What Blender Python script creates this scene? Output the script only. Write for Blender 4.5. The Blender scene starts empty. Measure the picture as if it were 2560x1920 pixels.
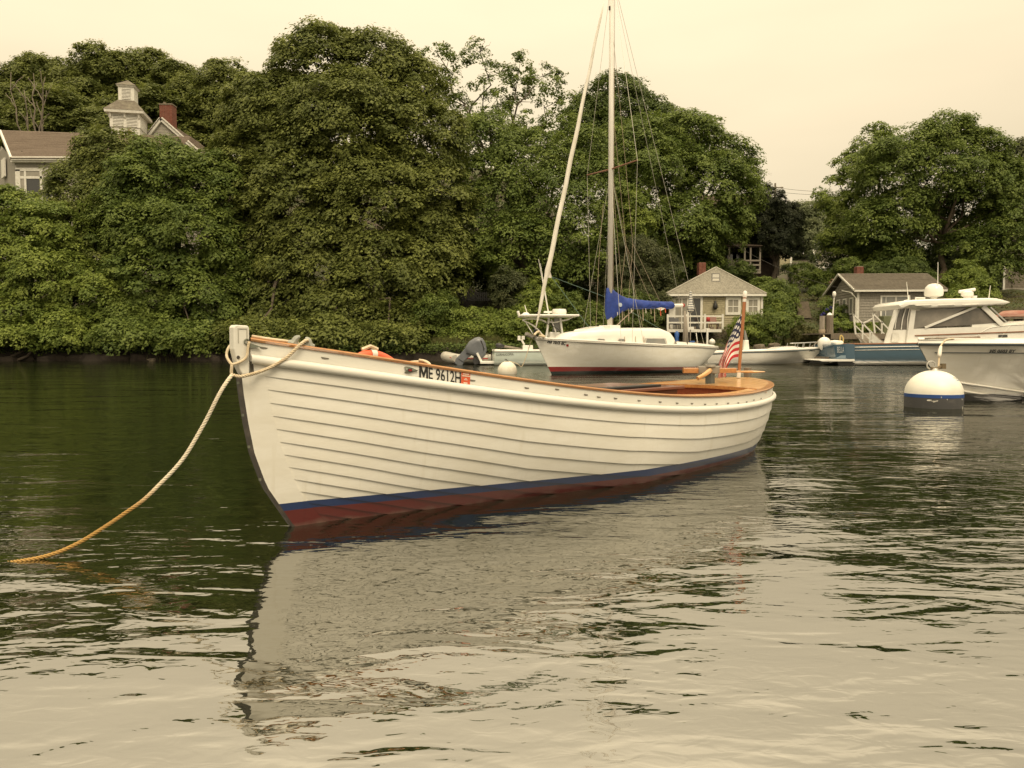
import bpy, math, random
import numpy as np
from mathutils import Vector, Matrix
R = math.radians
rng = np.random.default_rng(7)
random.seed(7)
C = bpy.context.scene.collection
SC = bpy.context.scene

# ------------------------------------------------------------------ camera, sky, sun, exposure
FPX, CAMH, W0, H0 = 1923.0, 0.95, 2560, 1920
PITCH = math.atan(100 / FPX)
cam = bpy.data.cameras.new('camera')
cam.sensor_width = 36.0
cam.lens = 36.0 * FPX / W0
cam.clip_start = 0.05
cam.clip_end = 3000
camo = bpy.data.objects.new('camera', cam)
C.objects.link(camo)
camo.location = (0, 0, CAMH)
camo.rotation_euler = (R(90) - PITCH, 0, 0)
SC.camera = camo

SUN_EL, SUN_AZ = R(50), R(163)      # behind the photographer, a little to the right
world = bpy.data.worlds.new('World')
SC.world = world
world.use_nodes = True
wt = world.node_tree
wt.nodes.clear()
def wn(t, **k):
    n = wt.nodes.new(t)
    for a, b in k.items(): setattr(n, a, b)
    return n
w_out = wn('ShaderNodeOutputWorld'); w_bg = wn('ShaderNodeBackground')
w_sky = wn('ShaderNodeTexSky', sky_type='NISHITA', sun_disc=False, sun_elevation=SUN_EL, sun_rotation=SUN_AZ)
w_tc = wn('ShaderNodeTexCoord'); w_sep = wn('ShaderNodeSeparateXYZ')
wt.links.new(w_tc.outputs['Generated'], w_sep.inputs[0])
w_cl = wn('ShaderNodeMath', operation='MAXIMUM'); w_cl.inputs[1].default_value = 0.0
wt.links.new(w_sep.outputs[2], w_cl.inputs[0])
w_pw = wn('ShaderNodeMath', operation='POWER'); w_pw.inputs[1].default_value = 2.0
wt.links.new(w_cl.outputs[0], w_pw.inputs[0])
w_ma = wn('ShaderNodeMath', operation='MULTIPLY_ADD'); w_ma.inputs[1].default_value = 2.5; w_ma.inputs[2].default_value = 1.0
wt.links.new(w_pw.outputs[0], w_ma.inputs[0])
w_map = wn('ShaderNodeMapping'); w_map.inputs['Scale'].default_value = (1.0, 1.0, 3.5)
wt.links.new(w_tc.outputs['Generated'], w_map.inputs[0])
w_nz = wn('ShaderNodeTexNoise'); w_nz.inputs['Scale'].default_value = 2.2; w_nz.inputs['Detail'].default_value = 4; w_nz.inputs['Roughness'].default_value = .45
wt.links.new(w_map.outputs[0], w_nz.inputs[0])
w_cr = wn('ShaderNodeMapRange'); w_cr.inputs[1].default_value = .3; w_cr.inputs[2].default_value = .7
w_cr.inputs[3].default_value = .90; w_cr.inputs[4].default_value = 1.04
wt.links.new(w_nz.outputs[0], w_cr.inputs[0])
w_mm = wn('ShaderNodeMath', operation='MULTIPLY')
wt.links.new(w_ma.outputs[0], w_mm.inputs[0]); wt.links.new(w_cr.outputs[0], w_mm.inputs[1])
w_vs = wn('ShaderNodeVectorMath', operation='SCALE')
w_vs.inputs[0].default_value = (7.7, 6.44, 4.36)
wt.links.new(w_mm.outputs[0], w_vs.inputs['Scale'])
w_mx = wn('ShaderNodeMix', data_type='RGBA'); w_mx.inputs[0].default_value = .97
wt.links.new(w_sky.outputs[0], w_mx.inputs[6]); wt.links.new(w_vs.outputs[0], w_mx.inputs[7])
wt.links.new(w_mx.outputs[2], w_bg.inputs[0]); w_bg.inputs[1].default_value = 0.09
wt.links.new(w_bg.outputs[0], w_out.inputs[0])

sl = bpy.data.lights.new('sun', 'SUN')
sl.energy = 1.5; sl.angle = R(25); sl.color = (1, .84, .60)
so = bpy.data.objects.new('sun', sl)
C.objects.link(so)
sd = Vector((math.sin(SUN_AZ) * math.cos(SUN_EL), math.cos(SUN_AZ) * math.cos(SUN_EL), math.sin(SUN_EL)))
so.rotation_euler = sd.to_track_quat('Z', 'Y').to_euler()
vs = SC.view_settings
vs.view_transform = 'Standard'; vs.look = 'None'; vs.gamma = 1; vs.exposure = 0.36; vs.use_curve_mapping = False
SC.cycles.max_bounces = 8
SC.cycles.diffuse_bounces = 4
SC.cycles.glossy_bounces = 4
SC.cycles.transparent_max_bounces = 8
SC.cycles.caustics_reflective = False
SC.cycles.caustics_refractive = False

# ------------------------------------------------------------------ measuring helpers
_c, _s = math.cos(PITCH), math.sin(PITCH)
def ray(px, py):
    a, b = (px - 1280) / FPX, (960 - py) / FPX
    return np.array([a, _c + b * _s, -_s + b * _c])
def at(px, py, Y):                      # the point seen at a photo pixel, at distance Y
    d = ray(px, py); return d * (Y / d[1]) + np.array([0, 0, CAMH])
def on_z(px, py, z=0.0):                # the same, on a level plane
    d = ray(px, py); return d * ((z - CAMH) / d[2]) + np.array([0, 0, CAMH])
class Frame:                            # local axes of a boat or a building: x along, -y towards us
    def __init__(s, o, deg):
        t = R(deg); s.o = np.array(o, float); s.deg = deg
        s.u = np.array([math.cos(t), math.sin(t), 0]); s.v = np.array([math.sin(t), -math.cos(t), 0])
    def loc(s, px, py, off=0.0):        # local point at side offset off (towards us)
        d = ray(px, py); o = np.array([0, 0, CAMH])
        t = ((s.o + off * s.v - o) @ s.v) / (d @ s.v); P = o + t * d - s.o
        return np.array([P @ s.u, -off, P[2]])
    def end(s, px, py, x=0.0):          # local point on the cross plane at x along
        d = ray(px, py); o = np.array([0, 0, CAMH])
        t = ((s.o + x * s.u - o) @ s.u) / (d @ s.u); P = o + t * d - s.o
        return np.array([x, -(P @ s.v), P[2]])

# ------------------------------------------------------------------ mesh helpers
class MB:
    def __init__(s): s.V = []; s.F = []; s.n = 0; s.mi = []; s.cur = 0
    def add(s, v, f):
        v = np.asarray(v, float).reshape(-1, 3)
        s.V.append(v); s.F += [tuple(i + s.n for i in q) for q in f]; s.mi += [s.cur] * len(f); s.n += len(v); return s
    def box(s, c, d, rz=0, tilt=None):
        hx, hy, hz = np.array(d) / 2.
        v = np.array([[x, y, z] for z in (-hz, hz) for y in (-hy, hy) for x in (-hx, hx)])
        if tilt is not None: v = v @ np.array(tilt.to_3x3()).T
        if rz: 
            a, b = math.cos(rz), math.sin(rz); v = v @ np.array([[a, b, 0], [-b, a, 0], [0, 0, 1]])
        return s.add(v + np.array(c), [(0, 2, 3, 1), (4, 5, 7, 6), (0, 1, 5, 4), (2, 6, 7, 3), (0, 4, 6, 2), (1, 3, 7, 5)])
    def bx(s, a, b):
        a, b = np.minimum(a, b), np.maximum(a, b); return s.box((a + b) / 2, b - a)
    def bar(s, a, b, w, t=None):        # square bar between two points
        a, b = np.array(a, float), np.array(b, float); t = t or w
        d = Vector(b - a); q = d.to_track_quat('X', 'Z').to_matrix()
        return s.box((a + b) / 2, (d.length, w, t), tilt=q.to_4x4())
    def tube(s, P, r, n=8, cap=True):
        P = np.asarray(P, float); m = len(P); r = np.broadcast_to(np.asarray(r, float), (m,))
        T = np.gradient(P, axis=0); T /= np.linalg.norm(T, axis=1)[:, None] + 1e-12
        ref = np.array([0, 0, 1.]) if abs(T[0][2]) < .9 else np.array([1., 0, 0])
        A = np.cross(T[0], ref); A /= np.linalg.norm(A); L = []
        for i in range(m):
            A = A - T[i] * (A @ T[i]); A /= np.linalg.norm(A) + 1e-12; B = np.cross(T[i], A)
            th = np.arange(n) * 2 * math.pi / n
            L.append(P[i] + r[i] * (np.cos(th)[:, None] * A + np.sin(th)[:, None] * B))
        f = [(i * n + j, i * n + (j + 1) % n, (i + 1) * n + (j + 1) % n, (i + 1) * n + j) for i in range(m - 1) for j in range(n)]
        if cap: f += [tuple(range(n))[::-1], tuple((m - 1) * n + j for j in range(n))]
        return s.add(np.vstack(L), f)
    def lathe(s, prof, n=24, c=(0, 0, 0)):
        prof = np.array(prof, float); th = np.arange(n) * 2 * math.pi / n; m = len(prof)
        v = np.stack([np.outer(prof[:, 0], np.cos(th)), np.outer(prof[:, 0], np.sin(th)), np.repeat(prof[:, 1:2], n, 1)], -1).reshape(-1, 3)
        f = [(i * n + j, i * n + (j + 1) % n, (i + 1) * n + (j + 1) % n, (i + 1) * n + j) for i in range(m - 1) for j in range(n)]
        return s.add(v + np.array(c), f)
    def grid(s, G, flip=False, closed=False):
        G = np.asarray(G, float); a, b = G.shape[:2]
        f = [(i * b + j, i * b + (j + 1) % b, (i + 1) * b + (j + 1) % b, (i + 1) * b + j) for i in range(a - 1) for j in range(b if closed else b - 1)]
        if flip: f = [q[::-1] for q in f]
        return s.add(G.reshape(-1, 3), f)
    def prism(s, poly, off):            # polygon (points in 3D) swept by an offset
        p = np.array(poly, float); n = len(p)
        return s.add(np.vstack([p, p + np.array(off)]), [tuple(range(n))[::-1], tuple(range(n, 2 * n))] + [(i, (i + 1) % n, n + (i + 1) % n, n + i) for i in range(n)])
    def mesh(s, name, mats, smooth=False):
        me = bpy.data.meshes.new(name); me.from_pydata(np.vstack(s.V).tolist(), [], s.F)
        for m in (mats if isinstance(mats, (list, tuple)) else [mats]): me.materials.append(m)
        if any(s.mi): me.polygons.foreach_set('material_index', s.mi)
        if smooth: 
            me.polygons.foreach_set('use_smooth', [True] * len(me.polygons))
            if smooth is not True: me.set_sharp_from_angle(angle=R(smooth))
        me.update(); return me
    def build(s, name, mats, parent=None, smooth=False, bevel=0):
        o = bpy.data.objects.new(name, s.mesh(name, mats, smooth)); C.objects.link(o)
        if parent is not None: o.parent = parent
        if bevel:
            b = o.modifiers.new('bevel', 'BEVEL'); b.width = bevel; b.segments = 2; b.limit_method = 'ANGLE'; b.angle_limit = R(40)
        return o
def tag(o, label=None, cat=None, group=None, kind=None):
    if label: o['label'] = label
    if cat: o['category'] = cat
    if group: o['group'] = group
    if kind: o['kind'] = kind
    return o
def thing(name, label, cat, loc=(0, 0, 0), deg=0, group=None):
    o = bpy.data.objects.new(name, None); C.objects.link(o); o.empty_display_size = .1
    o.location = loc; o.rotation_euler = (0, 0, R(deg)); return tag(o, label, cat, group)
def inst(name, me, parent, loc=(0, 0, 0), rz=0):
    o = bpy.data.objects.new(name, me); C.objects.link(o); o.parent = parent; o.location = loc; o.rotation_euler = (0, 0, rz); return o
def smooth_path(P, n):
    P = np.asarray(P, float); d = np.r_[0, np.cumsum(np.linalg.norm(np.diff(P, axis=0), axis=1))]
    m = np.gradient(P, d, axis=0, edge_order=1); t = np.linspace(0, d[-1], n); i = np.clip(np.searchsorted(d, t, 'right') - 1, 0, len(P) - 2)
    h = (d[i + 1] - d[i])[:, None]; x = ((t - d[i])[:, None]) / h
    return (2 * x**3 - 3 * x**2 + 1) * P[i] + (x**3 - 2 * x**2 + x) * h * m[i] + (-2 * x**3 + 3 * x**2) * P[i + 1] + (x**3 - x**2) * h * m[i + 1]
def rope_mb(P, r, pitch, n=None, mb=None):   # three-strand laid rope
    mb = mb or MB(); L = np.linalg.norm(np.diff(P, axis=0), axis=1).sum(); n = n or max(12, int(L / pitch * 9))
    P = smooth_path(P, n); T = np.gradient(P, axis=0); T /= np.linalg.norm(T, axis=1)[:, None]
    A = np.cross(T, [.31, .2, 1.]); A /= np.linalg.norm(A, axis=1)[:, None]; B = np.cross(T, A)
    ph = np.linspace(0, L / pitch * 2 * math.pi, n)
    for k in range(3):
        a = ph + k * 2.0944
        mb.tube(P + r * .58 * (np.cos(a)[:, None] * A + np.sin(a)[:, None] * B), r * .50, 6)
    return mb
def text_verts(txt, height, width=None, bold=0.012, shear=0):   # flat lettering: verts (x right, z up) and faces
    cu = bpy.data.curves.new('t', 'FONT'); cu.body = txt; cu.offset = bold; cu.shear = shear; cu.resolution_u = 3
    o = bpy.data.objects.new('t', cu); C.objects.link(o)
    dg = bpy.context.evaluated_depsgraph_get(); me = o.evaluated_get(dg).to_mesh()
    v = np.array([q.co[:] for q in me.vertices]); f = [tuple(p.vertices) for p in me.polygons]
    o.evaluated_get(dg).to_mesh_clear(); bpy.data.objects.remove(o); bpy.data.curves.remove(cu)
    v -= v.min(0); ex = v.max(0); v[:, 1] *= height / ex[1]; v[:, 0] *= (width or height / ex[1] * ex[0]) / ex[0]
    return np.stack([v[:, 0], np.zeros(len(v)), v[:, 1]], -1), f

# ------------------------------------------------------------------ materials
MATS = {}
def mat(name, col, rough=.5, metal=0, spec=.5, col2=None, scale=4, detail=5, stretch=(1, 1, 1), lo=.35, hi=.65, bump=0, bscale=None, coat=0, trans=0, alpha=1):
    m = bpy.data.materials.new(name); m.use_nodes = True; nt = m.node_tree; p = nt.nodes['Principled BSDF']
    p.inputs['Base Color'].default_value = (*col, 1); p.inputs['Roughness'].default_value = rough; p.inputs['Metallic'].default_value = metal
    p.inputs['Specular IOR Level'].default_value = spec; p.inputs['Coat Weight'].default_value = coat; p.inputs['Coat Roughness'].default_value = .08
    if trans: p.inputs['Transmission Weight'].default_value = trans
    if col2 is not None or bump:
        tc = nt.nodes.new('ShaderNodeTexCoord'); mp = nt.nodes.new('ShaderNodeMapping'); mp.inputs['Scale'].default_value = stretch
        nt.links.new(tc.outputs['Object'], mp.inputs[0])
    if col2 is not None:
        nz = nt.nodes.new('ShaderNodeTexNoise'); nz.inputs['Scale'].default_value = scale; nz.inputs['Detail'].default_value = detail; nz.inputs['Roughness'].default_value = .6
        mr = nt.nodes.new('ShaderNodeMapRange'); mr.inputs[1].default_value = lo; mr.inputs[2].default_value = hi
        mx = nt.nodes.new('ShaderNodeMix'); mx.data_type = 'RGBA'; mx.inputs[6].default_value = (*col, 1); mx.inputs[7].default_value = (*col2, 1)
        nt.links.new(mp.outputs[0], nz.inputs[0]); nt.links.new(nz.outputs[0], mr.inputs[0]); nt.links.new(mr.outputs[0], mx.inputs[0]); nt.links.new(mx.outputs[2], p.inputs['Base Color'])
    if bump:
        n2 = nt.nodes.new('ShaderNodeTexNoise'); n2.inputs['Scale'].default_value = bscale or scale; n2.inputs['Detail'].default_value = 4
        b = nt.nodes.new('ShaderNodeBump'); b.inputs['Strength'].default_value = 1; b.inputs['Distance'].default_value = bump
        nt.links.new(mp.outputs[0], n2.inputs[0]); nt.links.new(n2.outputs[0], b.inputs['Height']); nt.links.new(b.outputs[0], p.inputs['Normal'])
    MATS[name] = m; return m
def leafmat(name, a, b):
    m = bpy.data.materials.new(name); m.use_nodes = True; nt = m.node_tree; p = nt.nodes['Principled BSDF']
    at_ = nt.nodes.new('ShaderNodeAttribute'); at_.attribute_name = 'tint'
    mx = nt.nodes.new('ShaderNodeMix'); mx.data_type = 'RGBA'; mx.inputs[6].default_value = (*a, 1); mx.inputs[7].default_value = (*b, 1)
    nt.links.new(at_.outputs['Fac'], mx.inputs[0]); nt.links.new(mx.outputs[2], p.inputs['Base Color'])
    p.inputs['Roughness'].default_value = .55; p.inputs['Specular IOR Level'].default_value = .25
    tr = nt.nodes.new('ShaderNodeBsdfTranslucent'); nt.links.new(mx.outputs[2], tr.inputs[0])
    ms = nt.nodes.new('ShaderNodeMixShader'); ms.inputs[0].default_value = .36
    nt.links.new(p.outputs[0], ms.inputs[1]); nt.links.new(tr.outputs[0], ms.inputs[2]); nt.links.new(ms.outputs[0], nt.nodes['Material Output'].inputs[0])
    return m
def band_mat(name, bands, rough=.35, col2=None, coat=0.0, dirt=None):
    """painted hull: bands [(z_upper, colour, slope)...] from the bottom up; slope tilts a line along x"""
    m = bpy.data.materials.new(name); m.use_nodes = True; nt = m.node_tree; p = nt.nodes['Principled BSDF']; N = nt.nodes.new; Lk = nt.links.new
    p.inputs['Roughness'].default_value = rough; p.inputs['Coat Weight'].default_value = coat; p.inputs['Coat Roughness'].default_value = .1
    tc = N('ShaderNodeTexCoord'); sp = N('ShaderNodeSeparateXYZ'); Lk(tc.outputs['Object'], sp.inputs[0])
    nz = N('ShaderNodeTexNoise'); nz.inputs['Scale'].default_value = 3; nz.inputs['Detail'].default_value = 7; nz.inputs['Roughness'].default_value = .65
    mp = N('ShaderNodeMapping'); mp.inputs['Scale'].default_value = (.6, 1, 2.2); Lk(tc.outputs['Object'], mp.inputs[0]); Lk(mp.outputs[0], nz.inputs[0])
    mr = N('ShaderNodeMapRange'); mr.inputs[1].default_value = .4; mr.inputs[2].default_value = .75; Lk(nz.outputs[0], mr.inputs[0])
    n2 = N('ShaderNodeTexNoise'); n2.inputs['Scale'].default_value = 5; n2.inputs['Detail'].default_value = 4; mp2 = N('ShaderNodeMapping'); mp2.inputs['Scale'].default_value = (5, 1, .35); Lk(tc.outputs['Object'], mp2.inputs[0]); Lk(mp2.outputs[0], n2.inputs[0])
    mr2 = N('ShaderNodeMapRange'); mr2.inputs[1].default_value = .52; mr2.inputs[2].default_value = .80; mr2.inputs[4].default_value = .9; Lk(n2.outputs[0], mr2.inputs[0]); mm = N('ShaderNodeMath'); mm.operation = 'MAXIMUM'; Lk(mr.outputs[0], mm.inputs[0]); Lk(mr2.outputs[0], mm.inputs[1]); mr = mm
    cur = None
    for i, (zu, col, slope) in enumerate(bands):
        mx = N('ShaderNodeMix'); mx.data_type = 'RGBA'; mx.inputs[6].default_value = (*col, 1); mx.inputs[7].default_value = (*[k * q for k, q in zip(col, (.87, .85, .80))], 1); Lk(mr.outputs[0], mx.inputs[0])
        if cur is None: cur = mx.outputs[2]
        else:
            gt = N('ShaderNodeMath'); gt.operation = 'GREATER_THAN'; gt.inputs[1].default_value = prev[0]; ma = N('ShaderNodeMath'); ma.operation = 'MULTIPLY_ADD'; ma.inputs[1].default_value = prev[1]; Lk(sp.outputs[0], ma.inputs[0]); Lk(sp.outputs[2], ma.inputs[2]); Lk(ma.outputs[0], gt.inputs[0])
            m2 = N('ShaderNodeMix'); m2.data_type = 'RGBA'; Lk(gt.outputs[0], m2.inputs[0]); Lk(cur, m2.inputs[6]); Lk(mx.outputs[2], m2.inputs[7]); cur = m2.outputs[2]
        prev = (zu, slope)
    if dirt:                            # scum above the water: a soft stained band with ragged edge
        zmax, dc = dirt
        n3 = N('ShaderNodeTexNoise'); n3.inputs['Scale'].default_value = 9; n3.inputs['Detail'].default_value = 6; Lk(tc.outputs['Object'], n3.inputs[0])
        a1 = N('ShaderNodeMath'); a1.operation = 'MULTIPLY_ADD'; a1.inputs[1].default_value = zmax * 1.6; Lk(n3.outputs[0], a1.inputs[0]); a1.inputs[2].default_value = -zmax * .45
        a2 = N('ShaderNodeMapRange'); a2.inputs[1].default_value = 0; a2.inputs[2].default_value = .05; a2.inputs[3].default_value = 0; a2.inputs[4].default_value = .55
        a3 = N('ShaderNodeMath'); a3.operation = 'SUBTRACT'; Lk(a1.outputs[0], a3.inputs[0]); Lk(sp.outputs[2], a3.inputs[1]); Lk(a3.outputs[0], a2.inputs[0])
        m3 = N('ShaderNodeMix'); m3.data_type = 'RGBA'; Lk(a2.outputs[0], m3.inputs[0]); Lk(cur, m3.inputs[6]); m3.inputs[7].default_value = (*dc, 1); cur = m3.outputs[2]
    Lk(cur, p.inputs['Base Color'])
    b = N('ShaderNodeBump'); b.inputs['Distance'].default_value = .004; b.inputs['Strength'].default_value = .6; Lk(nz.outputs[0], b.inputs['Height']); Lk(b.outputs[0], p.inputs['Normal'])
    return m
WHITE = mat('white_paint', (.80, .79, .74), .4, col2=(.70, .68, .62), scale=5, bump=.001, bscale=30)
GEL = mat('gelcoat', (.80, .79, .74), .22, col2=(.74, .72, .67), scale=2)
TRIM = mat('white_trim', (.72, .71, .66), .55, col2=(.60, .58, .52), scale=6)
VARN = mat('varnished_wood', (.50, .24, .075), .28, col2=(.36, .15, .045), scale=7, stretch=(.5, 7, 7), coat=.5)
VARND = mat('varnished_deck', (.60, .36, .14), .3, col2=(.50, .27, .095), scale=6, stretch=(.5, 8, 4), coat=.4)
MAHOG = mat('mahogany', (.20, .06, .025), .3, col2=(.12, .035, .018), scale=6, stretch=(.5, 8, 8), coat=.5)
REDWOOD = mat('red_brown_wood', (.36, .11, .045), .35, col2=(.27, .075, .03), scale=6, stretch=(.6, 6, 6), coat=.3)
BRONZE = mat('weathered_bronze', (.20, .20, .16), .5, metal=.5, col2=(.13, .15, .12), scale=20)
STEEL = mat('steel', (.55, .55, .53), .3, metal=.9)
ALU = mat('anodised_mast', (.74, .71, .66), .45, col2=(.62, .59, .54), scale=3, stretch=(3, 3, .3))
BLACK = mat('black_rubber', (.012, .012, .012), .5)
INK = mat('black_lettering', (.008, .009, .008), .45)
IRON = mat('dark_stem_band', (.035, .030, .026), .6, col2=(.10, .085, .07), scale=14, lo=.5, hi=.75)
ORANGE = mat('orange_plastic', (.75, .13, .045), .45, col2=(.6, .1, .04))
STICK = mat('orange_sticker', (.62, .10, .035), .5)
PRINT = mat('pale_print', (.75, .62, .5), .5)
ROPEW = mat('cream_rope', (.70, .60, .44), .85, col2=(.52, .42, .28), scale=25)
ROPET = mat('tan_line', (.36, .29, .21), .85)
BLUECL = mat('blue_canvas', (.020, .055, .30), .75, col2=(.014, .036, .20), scale=3.5, bump=.02, bscale=7)
SAILW = mat('furled_sailcloth', (.76, .73, .66), .7, col2=(.62, .58, .50), scale=3, stretch=(2, 2, .6), bump=.01, bscale=9)
WIRE = mat('stainless_wire', (.50, .48, .42), .4, metal=.6)
GREENL = mat('green_line', (.10, .17, .14), .7)
GLASS = mat('dark_glazing', (.035, .037, .038), .06, spec=.8)
GLASSL = mat('pale_glazing', (.16, .17, .165), .08, spec=.8, col2=(.24, .23, .21), scale=1.2)
CURT = mat('curtained_glazing', (.30, .28, .23), .12, spec=.6, col2=(.22, .21, .18), scale=3, stretch=(6, 6, .3))
GREYCOWL = mat('grey_cowling', (.14, .15, .17), .32, col2=(.11, .12, .135), scale=3)
CARBON = mat('dark_grey_plastic', (.03, .03, .032), .45)
PVC = mat('grey_inflatable', (.46, .44, .39), .6, col2=(.36, .34, .29), scale=4)
SHING = mat('weathered_shingle', (.20, .185, .16), .9, col2=(.34, .32, .28), scale=5, stretch=(4, 4, .8), lo=.3, hi=.7)
SHINGP = mat('pale_shingle', (.35, .33, .275), .9, col2=(.235, .22, .185), scale=2.2, stretch=(3, 3, .35), lo=.35, hi=.7)
SHINGY = mat('yellowed_shingle', (.42, .38, .25), .9, col2=(.30, .27, .18), scale=7)
ROOFG = mat('grey_roofing', (.155, .135, .105), .95, col2=(.11, .095, .075), scale=2.5, stretch=(3, 1, 1), bump=.01, bscale=30)
ROOFB = mat('brown_roofing', (.135, .10, .075), .95, col2=(.20, .16, .125), scale=9, bump=.02, bscale=18)
ROOFM = mat('mossy_roofing', (.125, .105, .085), .95, col2=(.21, .19, .145), scale=3)
DARKW = mat('dark_house_shingle', (.075, .055, .042), .9, col2=(.05, .036, .03), scale=4)
BRICK = mat('brick_red', (.21, .085, .058), .9, col2=(.155, .062, .045), scale=14)
BRICKB = mat('brick_dark', (.20, .065, .042), .9, col2=(.13, .05, .035), scale=14)
MORTAR = mat('mortar', (.25, .21, .17), .95)
CLAP = mat('grey_clapboard', (.36, .34, .29), .8, col2=(.30, .28, .24), scale=3)
GREYW = mat('weathered_timber', (.22, .185, .14), .9, col2=(.13, .105, .08), scale=5, stretch=(4, 4, .5), bump=.01, bscale=12)
GREYP = mat('grey_driftwood', (.34, .30, .25), .9, col2=(.22, .19, .155), scale=5, stretch=(5, 5, .4), bump=.01, bscale=9)
STONE = mat('granite', (.20, .165, .12), .9, col2=(.12, .10, .075), scale=6, bump=.02, bscale=8)
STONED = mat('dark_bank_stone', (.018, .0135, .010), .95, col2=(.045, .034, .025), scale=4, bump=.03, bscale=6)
BARK = mat('bark', (.085, .065, .048), .95, col2=(.14, .115, .09), scale=6, stretch=(3, 3, .6), bump=.03, bscale=8)
BARKP = mat('pale_dead_wood', (.21, .18, .14), .95, col2=(.15, .125, .10), scale=5)
BLUE = mat('blue_plastic', (.03, .10, .33), .5)
RED = mat('red_cloth', (.35, .03, .025), .7)
TEAK = mat('teak_trim', (.25, .11, .055), .5, col2=(.18, .08, .04))
DIM = mat('dark_interior', (.02, .019, .017), .8)

# ------------------------------------------------------------------ the setting: water and land
def sstep(a, b, x):
    t = np.clip((x - a) / (b - a), 0, 1); return t * t * (3 - 2 * t)
def shore(x): return 42.6 + 1.2 * sstep(0, 14, x) + .35 * np.sin(x * .9) + .2 * np.sin(x * 2.3 + 1)
def land(x, y):
    x = np.asarray(x, float); y = np.asarray(y, float); t = y - shore(x)
    left = .75 + .30 * np.clip(t - .8, 0, 22) + .50 * np.clip(t - 22.8, 0, 30) + .12 * np.clip(t - 52, 0, 200)
    right = .75 + .05 * np.clip(t, 0, 2) + .42 * np.clip(t - 2, 0, 7) + .17 * np.clip(t - 9, 0, 60)
    w = sstep(-2, 14, x); z = left * (1 - w) + right * w
    z = z * (.62 * sstep(-.05, .22, t) + .38 * sstep(.15, .9, t)) - .5 * (1 - sstep(-.8, .2, t))
    return z + .06 * np.sin(x * 1.7 + y) * sstep(.5, 3, t)
xs = np.r_[np.linspace(-420, -45, 26)[:-1], np.linspace(-45, 50, 300), np.linspace(50, 420, 26)[1:]]
ys = np.r_[np.linspace(39.5, 47, 60)[:-1], np.linspace(47, 130, 90)[:-1], np.linspace(130, 700, 20)]
GX, GY = np.meshgrid(xs, ys); GZ = land(GX, GY)
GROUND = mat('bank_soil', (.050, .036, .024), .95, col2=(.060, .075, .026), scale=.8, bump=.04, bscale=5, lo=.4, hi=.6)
nt = GROUND.node_tree; p = nt.nodes['Principled BSDF']; old = p.inputs['Base Color'].links[0].from_socket      # wet dark mud up to the tide line, undercut shade painted into its colour
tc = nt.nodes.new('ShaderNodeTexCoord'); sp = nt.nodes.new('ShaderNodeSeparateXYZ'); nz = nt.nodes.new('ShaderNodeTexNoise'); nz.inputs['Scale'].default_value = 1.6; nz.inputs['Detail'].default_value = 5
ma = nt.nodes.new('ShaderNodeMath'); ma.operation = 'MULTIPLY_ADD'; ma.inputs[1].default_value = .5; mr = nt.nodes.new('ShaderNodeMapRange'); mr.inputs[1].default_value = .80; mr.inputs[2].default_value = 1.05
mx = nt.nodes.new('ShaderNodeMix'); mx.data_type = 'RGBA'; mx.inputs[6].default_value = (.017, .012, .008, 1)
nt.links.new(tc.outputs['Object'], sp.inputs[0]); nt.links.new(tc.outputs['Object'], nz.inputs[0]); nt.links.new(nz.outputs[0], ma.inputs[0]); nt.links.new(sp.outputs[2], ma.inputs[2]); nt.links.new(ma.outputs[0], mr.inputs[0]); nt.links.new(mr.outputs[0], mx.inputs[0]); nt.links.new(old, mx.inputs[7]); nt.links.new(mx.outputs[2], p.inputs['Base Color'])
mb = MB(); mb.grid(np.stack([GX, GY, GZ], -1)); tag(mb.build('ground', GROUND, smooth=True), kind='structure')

m = bpy.data.materials.new('harbour_water'); m.use_nodes = True; nt = m.node_tree; nt.nodes.clear(); N = nt.nodes.new; Lk = nt.links.new
tc = N('ShaderNodeTexCoord')
def wave(scale, sx, sy, rot, det=2.0, dist=0.6, rough=.5):
    mp = N('ShaderNodeMapping'); mp.inputs['Scale'].default_value = (sx, sy, 1); mp.inputs['Rotation'].default_value = (0, 0, R(rot))
    nz = N('ShaderNodeTexNoise'); nz.inputs['Scale'].default_value = scale; nz.inputs['Detail'].default_value = det
    nz.inputs['Distortion'].default_value = dist; nz.inputs['Roughness'].default_value = rough
    Lk(tc.outputs['Object'], mp.inputs[0]); Lk(mp.outputs[0], nz.inputs[0]); return nz.outputs[0]
def mul(a, k):
    q = N('ShaderNodeMath'); q.operation = 'MULTIPLY'; Lk(a, q.inputs[0])
    if isinstance(k, float): q.inputs[1].default_value = k
    else: Lk(k, q.inputs[1])
    return q.outputs[0]
def add(a, b):
    q = N('ShaderNodeMath'); q.operation = 'ADD'; Lk(a, q.inputs[0]); Lk(b, q.inputs[1]); return q.outputs[0]
def rng_(a, lo, hi, o0, o1):
    q = N('ShaderNodeMapRange'); q.interpolation_type = 'SMOOTHSTEP'
    for i, k in enumerate((lo, hi, o0, o1)): q.inputs[i + 1].default_value = k
    Lk(a, q.inputs[0]); return q.outputs[0]
swell = mul(wave(1.15, .36, 1.0, 8, 1.0, .5), .0285)
gust = rng_(wave(.30, .7, 1.2, 20, 2.0, .5), .38, .66, .30, 1.0)
rip = mul(mul(wave(4.3, .5, 1.15, -6, 2.0, .7), .0138), rng_(gust, .3, 1.0, .62, 1.0))
fine = mul(mul(wave(17, .65, 1.2, 4, 2.0, .6), .0032), gust)
hgt = add(add(swell, rip), fine)
bp = N('ShaderNodeBump'); bp.inputs['Distance'].default_value = 1; bp.inputs['Strength'].default_value = 1; Lk(hgt, bp.inputs['Height'])
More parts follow.
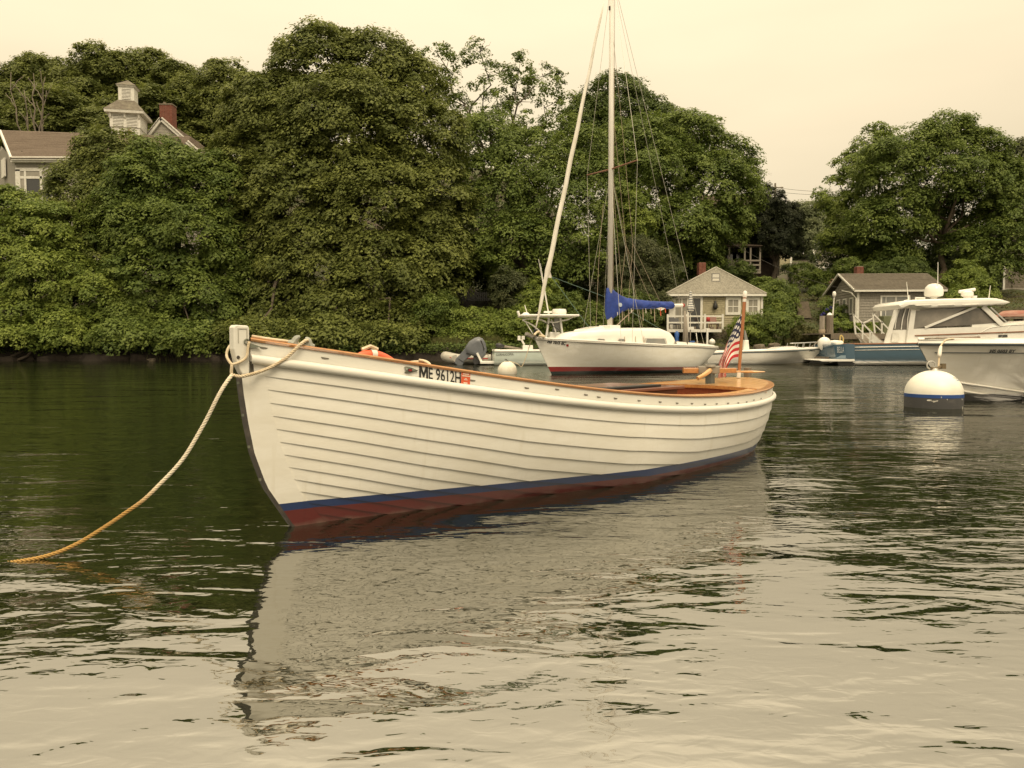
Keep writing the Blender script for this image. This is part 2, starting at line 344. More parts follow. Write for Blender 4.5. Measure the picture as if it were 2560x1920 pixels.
gl = N('ShaderNodeBsdfGlossy'); gl.inputs['Roughness'].default_value = .02; gl.inputs['Color'].default_value = (.96, .945, .905, 1); Lk(bp.outputs[0], gl.inputs['Normal'])
df = N('ShaderNodeBsdfDiffuse'); df.inputs['Color'].default_value = (.008, .011, .005, 1)
fr = N('ShaderNodeFresnel'); fr.inputs['IOR'].default_value = 3.6; Lk(bp.outputs[0], fr.inputs['Normal'])
fq = N('ShaderNodeMath'); fq.operation = 'MULTIPLY_ADD'; fq.inputs[1].default_value = .44; fq.inputs[2].default_value = .345; Lk(fr.outputs[0], fq.inputs[0])
ms = N('ShaderNodeMixShader'); Lk(fq.outputs[0], ms.inputs[0]); Lk(df.outputs[0], ms.inputs[1]); Lk(gl.outputs[0], ms.inputs[2])
Lk(ms.outputs[0], N('ShaderNodeOutputMaterial').inputs[0])
mb = MB(); mb.add([(-420, -60, 0), (420, -60, 0), (420, 60, 0), (-420, 60, 0)], [(0, 1, 2, 3)])
tag(mb.build('water', m), kind='structure')

# ------------------------------------------------------------------ trees
LM = dict(
    olive=leafmat('olive_leaves', (.088, .112, .026), (.222, .250, .064)),
    dark=leafmat('dark_leaves', (.056, .088, .022), (.145, .190, .048)),
    mid=leafmat('mid_leaves', (.076, .118, .026), (.202, .256, .056)),
    bright=leafmat('bright_leaves', (.104, .154, .029), (.260, .318, .066)),
    pale=leafmat('haze_paled_leaves', (.11, .135, .065), (.21, .235, .12)),  # far trees only: distance haze is painted into this leaf colour
    cedar=leafmat('cedar_needles', (.016, .024, .010), (.040, .048, .020)),
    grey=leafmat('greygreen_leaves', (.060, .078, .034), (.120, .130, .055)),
    reed=leafmat('reed_leaves', (.060, .080, .022), (.150, .135, .05)),
    hyd=leafmat('hydrangea_bloom', (.045, .045, .20), (.10, .09, .30)),
)
DQ = (1.95, .76, 1.38, .86)                  # spray count, spray size, leaves per spray, leaf size
def crown_mesh(name, lobes, mt, seed, dens=.9, sr=.75, nl=110, leaf=.20, flat=.42, up=.65, inner=.3, lo=-.75, back=1.0):
    """leaf sprays (small domes of single leaves) over and inside the lobes of a crown; lobes are rows x y z rx ry rz"""
    g = np.random.default_rng(seed); lobes = np.asarray(lobes, float); Cn, On, Rr = [], [], []; dens, sr, nl, leaf = dens * DQ[0], sr * DQ[1], int(nl * DQ[2]), leaf * DQ[3]
    for i, l in enumerate(lobes):
        a = 4 * math.pi * ((l[3] * l[4])**1.6 / 3 + (l[3] * l[5])**1.6 / 3 + (l[4] * l[5])**1.6 / 3)**(1 / 1.6)
        for shell, k in ((1, 1.0), (0, inner * 1.5)):
            n = max(4, int(a * dens * k)); d = g.normal(size=(n * 2, 3)); d /= np.linalg.norm(d, axis=1)[:, None]
            d = d[d[:, 2] > lo]
            if back < 1: d = d[(d[:, 1] < .35) | (g.random(len(d)) < back)]
            d = d[:n]
            rad = (.84 + .24 * g.random(len(d)) if shell else .45 + .36 * g.random(len(d)))[:, None]
            p = l[:3] + d * l[3:] * rad; keep = np.ones(len(p), bool)
            if shell:
                for j, q in enumerate(lobes):
                    if j != i: keep &= (((p - q[:3]) / q[3:])**2).sum(1) > .62
            Cn.append(p[keep]); On.append((d / l[3:])[keep]); Rr.append((sr * (.65 + .7 * g.random(len(p))) * (1 if shell else 1.25))[keep])
    Cn, On, Rr = np.vstack(Cn), np.vstack(On), np.concatenate(Rr); S = len(Cn)
    On /= np.linalg.norm(On, axis=1)[:, None] + 1e-9
    M = On * (1 - up) + np.array([0, 0, up]) + g.normal(size=(S, 3)) * .18; M /= np.linalg.norm(M, axis=1)[:, None]
    A = np.cross(M, g.normal(size=(S, 3))); A /= np.linalg.norm(A, axis=1)[:, None]; B = np.cross(M, A)
    r = np.sqrt(g.random((S, nl))); th = g.random((S, nl)) * 2 * math.pi
    ct, st = np.cos(th)[..., None], np.sin(th)[..., None]; rad = ct * A[:, None] + st * B[:, None]
    lob = 1 + .28 * np.sin(th * 3 + g.random((S, 1)) * 6)
    P = Cn[:, None] + (Rr[:, None] * r * lob)[..., None] * rad + M[:, None] * (Rr[:, None] * (flat * (.6 - r**2 * 1.15) + .16 * g.normal(size=(S, nl))))[..., None]
    Nn = M[:, None] + rad * (r * .6)[..., None] + g.normal(size=(S, nl, 3)) * .26; Nn /= np.linalg.norm(Nn, axis=2)[..., None]
    D = rad + np.array([0, 0, -.35]) + g.normal(size=(S, nl, 3)) * .5; D -= Nn * (D * Nn).sum(2)[..., None]; D /= np.linalg.norm(D, axis=2)[..., None] + 1e-9
    E = np.cross(Nn, D); ls = (leaf * (.6 + .8 * g.random((S, nl))))[..., None]
    V = np.stack([P - D * ls * .5 + E * ls * .10, P + D * ls * .22 + E * ls * .36, P + D * ls * .40 - E * ls * .34], 2).reshape(-1, 3)
    nq = S * nl; me = bpy.data.meshes.new(name); me.vertices.add(nq * 3); me.loops.add(nq * 3); me.polygons.add(nq)
    me.vertices.foreach_set('co', V.astype(np.float32).ravel()); me.loops.foreach_set('vertex_index', np.arange(nq * 3, dtype=np.int32))
    me.polygons.foreach_set('loop_start', np.arange(nq, dtype=np.int32) * 3)
    tint = np.clip(g.random((S, 1)) * .72 + g.random((S, nl)) * .42 - .07, 0, 1).astype(np.float32).ravel()
    me.attributes.new('tint', 'FLOAT', 'FACE').data.foreach_set('value', tint)
    me.materials.append(LM[mt]); me.update(); me.validate(); LEAVES[0] += nq
    return me
LEAVES = [0]
def limb_path(a, b, g, wob=.12, n=6):
    a, b = np.array(a, float), np.array(b, float); t = np.linspace(0, 1, n)[:, None]; L = np.linalg.norm(b - a)
    P = a + (b - a) * t; P[1:-1] += g.normal(size=(n - 2, 3)) * L * wob * .35; P[:, 2] += (np.sin(t[:, 0] * math.pi) * L * .06); return P
def trunk_mb(lobes, r0, g, split=.35, twigs=0):
    lobes = np.asarray(lobes, float); top = lobes[:, :3].mean(0); top[2] = max(lobes[:, 2].max(), 1)
    mb = MB(); f = np.array([top[0] * split * .6, top[1] * split * .6, top[2] * split])
    tr = limb_path((0, 0, -.4), f, g, .1); mb.tube(tr, np.linspace(r0 * 1.25, r0 * .8, 6), 9)
    for l in lobes:
        P = limb_path(f * (.75 + .25 * g.random()), l[:3] + np.array([0, 0, l[5] * .55]), g, .16, 8); mb.tube(P, np.linspace(r0 * .55, r0 * .08, 8), 6)
        for k in range(twigs):
            d = g.normal(size=3); d /= np.linalg.norm(d); d[2] = abs(d[2]) * .8
            s = P[g.integers(3, 8)]; Q = limb_path(s, s + d * l[3:] * (.7 + .35 * g.random()), g, .2, 5); mb.tube(Q, np.linspace(r0 * .16, r0 * .03, 5), 4)
    return mb
def lobe(px, py, rx, ry, Y, dy=0, k=.9):     # a crown lobe given by where it shows, at its own distance
    c = at(px, py, Y + dy); sc = (Y + dy) / FPX; return [*c, rx * sc, rx * sc * k, ry * sc]
def tree(name, label, cat, basepx, Y, lobes, mt, seed, r0=.25, group=None, bark=None, twigs=0, tr=True, split=.35, **k):
    g = np.random.default_rng(seed + 100); bx = (basepx - 1280) / FPX * Y; bz = float(land(bx, Y)); o = np.array([bx, Y, bz])
    L = np.array(lobes, float); L[:, :3] -= o
    t = thing(name, label, cat, o, 0, group)
    if tr: trunk_mb(L, r0, g, split, twigs).build('trunk' if cat == 'tree' else 'stem', bark or BARK, t, smooth=True)
    c = bpy.data.objects.new('crown' if cat == 'tree' else 'foliage', crown_mesh(name + '_crown', L, mt, seed, **k)); C.objects.link(c); c.parent = t
    return t
lb = lobe
G_front = 'trees along the waterfront'
# big maple in the middle and the trees it merges with
tree('maple_tree', 'largest dense maple with olive green crown, reaching highest above the white boat', 'tree', 850, 50.5, [
    lb(800, 180, 118, 105, 52), lb(925, 190, 112, 100, 52.5), lb(1030, 225, 80, 75, 52.5), lb(690, 300, 125, 115, 51), lb(860, 340, 165, 150, 50), lb(1035, 370, 125, 125, 50.5),
    lb(960, 300, 100, 90, 51.5), lb(880, 250, 90, 80, 52.5), lb(1010, 310, 80, 80, 52), lb(770, 400, 120, 100, 51), lb(950, 420, 110, 100, 51), lb(630, 440, 105, 120, 50.5), lb(760, 500, 150, 140, 49), lb(930, 520, 150, 140, 48.5), lb(1075, 520, 105, 120, 49.5), lb(650, 610, 115, 110, 49.5), lb(800, 660, 140, 120, 48), lb(960, 680, 130, 110, 47.5),
    lb(1080, 660, 90, 110, 48.5), lb(640, 838, 100, 34, 43.9), lb(810, 834, 110, 38, 43.9), lb(970, 840, 80, 32, 44), lb(700, 770, 120, 80, 48), lb(860, 790, 130, 75, 47), lb(1000, 800, 110, 65, 47)], 'olive', 11, r0=.45, dens=.62, sr=.95, nl=105, leaf=.25, back=.25, inner=.22)
tree('maple_tree', 'dark green maple leaning over the water between the house and the largest maple', 'tree', 460, 47.5, [
    lb(420, 395, 60, 45, 48.5), lb(400, 455, 110, 90, 47.5), lb(520, 480, 95, 95, 48), lb(330, 560, 100, 95, 47), lb(460, 590, 125, 105, 46.5), lb(560, 640, 80, 95, 47.5), lb(380, 700, 115, 90, 46), lb(520, 750, 105, 85, 46), lb(330, 838, 95, 34, 43.5), lb(480, 842, 90, 30, 43.6), lb(340, 800, 105, 60, 45.5), lb(470, 820, 95, 52, 45.5)],
    'mid', 12, r0=.3, dens=.75, sr=.8, nl=95, leaf=.22, back=.25, group=G_front)
tree('linden_tree', 'yellow olive tree in front of the brown roof of the big house', 'tree', 265, 49, [
    lb(280, 395, 85, 75, 50), lb(345, 420, 70, 70, 50), lb(215, 480, 85, 75, 49.5), lb(300, 520, 110, 90, 49), lb(180, 580, 85, 75, 48.5), lb(250, 650, 110, 90, 48)],
    'olive', 13, r0=.25, dens=.75, sr=.8, nl=95, leaf=.22, back=.25, group=G_front)
tree('sapling_tree', 'bright green young tree at the left edge of the bank below the house', 'tree', 60, 45.5, [
    lb(20, 540, 90, 65, 46.5), lb(120, 590, 100, 80, 46), lb(10, 660, 110, 90, 45.5), lb(140, 700, 115, 90, 45), lb(240, 740, 100, 80, 45), lb(30, 838, 120, 34, 43.5), lb(190, 842, 90, 30, 43.5), lb(40, 790, 120, 80, 44.5), lb(180, 815, 110, 60, 44.5), lb(270, 830, 70, 45, 44.5), lb(-90, 640, 110, 180, 46)],
    'bright', 14, r0=.18, dens=.85, sr=.65, nl=95, leaf=.19, back=.25, group=G_front)
# sparse locust with bare twigs
tree('locust_tree', 'thin locust tree with bare branches and sky showing through its crown', 'tree', 1230, 57, [
    lb(1090, 150, 48, 42, 57), lb(1120, 215, 45, 42, 57), lb(1150, 290, 60, 48, 57), lb(1190, 160, 40, 60, 57.5), lb(1245, 215, 62, 55, 58), lb(1300, 190, 38, 55, 58), lb(1365, 215, 50, 48, 57), lb(1400, 285, 50, 60, 57), lb(1260, 320, 85, 60, 57), lb(1330, 370, 80, 60, 57)],
    'mid', 15, r0=.22, twigs=5, dens=.55, sr=.55, nl=42, leaf=.21, inner=.15, split=.5, lo=-1)
tree('oak_tree', 'dark domed oak standing behind the sailboat mast', 'tree', 1560, 72, [
    lb(1545, 265, 85, 75, 72), lb(1480, 320, 75, 75, 72), lb(1620, 320, 85, 70, 72), lb(1550, 380, 120, 90, 71), lb(1690, 370, 60, 55, 73)], 'dark', 16, r0=.4, dens=.5, sr=1.0, nl=90, leaf=.28, back=.2)
tree('ash_tree', 'broad mid green tree between the largest maple and the mast', 'tree', 1300, 52, [
    lb(1210, 370, 95, 75, 54), lb(1330, 410, 115, 85, 53), lb(1440, 400, 85, 80, 53), lb(1240, 490, 115, 100, 52), lb(1380, 520, 130, 100, 51.5), lb(1490, 480, 80, 90, 52), lb(1190, 600, 85, 90, 51), lb(1310, 630, 120, 90, 50.5), lb(1440, 620, 100, 95, 50.5)],
    'mid', 17, r0=.32, dens=.55, sr=.85, nl=85, leaf=.22, back=.25)
tree('elm_tree', 'lighter green spreading tree rising behind the gabled cottage', 'tree', 1660, 57, [
    lb(1600, 350, 85, 62, 58), lb(1720, 340, 90, 55, 58.5), lb(1810, 400, 75, 55, 59), lb(1870, 430, 45, 50, 59), lb(1640, 430, 120, 85, 57), lb(1770, 470, 110, 80, 57), lb(1860, 490, 45, 42, 58), lb(1600, 540, 95, 90, 56), lb(1700, 570, 110, 80, 56), lb(1810, 560, 70, 60, 57), lb(1640, 640, 80, 60, 56), lb(1740, 640, 60, 45, 57)],
    'mid', 18, r0=.3, dens=.55, sr=.8, nl=85, leaf=.23, twigs=1, back=.3)
tree('yew_tree', 'rounded bushy tree with pale tips beside the gabled cottage', 'tree', 1620, 49.5, [
    lb(1590, 640, 60, 50, 49.5), lb(1640, 680, 60, 60, 49.5), lb(1560, 690, 60, 60, 49.5), lb(1620, 750, 75, 55, 49), lb(1550, 770, 60, 50, 49)], 'grey', 19, r0=.15, dens=1.5, sr=.5, nl=90, leaf=.12, back=.3)
tree('young_tree', 'bright light green tree just right of the mast', 'tree', 1560, 51.5, [
    lb(1560, 505, 45, 45, 51.5), lb(1580, 560, 45, 45, 51.5), lb(1530, 590, 45, 50, 51.5)], 'bright', 20, r0=.1, dens=1.2, sr=.55, nl=70, leaf=.19, back=.4)
tree('cedar_tree', 'black green cedar with ragged crown beside the dark house', 'tree', 1935, 61, [
    lb(1925, 505, 38, 42, 61), lb(1895, 545, 42, 42, 61), lb(1960, 550, 45, 45, 61), lb(1930, 600, 62, 48, 61), lb(1975, 610, 34, 40, 61), lb(1895, 620, 34, 40, 61.4)], 'cedar', 21, r0=.2, dens=1.6, sr=.5, nl=90, leaf=.15, up=.5, flat=.3, back=.3)
tree('maple_tree', 'great round maple with forked pale trunk above the shingled boathouse', 'tree', 2345, 58, [
    lb(2370, 335, 62, 55, 58), lb(2300, 370, 70, 60, 58), lb(2440, 385, 70, 60, 58), lb(2230, 420, 85, 70, 57.5), lb(2350, 440, 110, 80, 57.5), lb(2480, 460, 80, 75, 57.5), lb(2260, 530, 80, 65, 57.5), lb(2420, 530, 85, 55, 60), lb(2510, 560, 75, 75, 57), lb(2190, 560, 70, 65, 57.5), lb(2230, 640, 60, 55, 58), lb(2480, 640, 75, 62, 57), lb(2340, 520, 60, 40, 60.5), lb(2405, 610, 48, 34, 57)],
    'mid', 22, r0=.19, twigs=1, dens=.72, sr=.8, nl=85, leaf=.22, back=.4, bark=mat('pale_bark', (.17, .135, .10), .95, col2=(.11, .085, .06), scale=5, bump=.02), split=.38)
tree('maple_tree', 'lower left maple with a broken outline sloping down to the gap of sky', 'tree', 2150, 62, [
    lb(2200, 350, 40, 38, 62), lb(2140, 430, 60, 52, 62), lb(2180, 400, 60, 60, 62), lb(2090, 490, 48, 48, 62), lb(2150, 530, 80, 65, 61.5), lb(2110, 600, 62, 52, 61), lb(2180, 640, 70, 55, 60.5)], 'bright', 23, r0=.25, dens=.7, sr=.7, nl=75, leaf=.22, back=.3, twigs=1)
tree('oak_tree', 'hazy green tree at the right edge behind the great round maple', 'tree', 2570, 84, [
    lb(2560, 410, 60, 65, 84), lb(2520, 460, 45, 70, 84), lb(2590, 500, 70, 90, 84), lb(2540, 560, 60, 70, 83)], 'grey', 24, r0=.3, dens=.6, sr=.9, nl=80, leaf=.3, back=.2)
tree('understory_tree', 'dark low tree filling the gap behind the boathouse roof', 'tree', 2250, 63, [lb(2120, 650, 80, 70, 63), lb(2220, 680, 90, 60, 63), lb(2330, 690, 100, 55, 64.5), lb(2440, 690, 90, 60, 64), lb(2290, 610, 90, 60, 65.5), lb(2400, 620, 80, 55, 65.5), lb(2520, 640, 60, 60, 66)], 'dark', 31, r0=.12, dens=.7, sr=.8, nl=80, leaf=.22, back=.2)
tree('understory_tree', 'dark low tree behind the gabled cottage chimney', 'tree', 1690, 60, [lb(1620, 600, 80, 70, 60), lb(1700, 660, 80, 55, 59.5), lb(1760, 600, 60, 60, 60.5), lb(1600, 690, 70, 60, 58.5), lb(1700, 720, 80, 45, 58)], 'dark', 32, r0=.12, dens=.7, sr=.8, nl=80, leaf=.22, back=.2)
tree('understory_tree', 'dark low tree behind the picket fence and motorboat', 'tree', 1300, 56, [lb(1170, 660, 90, 70, 56), lb(1290, 680, 90, 65, 56), lb(1400, 690, 90, 65, 56), lb(1270, 740, 60, 50, 57), lb(1370, 750, 100, 50, 55.5), lb(1500, 680, 80, 80, 55), lb(1490, 760, 80, 50, 54)], 'dark', 33, r0=.12, dens=.7, sr=.8, nl=80, leaf=.22, back=.2)
tree('understory_tree', 'dark low tree under the right hand part of the largest maple', 'tree', 1080, 54, [lb(1060, 560, 80, 80, 54.5), lb(1100, 640, 80, 80, 54), lb(1040, 720, 90, 70, 53.5), lb(1110, 690, 50, 60, 54)], 'dark', 34, r0=.12, dens=.7, sr=.8, nl=80, leaf=.22, back=.2)
# far wooded hill on the left: three crowns shared by a row of trees
hill = []
for i, (w, hh) in enumerate(((5.2, 5.0), (6.2, 5.4), (4.6, 5.6))):
    g = np.random.default_rng(60 + i)
    L = [[g.normal() * w * .33, g.normal() * w * .25, 9 + hh * (.3 * j) + g.normal() * .5, w * (.62 - .07 * j), w * (.55 - .05 * j), hh * .42] for j in range(3)]
    L += [[math.cos(a) * w * .6, math.sin(a) * w * .5, 7.5 + g.normal() * .8, w * .5, w * .45, hh * .5] for a in np.linspace(0, 6.28, 6)[:-1]]
    cm = crown_mesh('hill_crown', L, 'olive', 70 + i, dens=.42, sr=1.15, nl=95, leaf=.34, inner=.2)
    tm = trunk_mb(L, .35, g, .45).mesh('hill_trunk', BARK, True); hill.append((cm, tm))
hl = ['flat topped tree on the far hill at the left edge', 'hill tree just left of the dead bare tree', 'hill tree directly behind the bare grey tree', 'hill tree between the bare tree and the cupola',
      'tallest domed tree on the far hill above the cupola', 'hill tree above the brick chimney', 'hill tree right of the brick chimney on the skyline', 'pointed hill tree touching the largest maple',
      'lower hill tree above the ridge of the brown roof', 'lower hill tree close left of the cupola', 'lower hill tree behind the brown roof at the left edge', 'lower hill tree behind the chimney', 'hill tree half hidden behind the largest maple']
for k, (px, py, Y, s) in enumerate([(0, 112, 100, 1.0), (60, 122, 104, .95), (120, 116, 99, 1.0), (215, 128, 98, 1.0), (320, 112, 102, 1.1), (395, 150, 98, .95), (470, 165, 96, 1.0), (575, 158, 90, .95), (120, 225, 88, 1.0), (235, 215, 90, 1.05), (0, 240, 86, 1.1), (440, 225, 86, 1.1), (690, 165, 88, 1.0), ]):
    p = at(px, py, Y); z = float(land(p[0], Y)); cm, tm = hill[k % 3]; sc = (p[2] - z) / 14.9
    t = thing('hill_tree', hl[k], 'tree', (p[0], Y, z), (k * 97) % 360, 'trees on the wooded hill')
    t.scale = (s * 1.05, s * 1.05, sc); inst('trunk', tm, t); inst('crown', cm, t)
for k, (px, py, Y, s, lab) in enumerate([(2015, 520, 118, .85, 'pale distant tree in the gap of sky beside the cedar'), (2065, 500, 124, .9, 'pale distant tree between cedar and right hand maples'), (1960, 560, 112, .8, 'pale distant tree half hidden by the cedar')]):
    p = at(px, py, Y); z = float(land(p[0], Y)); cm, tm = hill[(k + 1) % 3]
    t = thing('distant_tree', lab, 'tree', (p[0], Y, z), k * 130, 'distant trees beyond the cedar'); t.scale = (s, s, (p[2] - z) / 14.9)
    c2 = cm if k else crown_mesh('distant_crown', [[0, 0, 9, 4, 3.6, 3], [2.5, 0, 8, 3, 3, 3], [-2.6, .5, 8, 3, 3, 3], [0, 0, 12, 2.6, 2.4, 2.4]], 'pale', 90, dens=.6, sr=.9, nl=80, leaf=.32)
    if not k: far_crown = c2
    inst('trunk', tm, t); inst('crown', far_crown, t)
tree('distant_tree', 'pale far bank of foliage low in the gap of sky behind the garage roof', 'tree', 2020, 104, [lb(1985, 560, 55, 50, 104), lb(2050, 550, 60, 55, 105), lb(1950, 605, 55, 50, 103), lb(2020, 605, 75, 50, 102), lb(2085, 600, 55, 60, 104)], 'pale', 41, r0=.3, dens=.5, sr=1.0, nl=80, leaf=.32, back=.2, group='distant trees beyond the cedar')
# dead bare tree on the hill
g = np.random.default_rng(5); p = at(85, 245, 77); z = float(land(p[0], 77)); t = thing('dead_tree', 'bare grey dead tree standing among the hill trees', 'tree', (p[0], 77, z))
mb = MB(); H_ = at(85, 180, 77)[2] - z
for k in range(5):
    a = -1.1 + k * .5; e = np.array([math.sin(a) * 2.1, g.normal() * .6, H_ * (.86 + .16 * g.random())]); P = limb_path((0, 0, H_ * .3 if k else -.3), e, g, .05, 8); mb.tube(P, np.linspace(.11, .025, 8), 5)
    for q in range(4):
        s = P[3 + q]; mb.tube(limb_path(s, s + np.array([g.normal() * .9, g.normal() * .5, .9 + g.random()]), g, .06, 5), np.linspace(.06, .022, 5), 4)
mb.tube([(0, 0, -.4), (0, 0, H_ * .34)], [.17, .14], 6); mb.build('trunk', BARKP, t, smooth=True)

# ------------------------------------------------------------------ shrubs along the bank
def shrub(name, label, px, py, rx, ry, Y, mt, seed, n=4, group=None, **k):
    g = np.random.default_rng(seed); L = [lb(px + g.normal() * rx * .32, py + g.normal() * ry * .25, rx * (.62 + .2 * g.random()), ry * (.62 + .2 * g.random()), Y, dy=g.normal() * .25) for i in range(n)]
    a = dict(dens=1.6, sr=.45, nl=70, leaf=.14, back=.3, inner=.25); a.update(k)
    return tree(name, label, 'shrub', px, Y + .2, L, mt, seed, r0=.05, group=group, **a)
GB = 'shrubs along the water'
shrub('bank_shrub', 'bright green bank shrub behind the grey outboard motor', 1150, 815, 75, 55, 45.5, 'bright', 201, group=GB)
shrub('bank_shrub', 'bank shrub left of the motorboat roof, low and bright', 1245, 825, 70, 52, 45.3, 'bright', 202, group=GB)
shrub('bank_shrub', 'green shrub under the motorboat roof beside its console', 1345, 820, 65, 60, 45.4, 'bright', 203, group=GB)
shrub('bank_shrub', 'dark shrub behind the sailboat cabin below the mast', 1440, 800, 75, 70, 45.6, 'mid', 204, group=GB)
shrub('bank_shrub', 'shrub with pale top rising above the T top roof of the motorboat', 1330, 745, 75, 55, 46.8, 'bright', 205, group=GB)
shrub('bank_shrub', 'grey green shrub right of the picket fence', 1268, 740, 42, 70, 46.6, 'grey', 206, group=GB)
shrub('bank_shrub', 'dark shrub left of the picket fence under the largest maple', 1085, 800, 60, 62, 45.6, 'mid', 207, group=GB)
shrub('bank_shrub', 'shrub behind the blue sail cover', 1570, 790, 70, 60, 46.4, 'dark', 208, group=GB)
shrub('bank_shrub', 'dark low shrub over the stones behind the bow of the white boat', 590, 845, 85, 34, 44.3, 'mid', 209, group=GB)
shrub('bank_shrub', 'low shrub under the largest maple at the water edge', 760, 845, 110, 34, 44.4, 'dark', 210, group=GB)
shrub('bank_shrub', 'low leafy shrub at the water edge left of the grey outboard', 940, 848, 110, 34, 44.4, 'dark', 211, group=GB)
GC = 'shrubs around the cottages'
shrub('rose_shrub', 'tall rose shrub directly behind the flag and staff', 1862, 822, 60, 46, 45.8, 'bright', 221, n=5, group=GC, sr=.38, leaf=.12)
shrub('rose_shrub', 'rose shrub right of the flagstaff, dense and dark at the foot', 1930, 822, 56, 48, 45.8, 'mid', 222, n=5, group=GC, sr=.38, leaf=.12)
shrub('rose_shrub', 'thinning shrub with straw coloured stems left of the pilings', 2005, 838, 44, 22, 45.8, 'reed', 223, group=GC, sr=.36, leaf=.12)
shrub('vine_shrub', 'vine covered mound right of the gabled cottage roof', 1915, 725, 62, 42, 52, 'mid', 224, n=5, group=GC)
shrub('vine_shrub', 'leafy mound between the gabled cottage and the stone steps', 1938, 768, 40, 38, 50, 'mid', 225, group=GC)
shrub('vine_shrub', 'yellow green shrub hugging the right corner of the gabled cottage', 1926, 792, 20, 40, 49, 'bright', 226, group=GC)
shrub('garden_shrub', 'wide dark green shrub in front of the white car', 2022, 690, 46, 28, 60, 'mid', 227, n=5, group=GC)
shrub('clipped_shrub', 'small round clipped shrub above the stone steps', 2041, 727, 22, 20, 53, 'mid', 228, n=3, group=GC, sr=.3, leaf=.1, dens=3)
shrub('garden_shrub', 'dark shrub right of the stone steps', 2062, 776, 18, 28, 49.2, 'mid', 229, group=GC)
shrub('garden_shrub', 'low green planting in front of the boathouse wall', 2110, 818, 36, 18, 46.4, 'bright', 230, group=GC, sr=.28)
shrub('garden_shrub', 'low green planting under the gangway rail', 2170, 822, 36, 18, 46.4, 'bright', 231, group=GC, sr=.28)
shrub('hydrangea', 'blue flowering hydrangea beside the boathouse', 2085, 785, 28, 28, 48.6, 'mid', 232, group=GC, sr=.3, leaf=.11)
shrub('garden_shrub', 'yellow green bush right of the boathouse roof', 2395, 690, 50, 55, 52, 'bright', 233, n=5, group=GC)
shrub('garden_shrub', 'large bright bush between the boathouse and the grey house', 2440, 732, 50, 54, 50, 'bright', 234, n=6, group=GC)
shrub('garden_shrub', 'shaded shrub behind the boathouse chimney', 2230, 690, 70, 40, 54, 'dark', 235, n=5, group=GC)
shrub('garden_shrub', 'leafy shrub behind the boathouse ridge at its left end', 2140, 690, 50, 42, 56, 'mid', 236, n=4, group=GC)
shrub('hedge_shrub', 'dark clipped hedge below the stone corner of the far house', 1975, 672, 20, 16, 64, 'dark', 237, n=3, group=GC, dens=2)
shrub('garden_shrub', 'shrub under the porch of the dark house', 1830, 690, 50, 30, 57, 'dark', 238, n=4, group=GC)
shrub('garden_shrub', 'shrub left of the porch of the dark house', 1770, 640, 40, 40, 59, 'mid', 239, n=4, group=GC)
# hydrangea flower heads
hd = bpy.data.objects['hydrangea']; bl = MB(); g = np.random.default_rng(3)
me = crown_mesh('bloom', [[0, 0, 0, .11, .11, .09]], 'hyd', 5, dens=60, sr=.05, nl=14, leaf=.05, inner=0)
for px, py in [(2068, 773), (2078, 768), (2093, 770), (2104, 774), (2060, 783), (2083, 781), (2097, 786), (2089, 795), (2072, 790), (2055, 787), (2101, 792), (2088, 775)]:
    p = at(px, py, 48.05 + g.random() * .3); inst('flower_head', me, hd, p - np.array(hd.location))
# reeds on the bank
def reeds(label, px0, px1, py, Y, n, seed, hgt=.7):
    g = np.random.default_rng(seed); mb = MB(); a, b = at(px0, py, Y), at(px1, py, Y)
    for i in range(n):
        t = g.random(); x = a[0] + (b[0] - a[0]) * t; y = Y + g.normal() * .35; z = float(land(x, y)); z = max(z, -.05); h = hgt * (.6 + .6 * g.random()); lx, ly = g.normal(size=2) * .2 * h; w = .014
        mb.add([(x - w, y, z), (x + w, y, z), (x + lx * .5 + w * .7, y + ly * .5, z + h * .6), (x + lx * .5 - w * .7, y + ly * .5, z + h * .6), (x + lx, y + ly, z + h)], [(0, 1, 2, 3), (3, 2, 4)])
    o = mb.build('reed_grass', LM['reed']); me = o.data; me.attributes.new('tint', 'FLOAT', 'FACE').data.foreach_set('value', g.random(len(me.polygons)).astype(np.float32))
    tag(o, label, 'grass', kind='stuff')
reeds('green reeds at the water edge behind the grey outboard', 1080, 1260, 880, 44.0, 900, 1, .42)
reeds('grass tufts on the dark bank stones at the left', 230, 480, 880, 43.6, 500, 2, .4)
reeds('straw and green grass before the stone steps', 1960, 2060, 830, 45.4, 700, 3, .6)
# ivy and grass skirt hanging over the left bank, and the lawn by the cottage
def cover(label, name, fx, n, mt, seed, leaf, h=.12):
    g = np.random.default_rng(seed); x, y = fx(g, n); z = land(x, y) + h * g.random(n) if h < .3 else np.maximum(land(x, y), .72) + h * (g.random(n) * 1.5 - .85)
    P = np.stack([x, y, z], -1); D = g.normal(size=(n, 3)); D[:, 2] *= .4; D /= np.linalg.norm(D, axis=1)[:, None]; U = np.array([0, -.5, 1]) + g.normal(size=(n, 3)) * .4
    E = np.cross(U, D); E /= np.linalg.norm(E, axis=1)[:, None]; l = (leaf * (.6 + .8 * g.random(n)))[:, None]
    V = np.stack([P - D * l / 2, P + E * l * .34, P + D * l / 2, P - E * l * .34], 1).reshape(-1, 3)
    me = bpy.data.meshes.new(name); me.vertices.add(n * 4); me.loops.add(n * 4); me.polygons.add(n); me.vertices.foreach_set('co', V.astype(np.float32).ravel())
    me.loops.foreach_set('vertex_index', np.arange(n * 4, dtype=np.int32)); me.polygons.foreach_set('loop_start', np.arange(n, dtype=np.int32) * 4)
    me.attributes.new('tint', 'FLOAT', 'FACE').data.foreach_set('value', g.random(n).astype(np.float32)); me.materials.append(LM[mt]); me.update()
    o = bpy.data.objects.new(name, me); C.objects.link(o); tag(o, label, 'ground cover', kind='stuff')
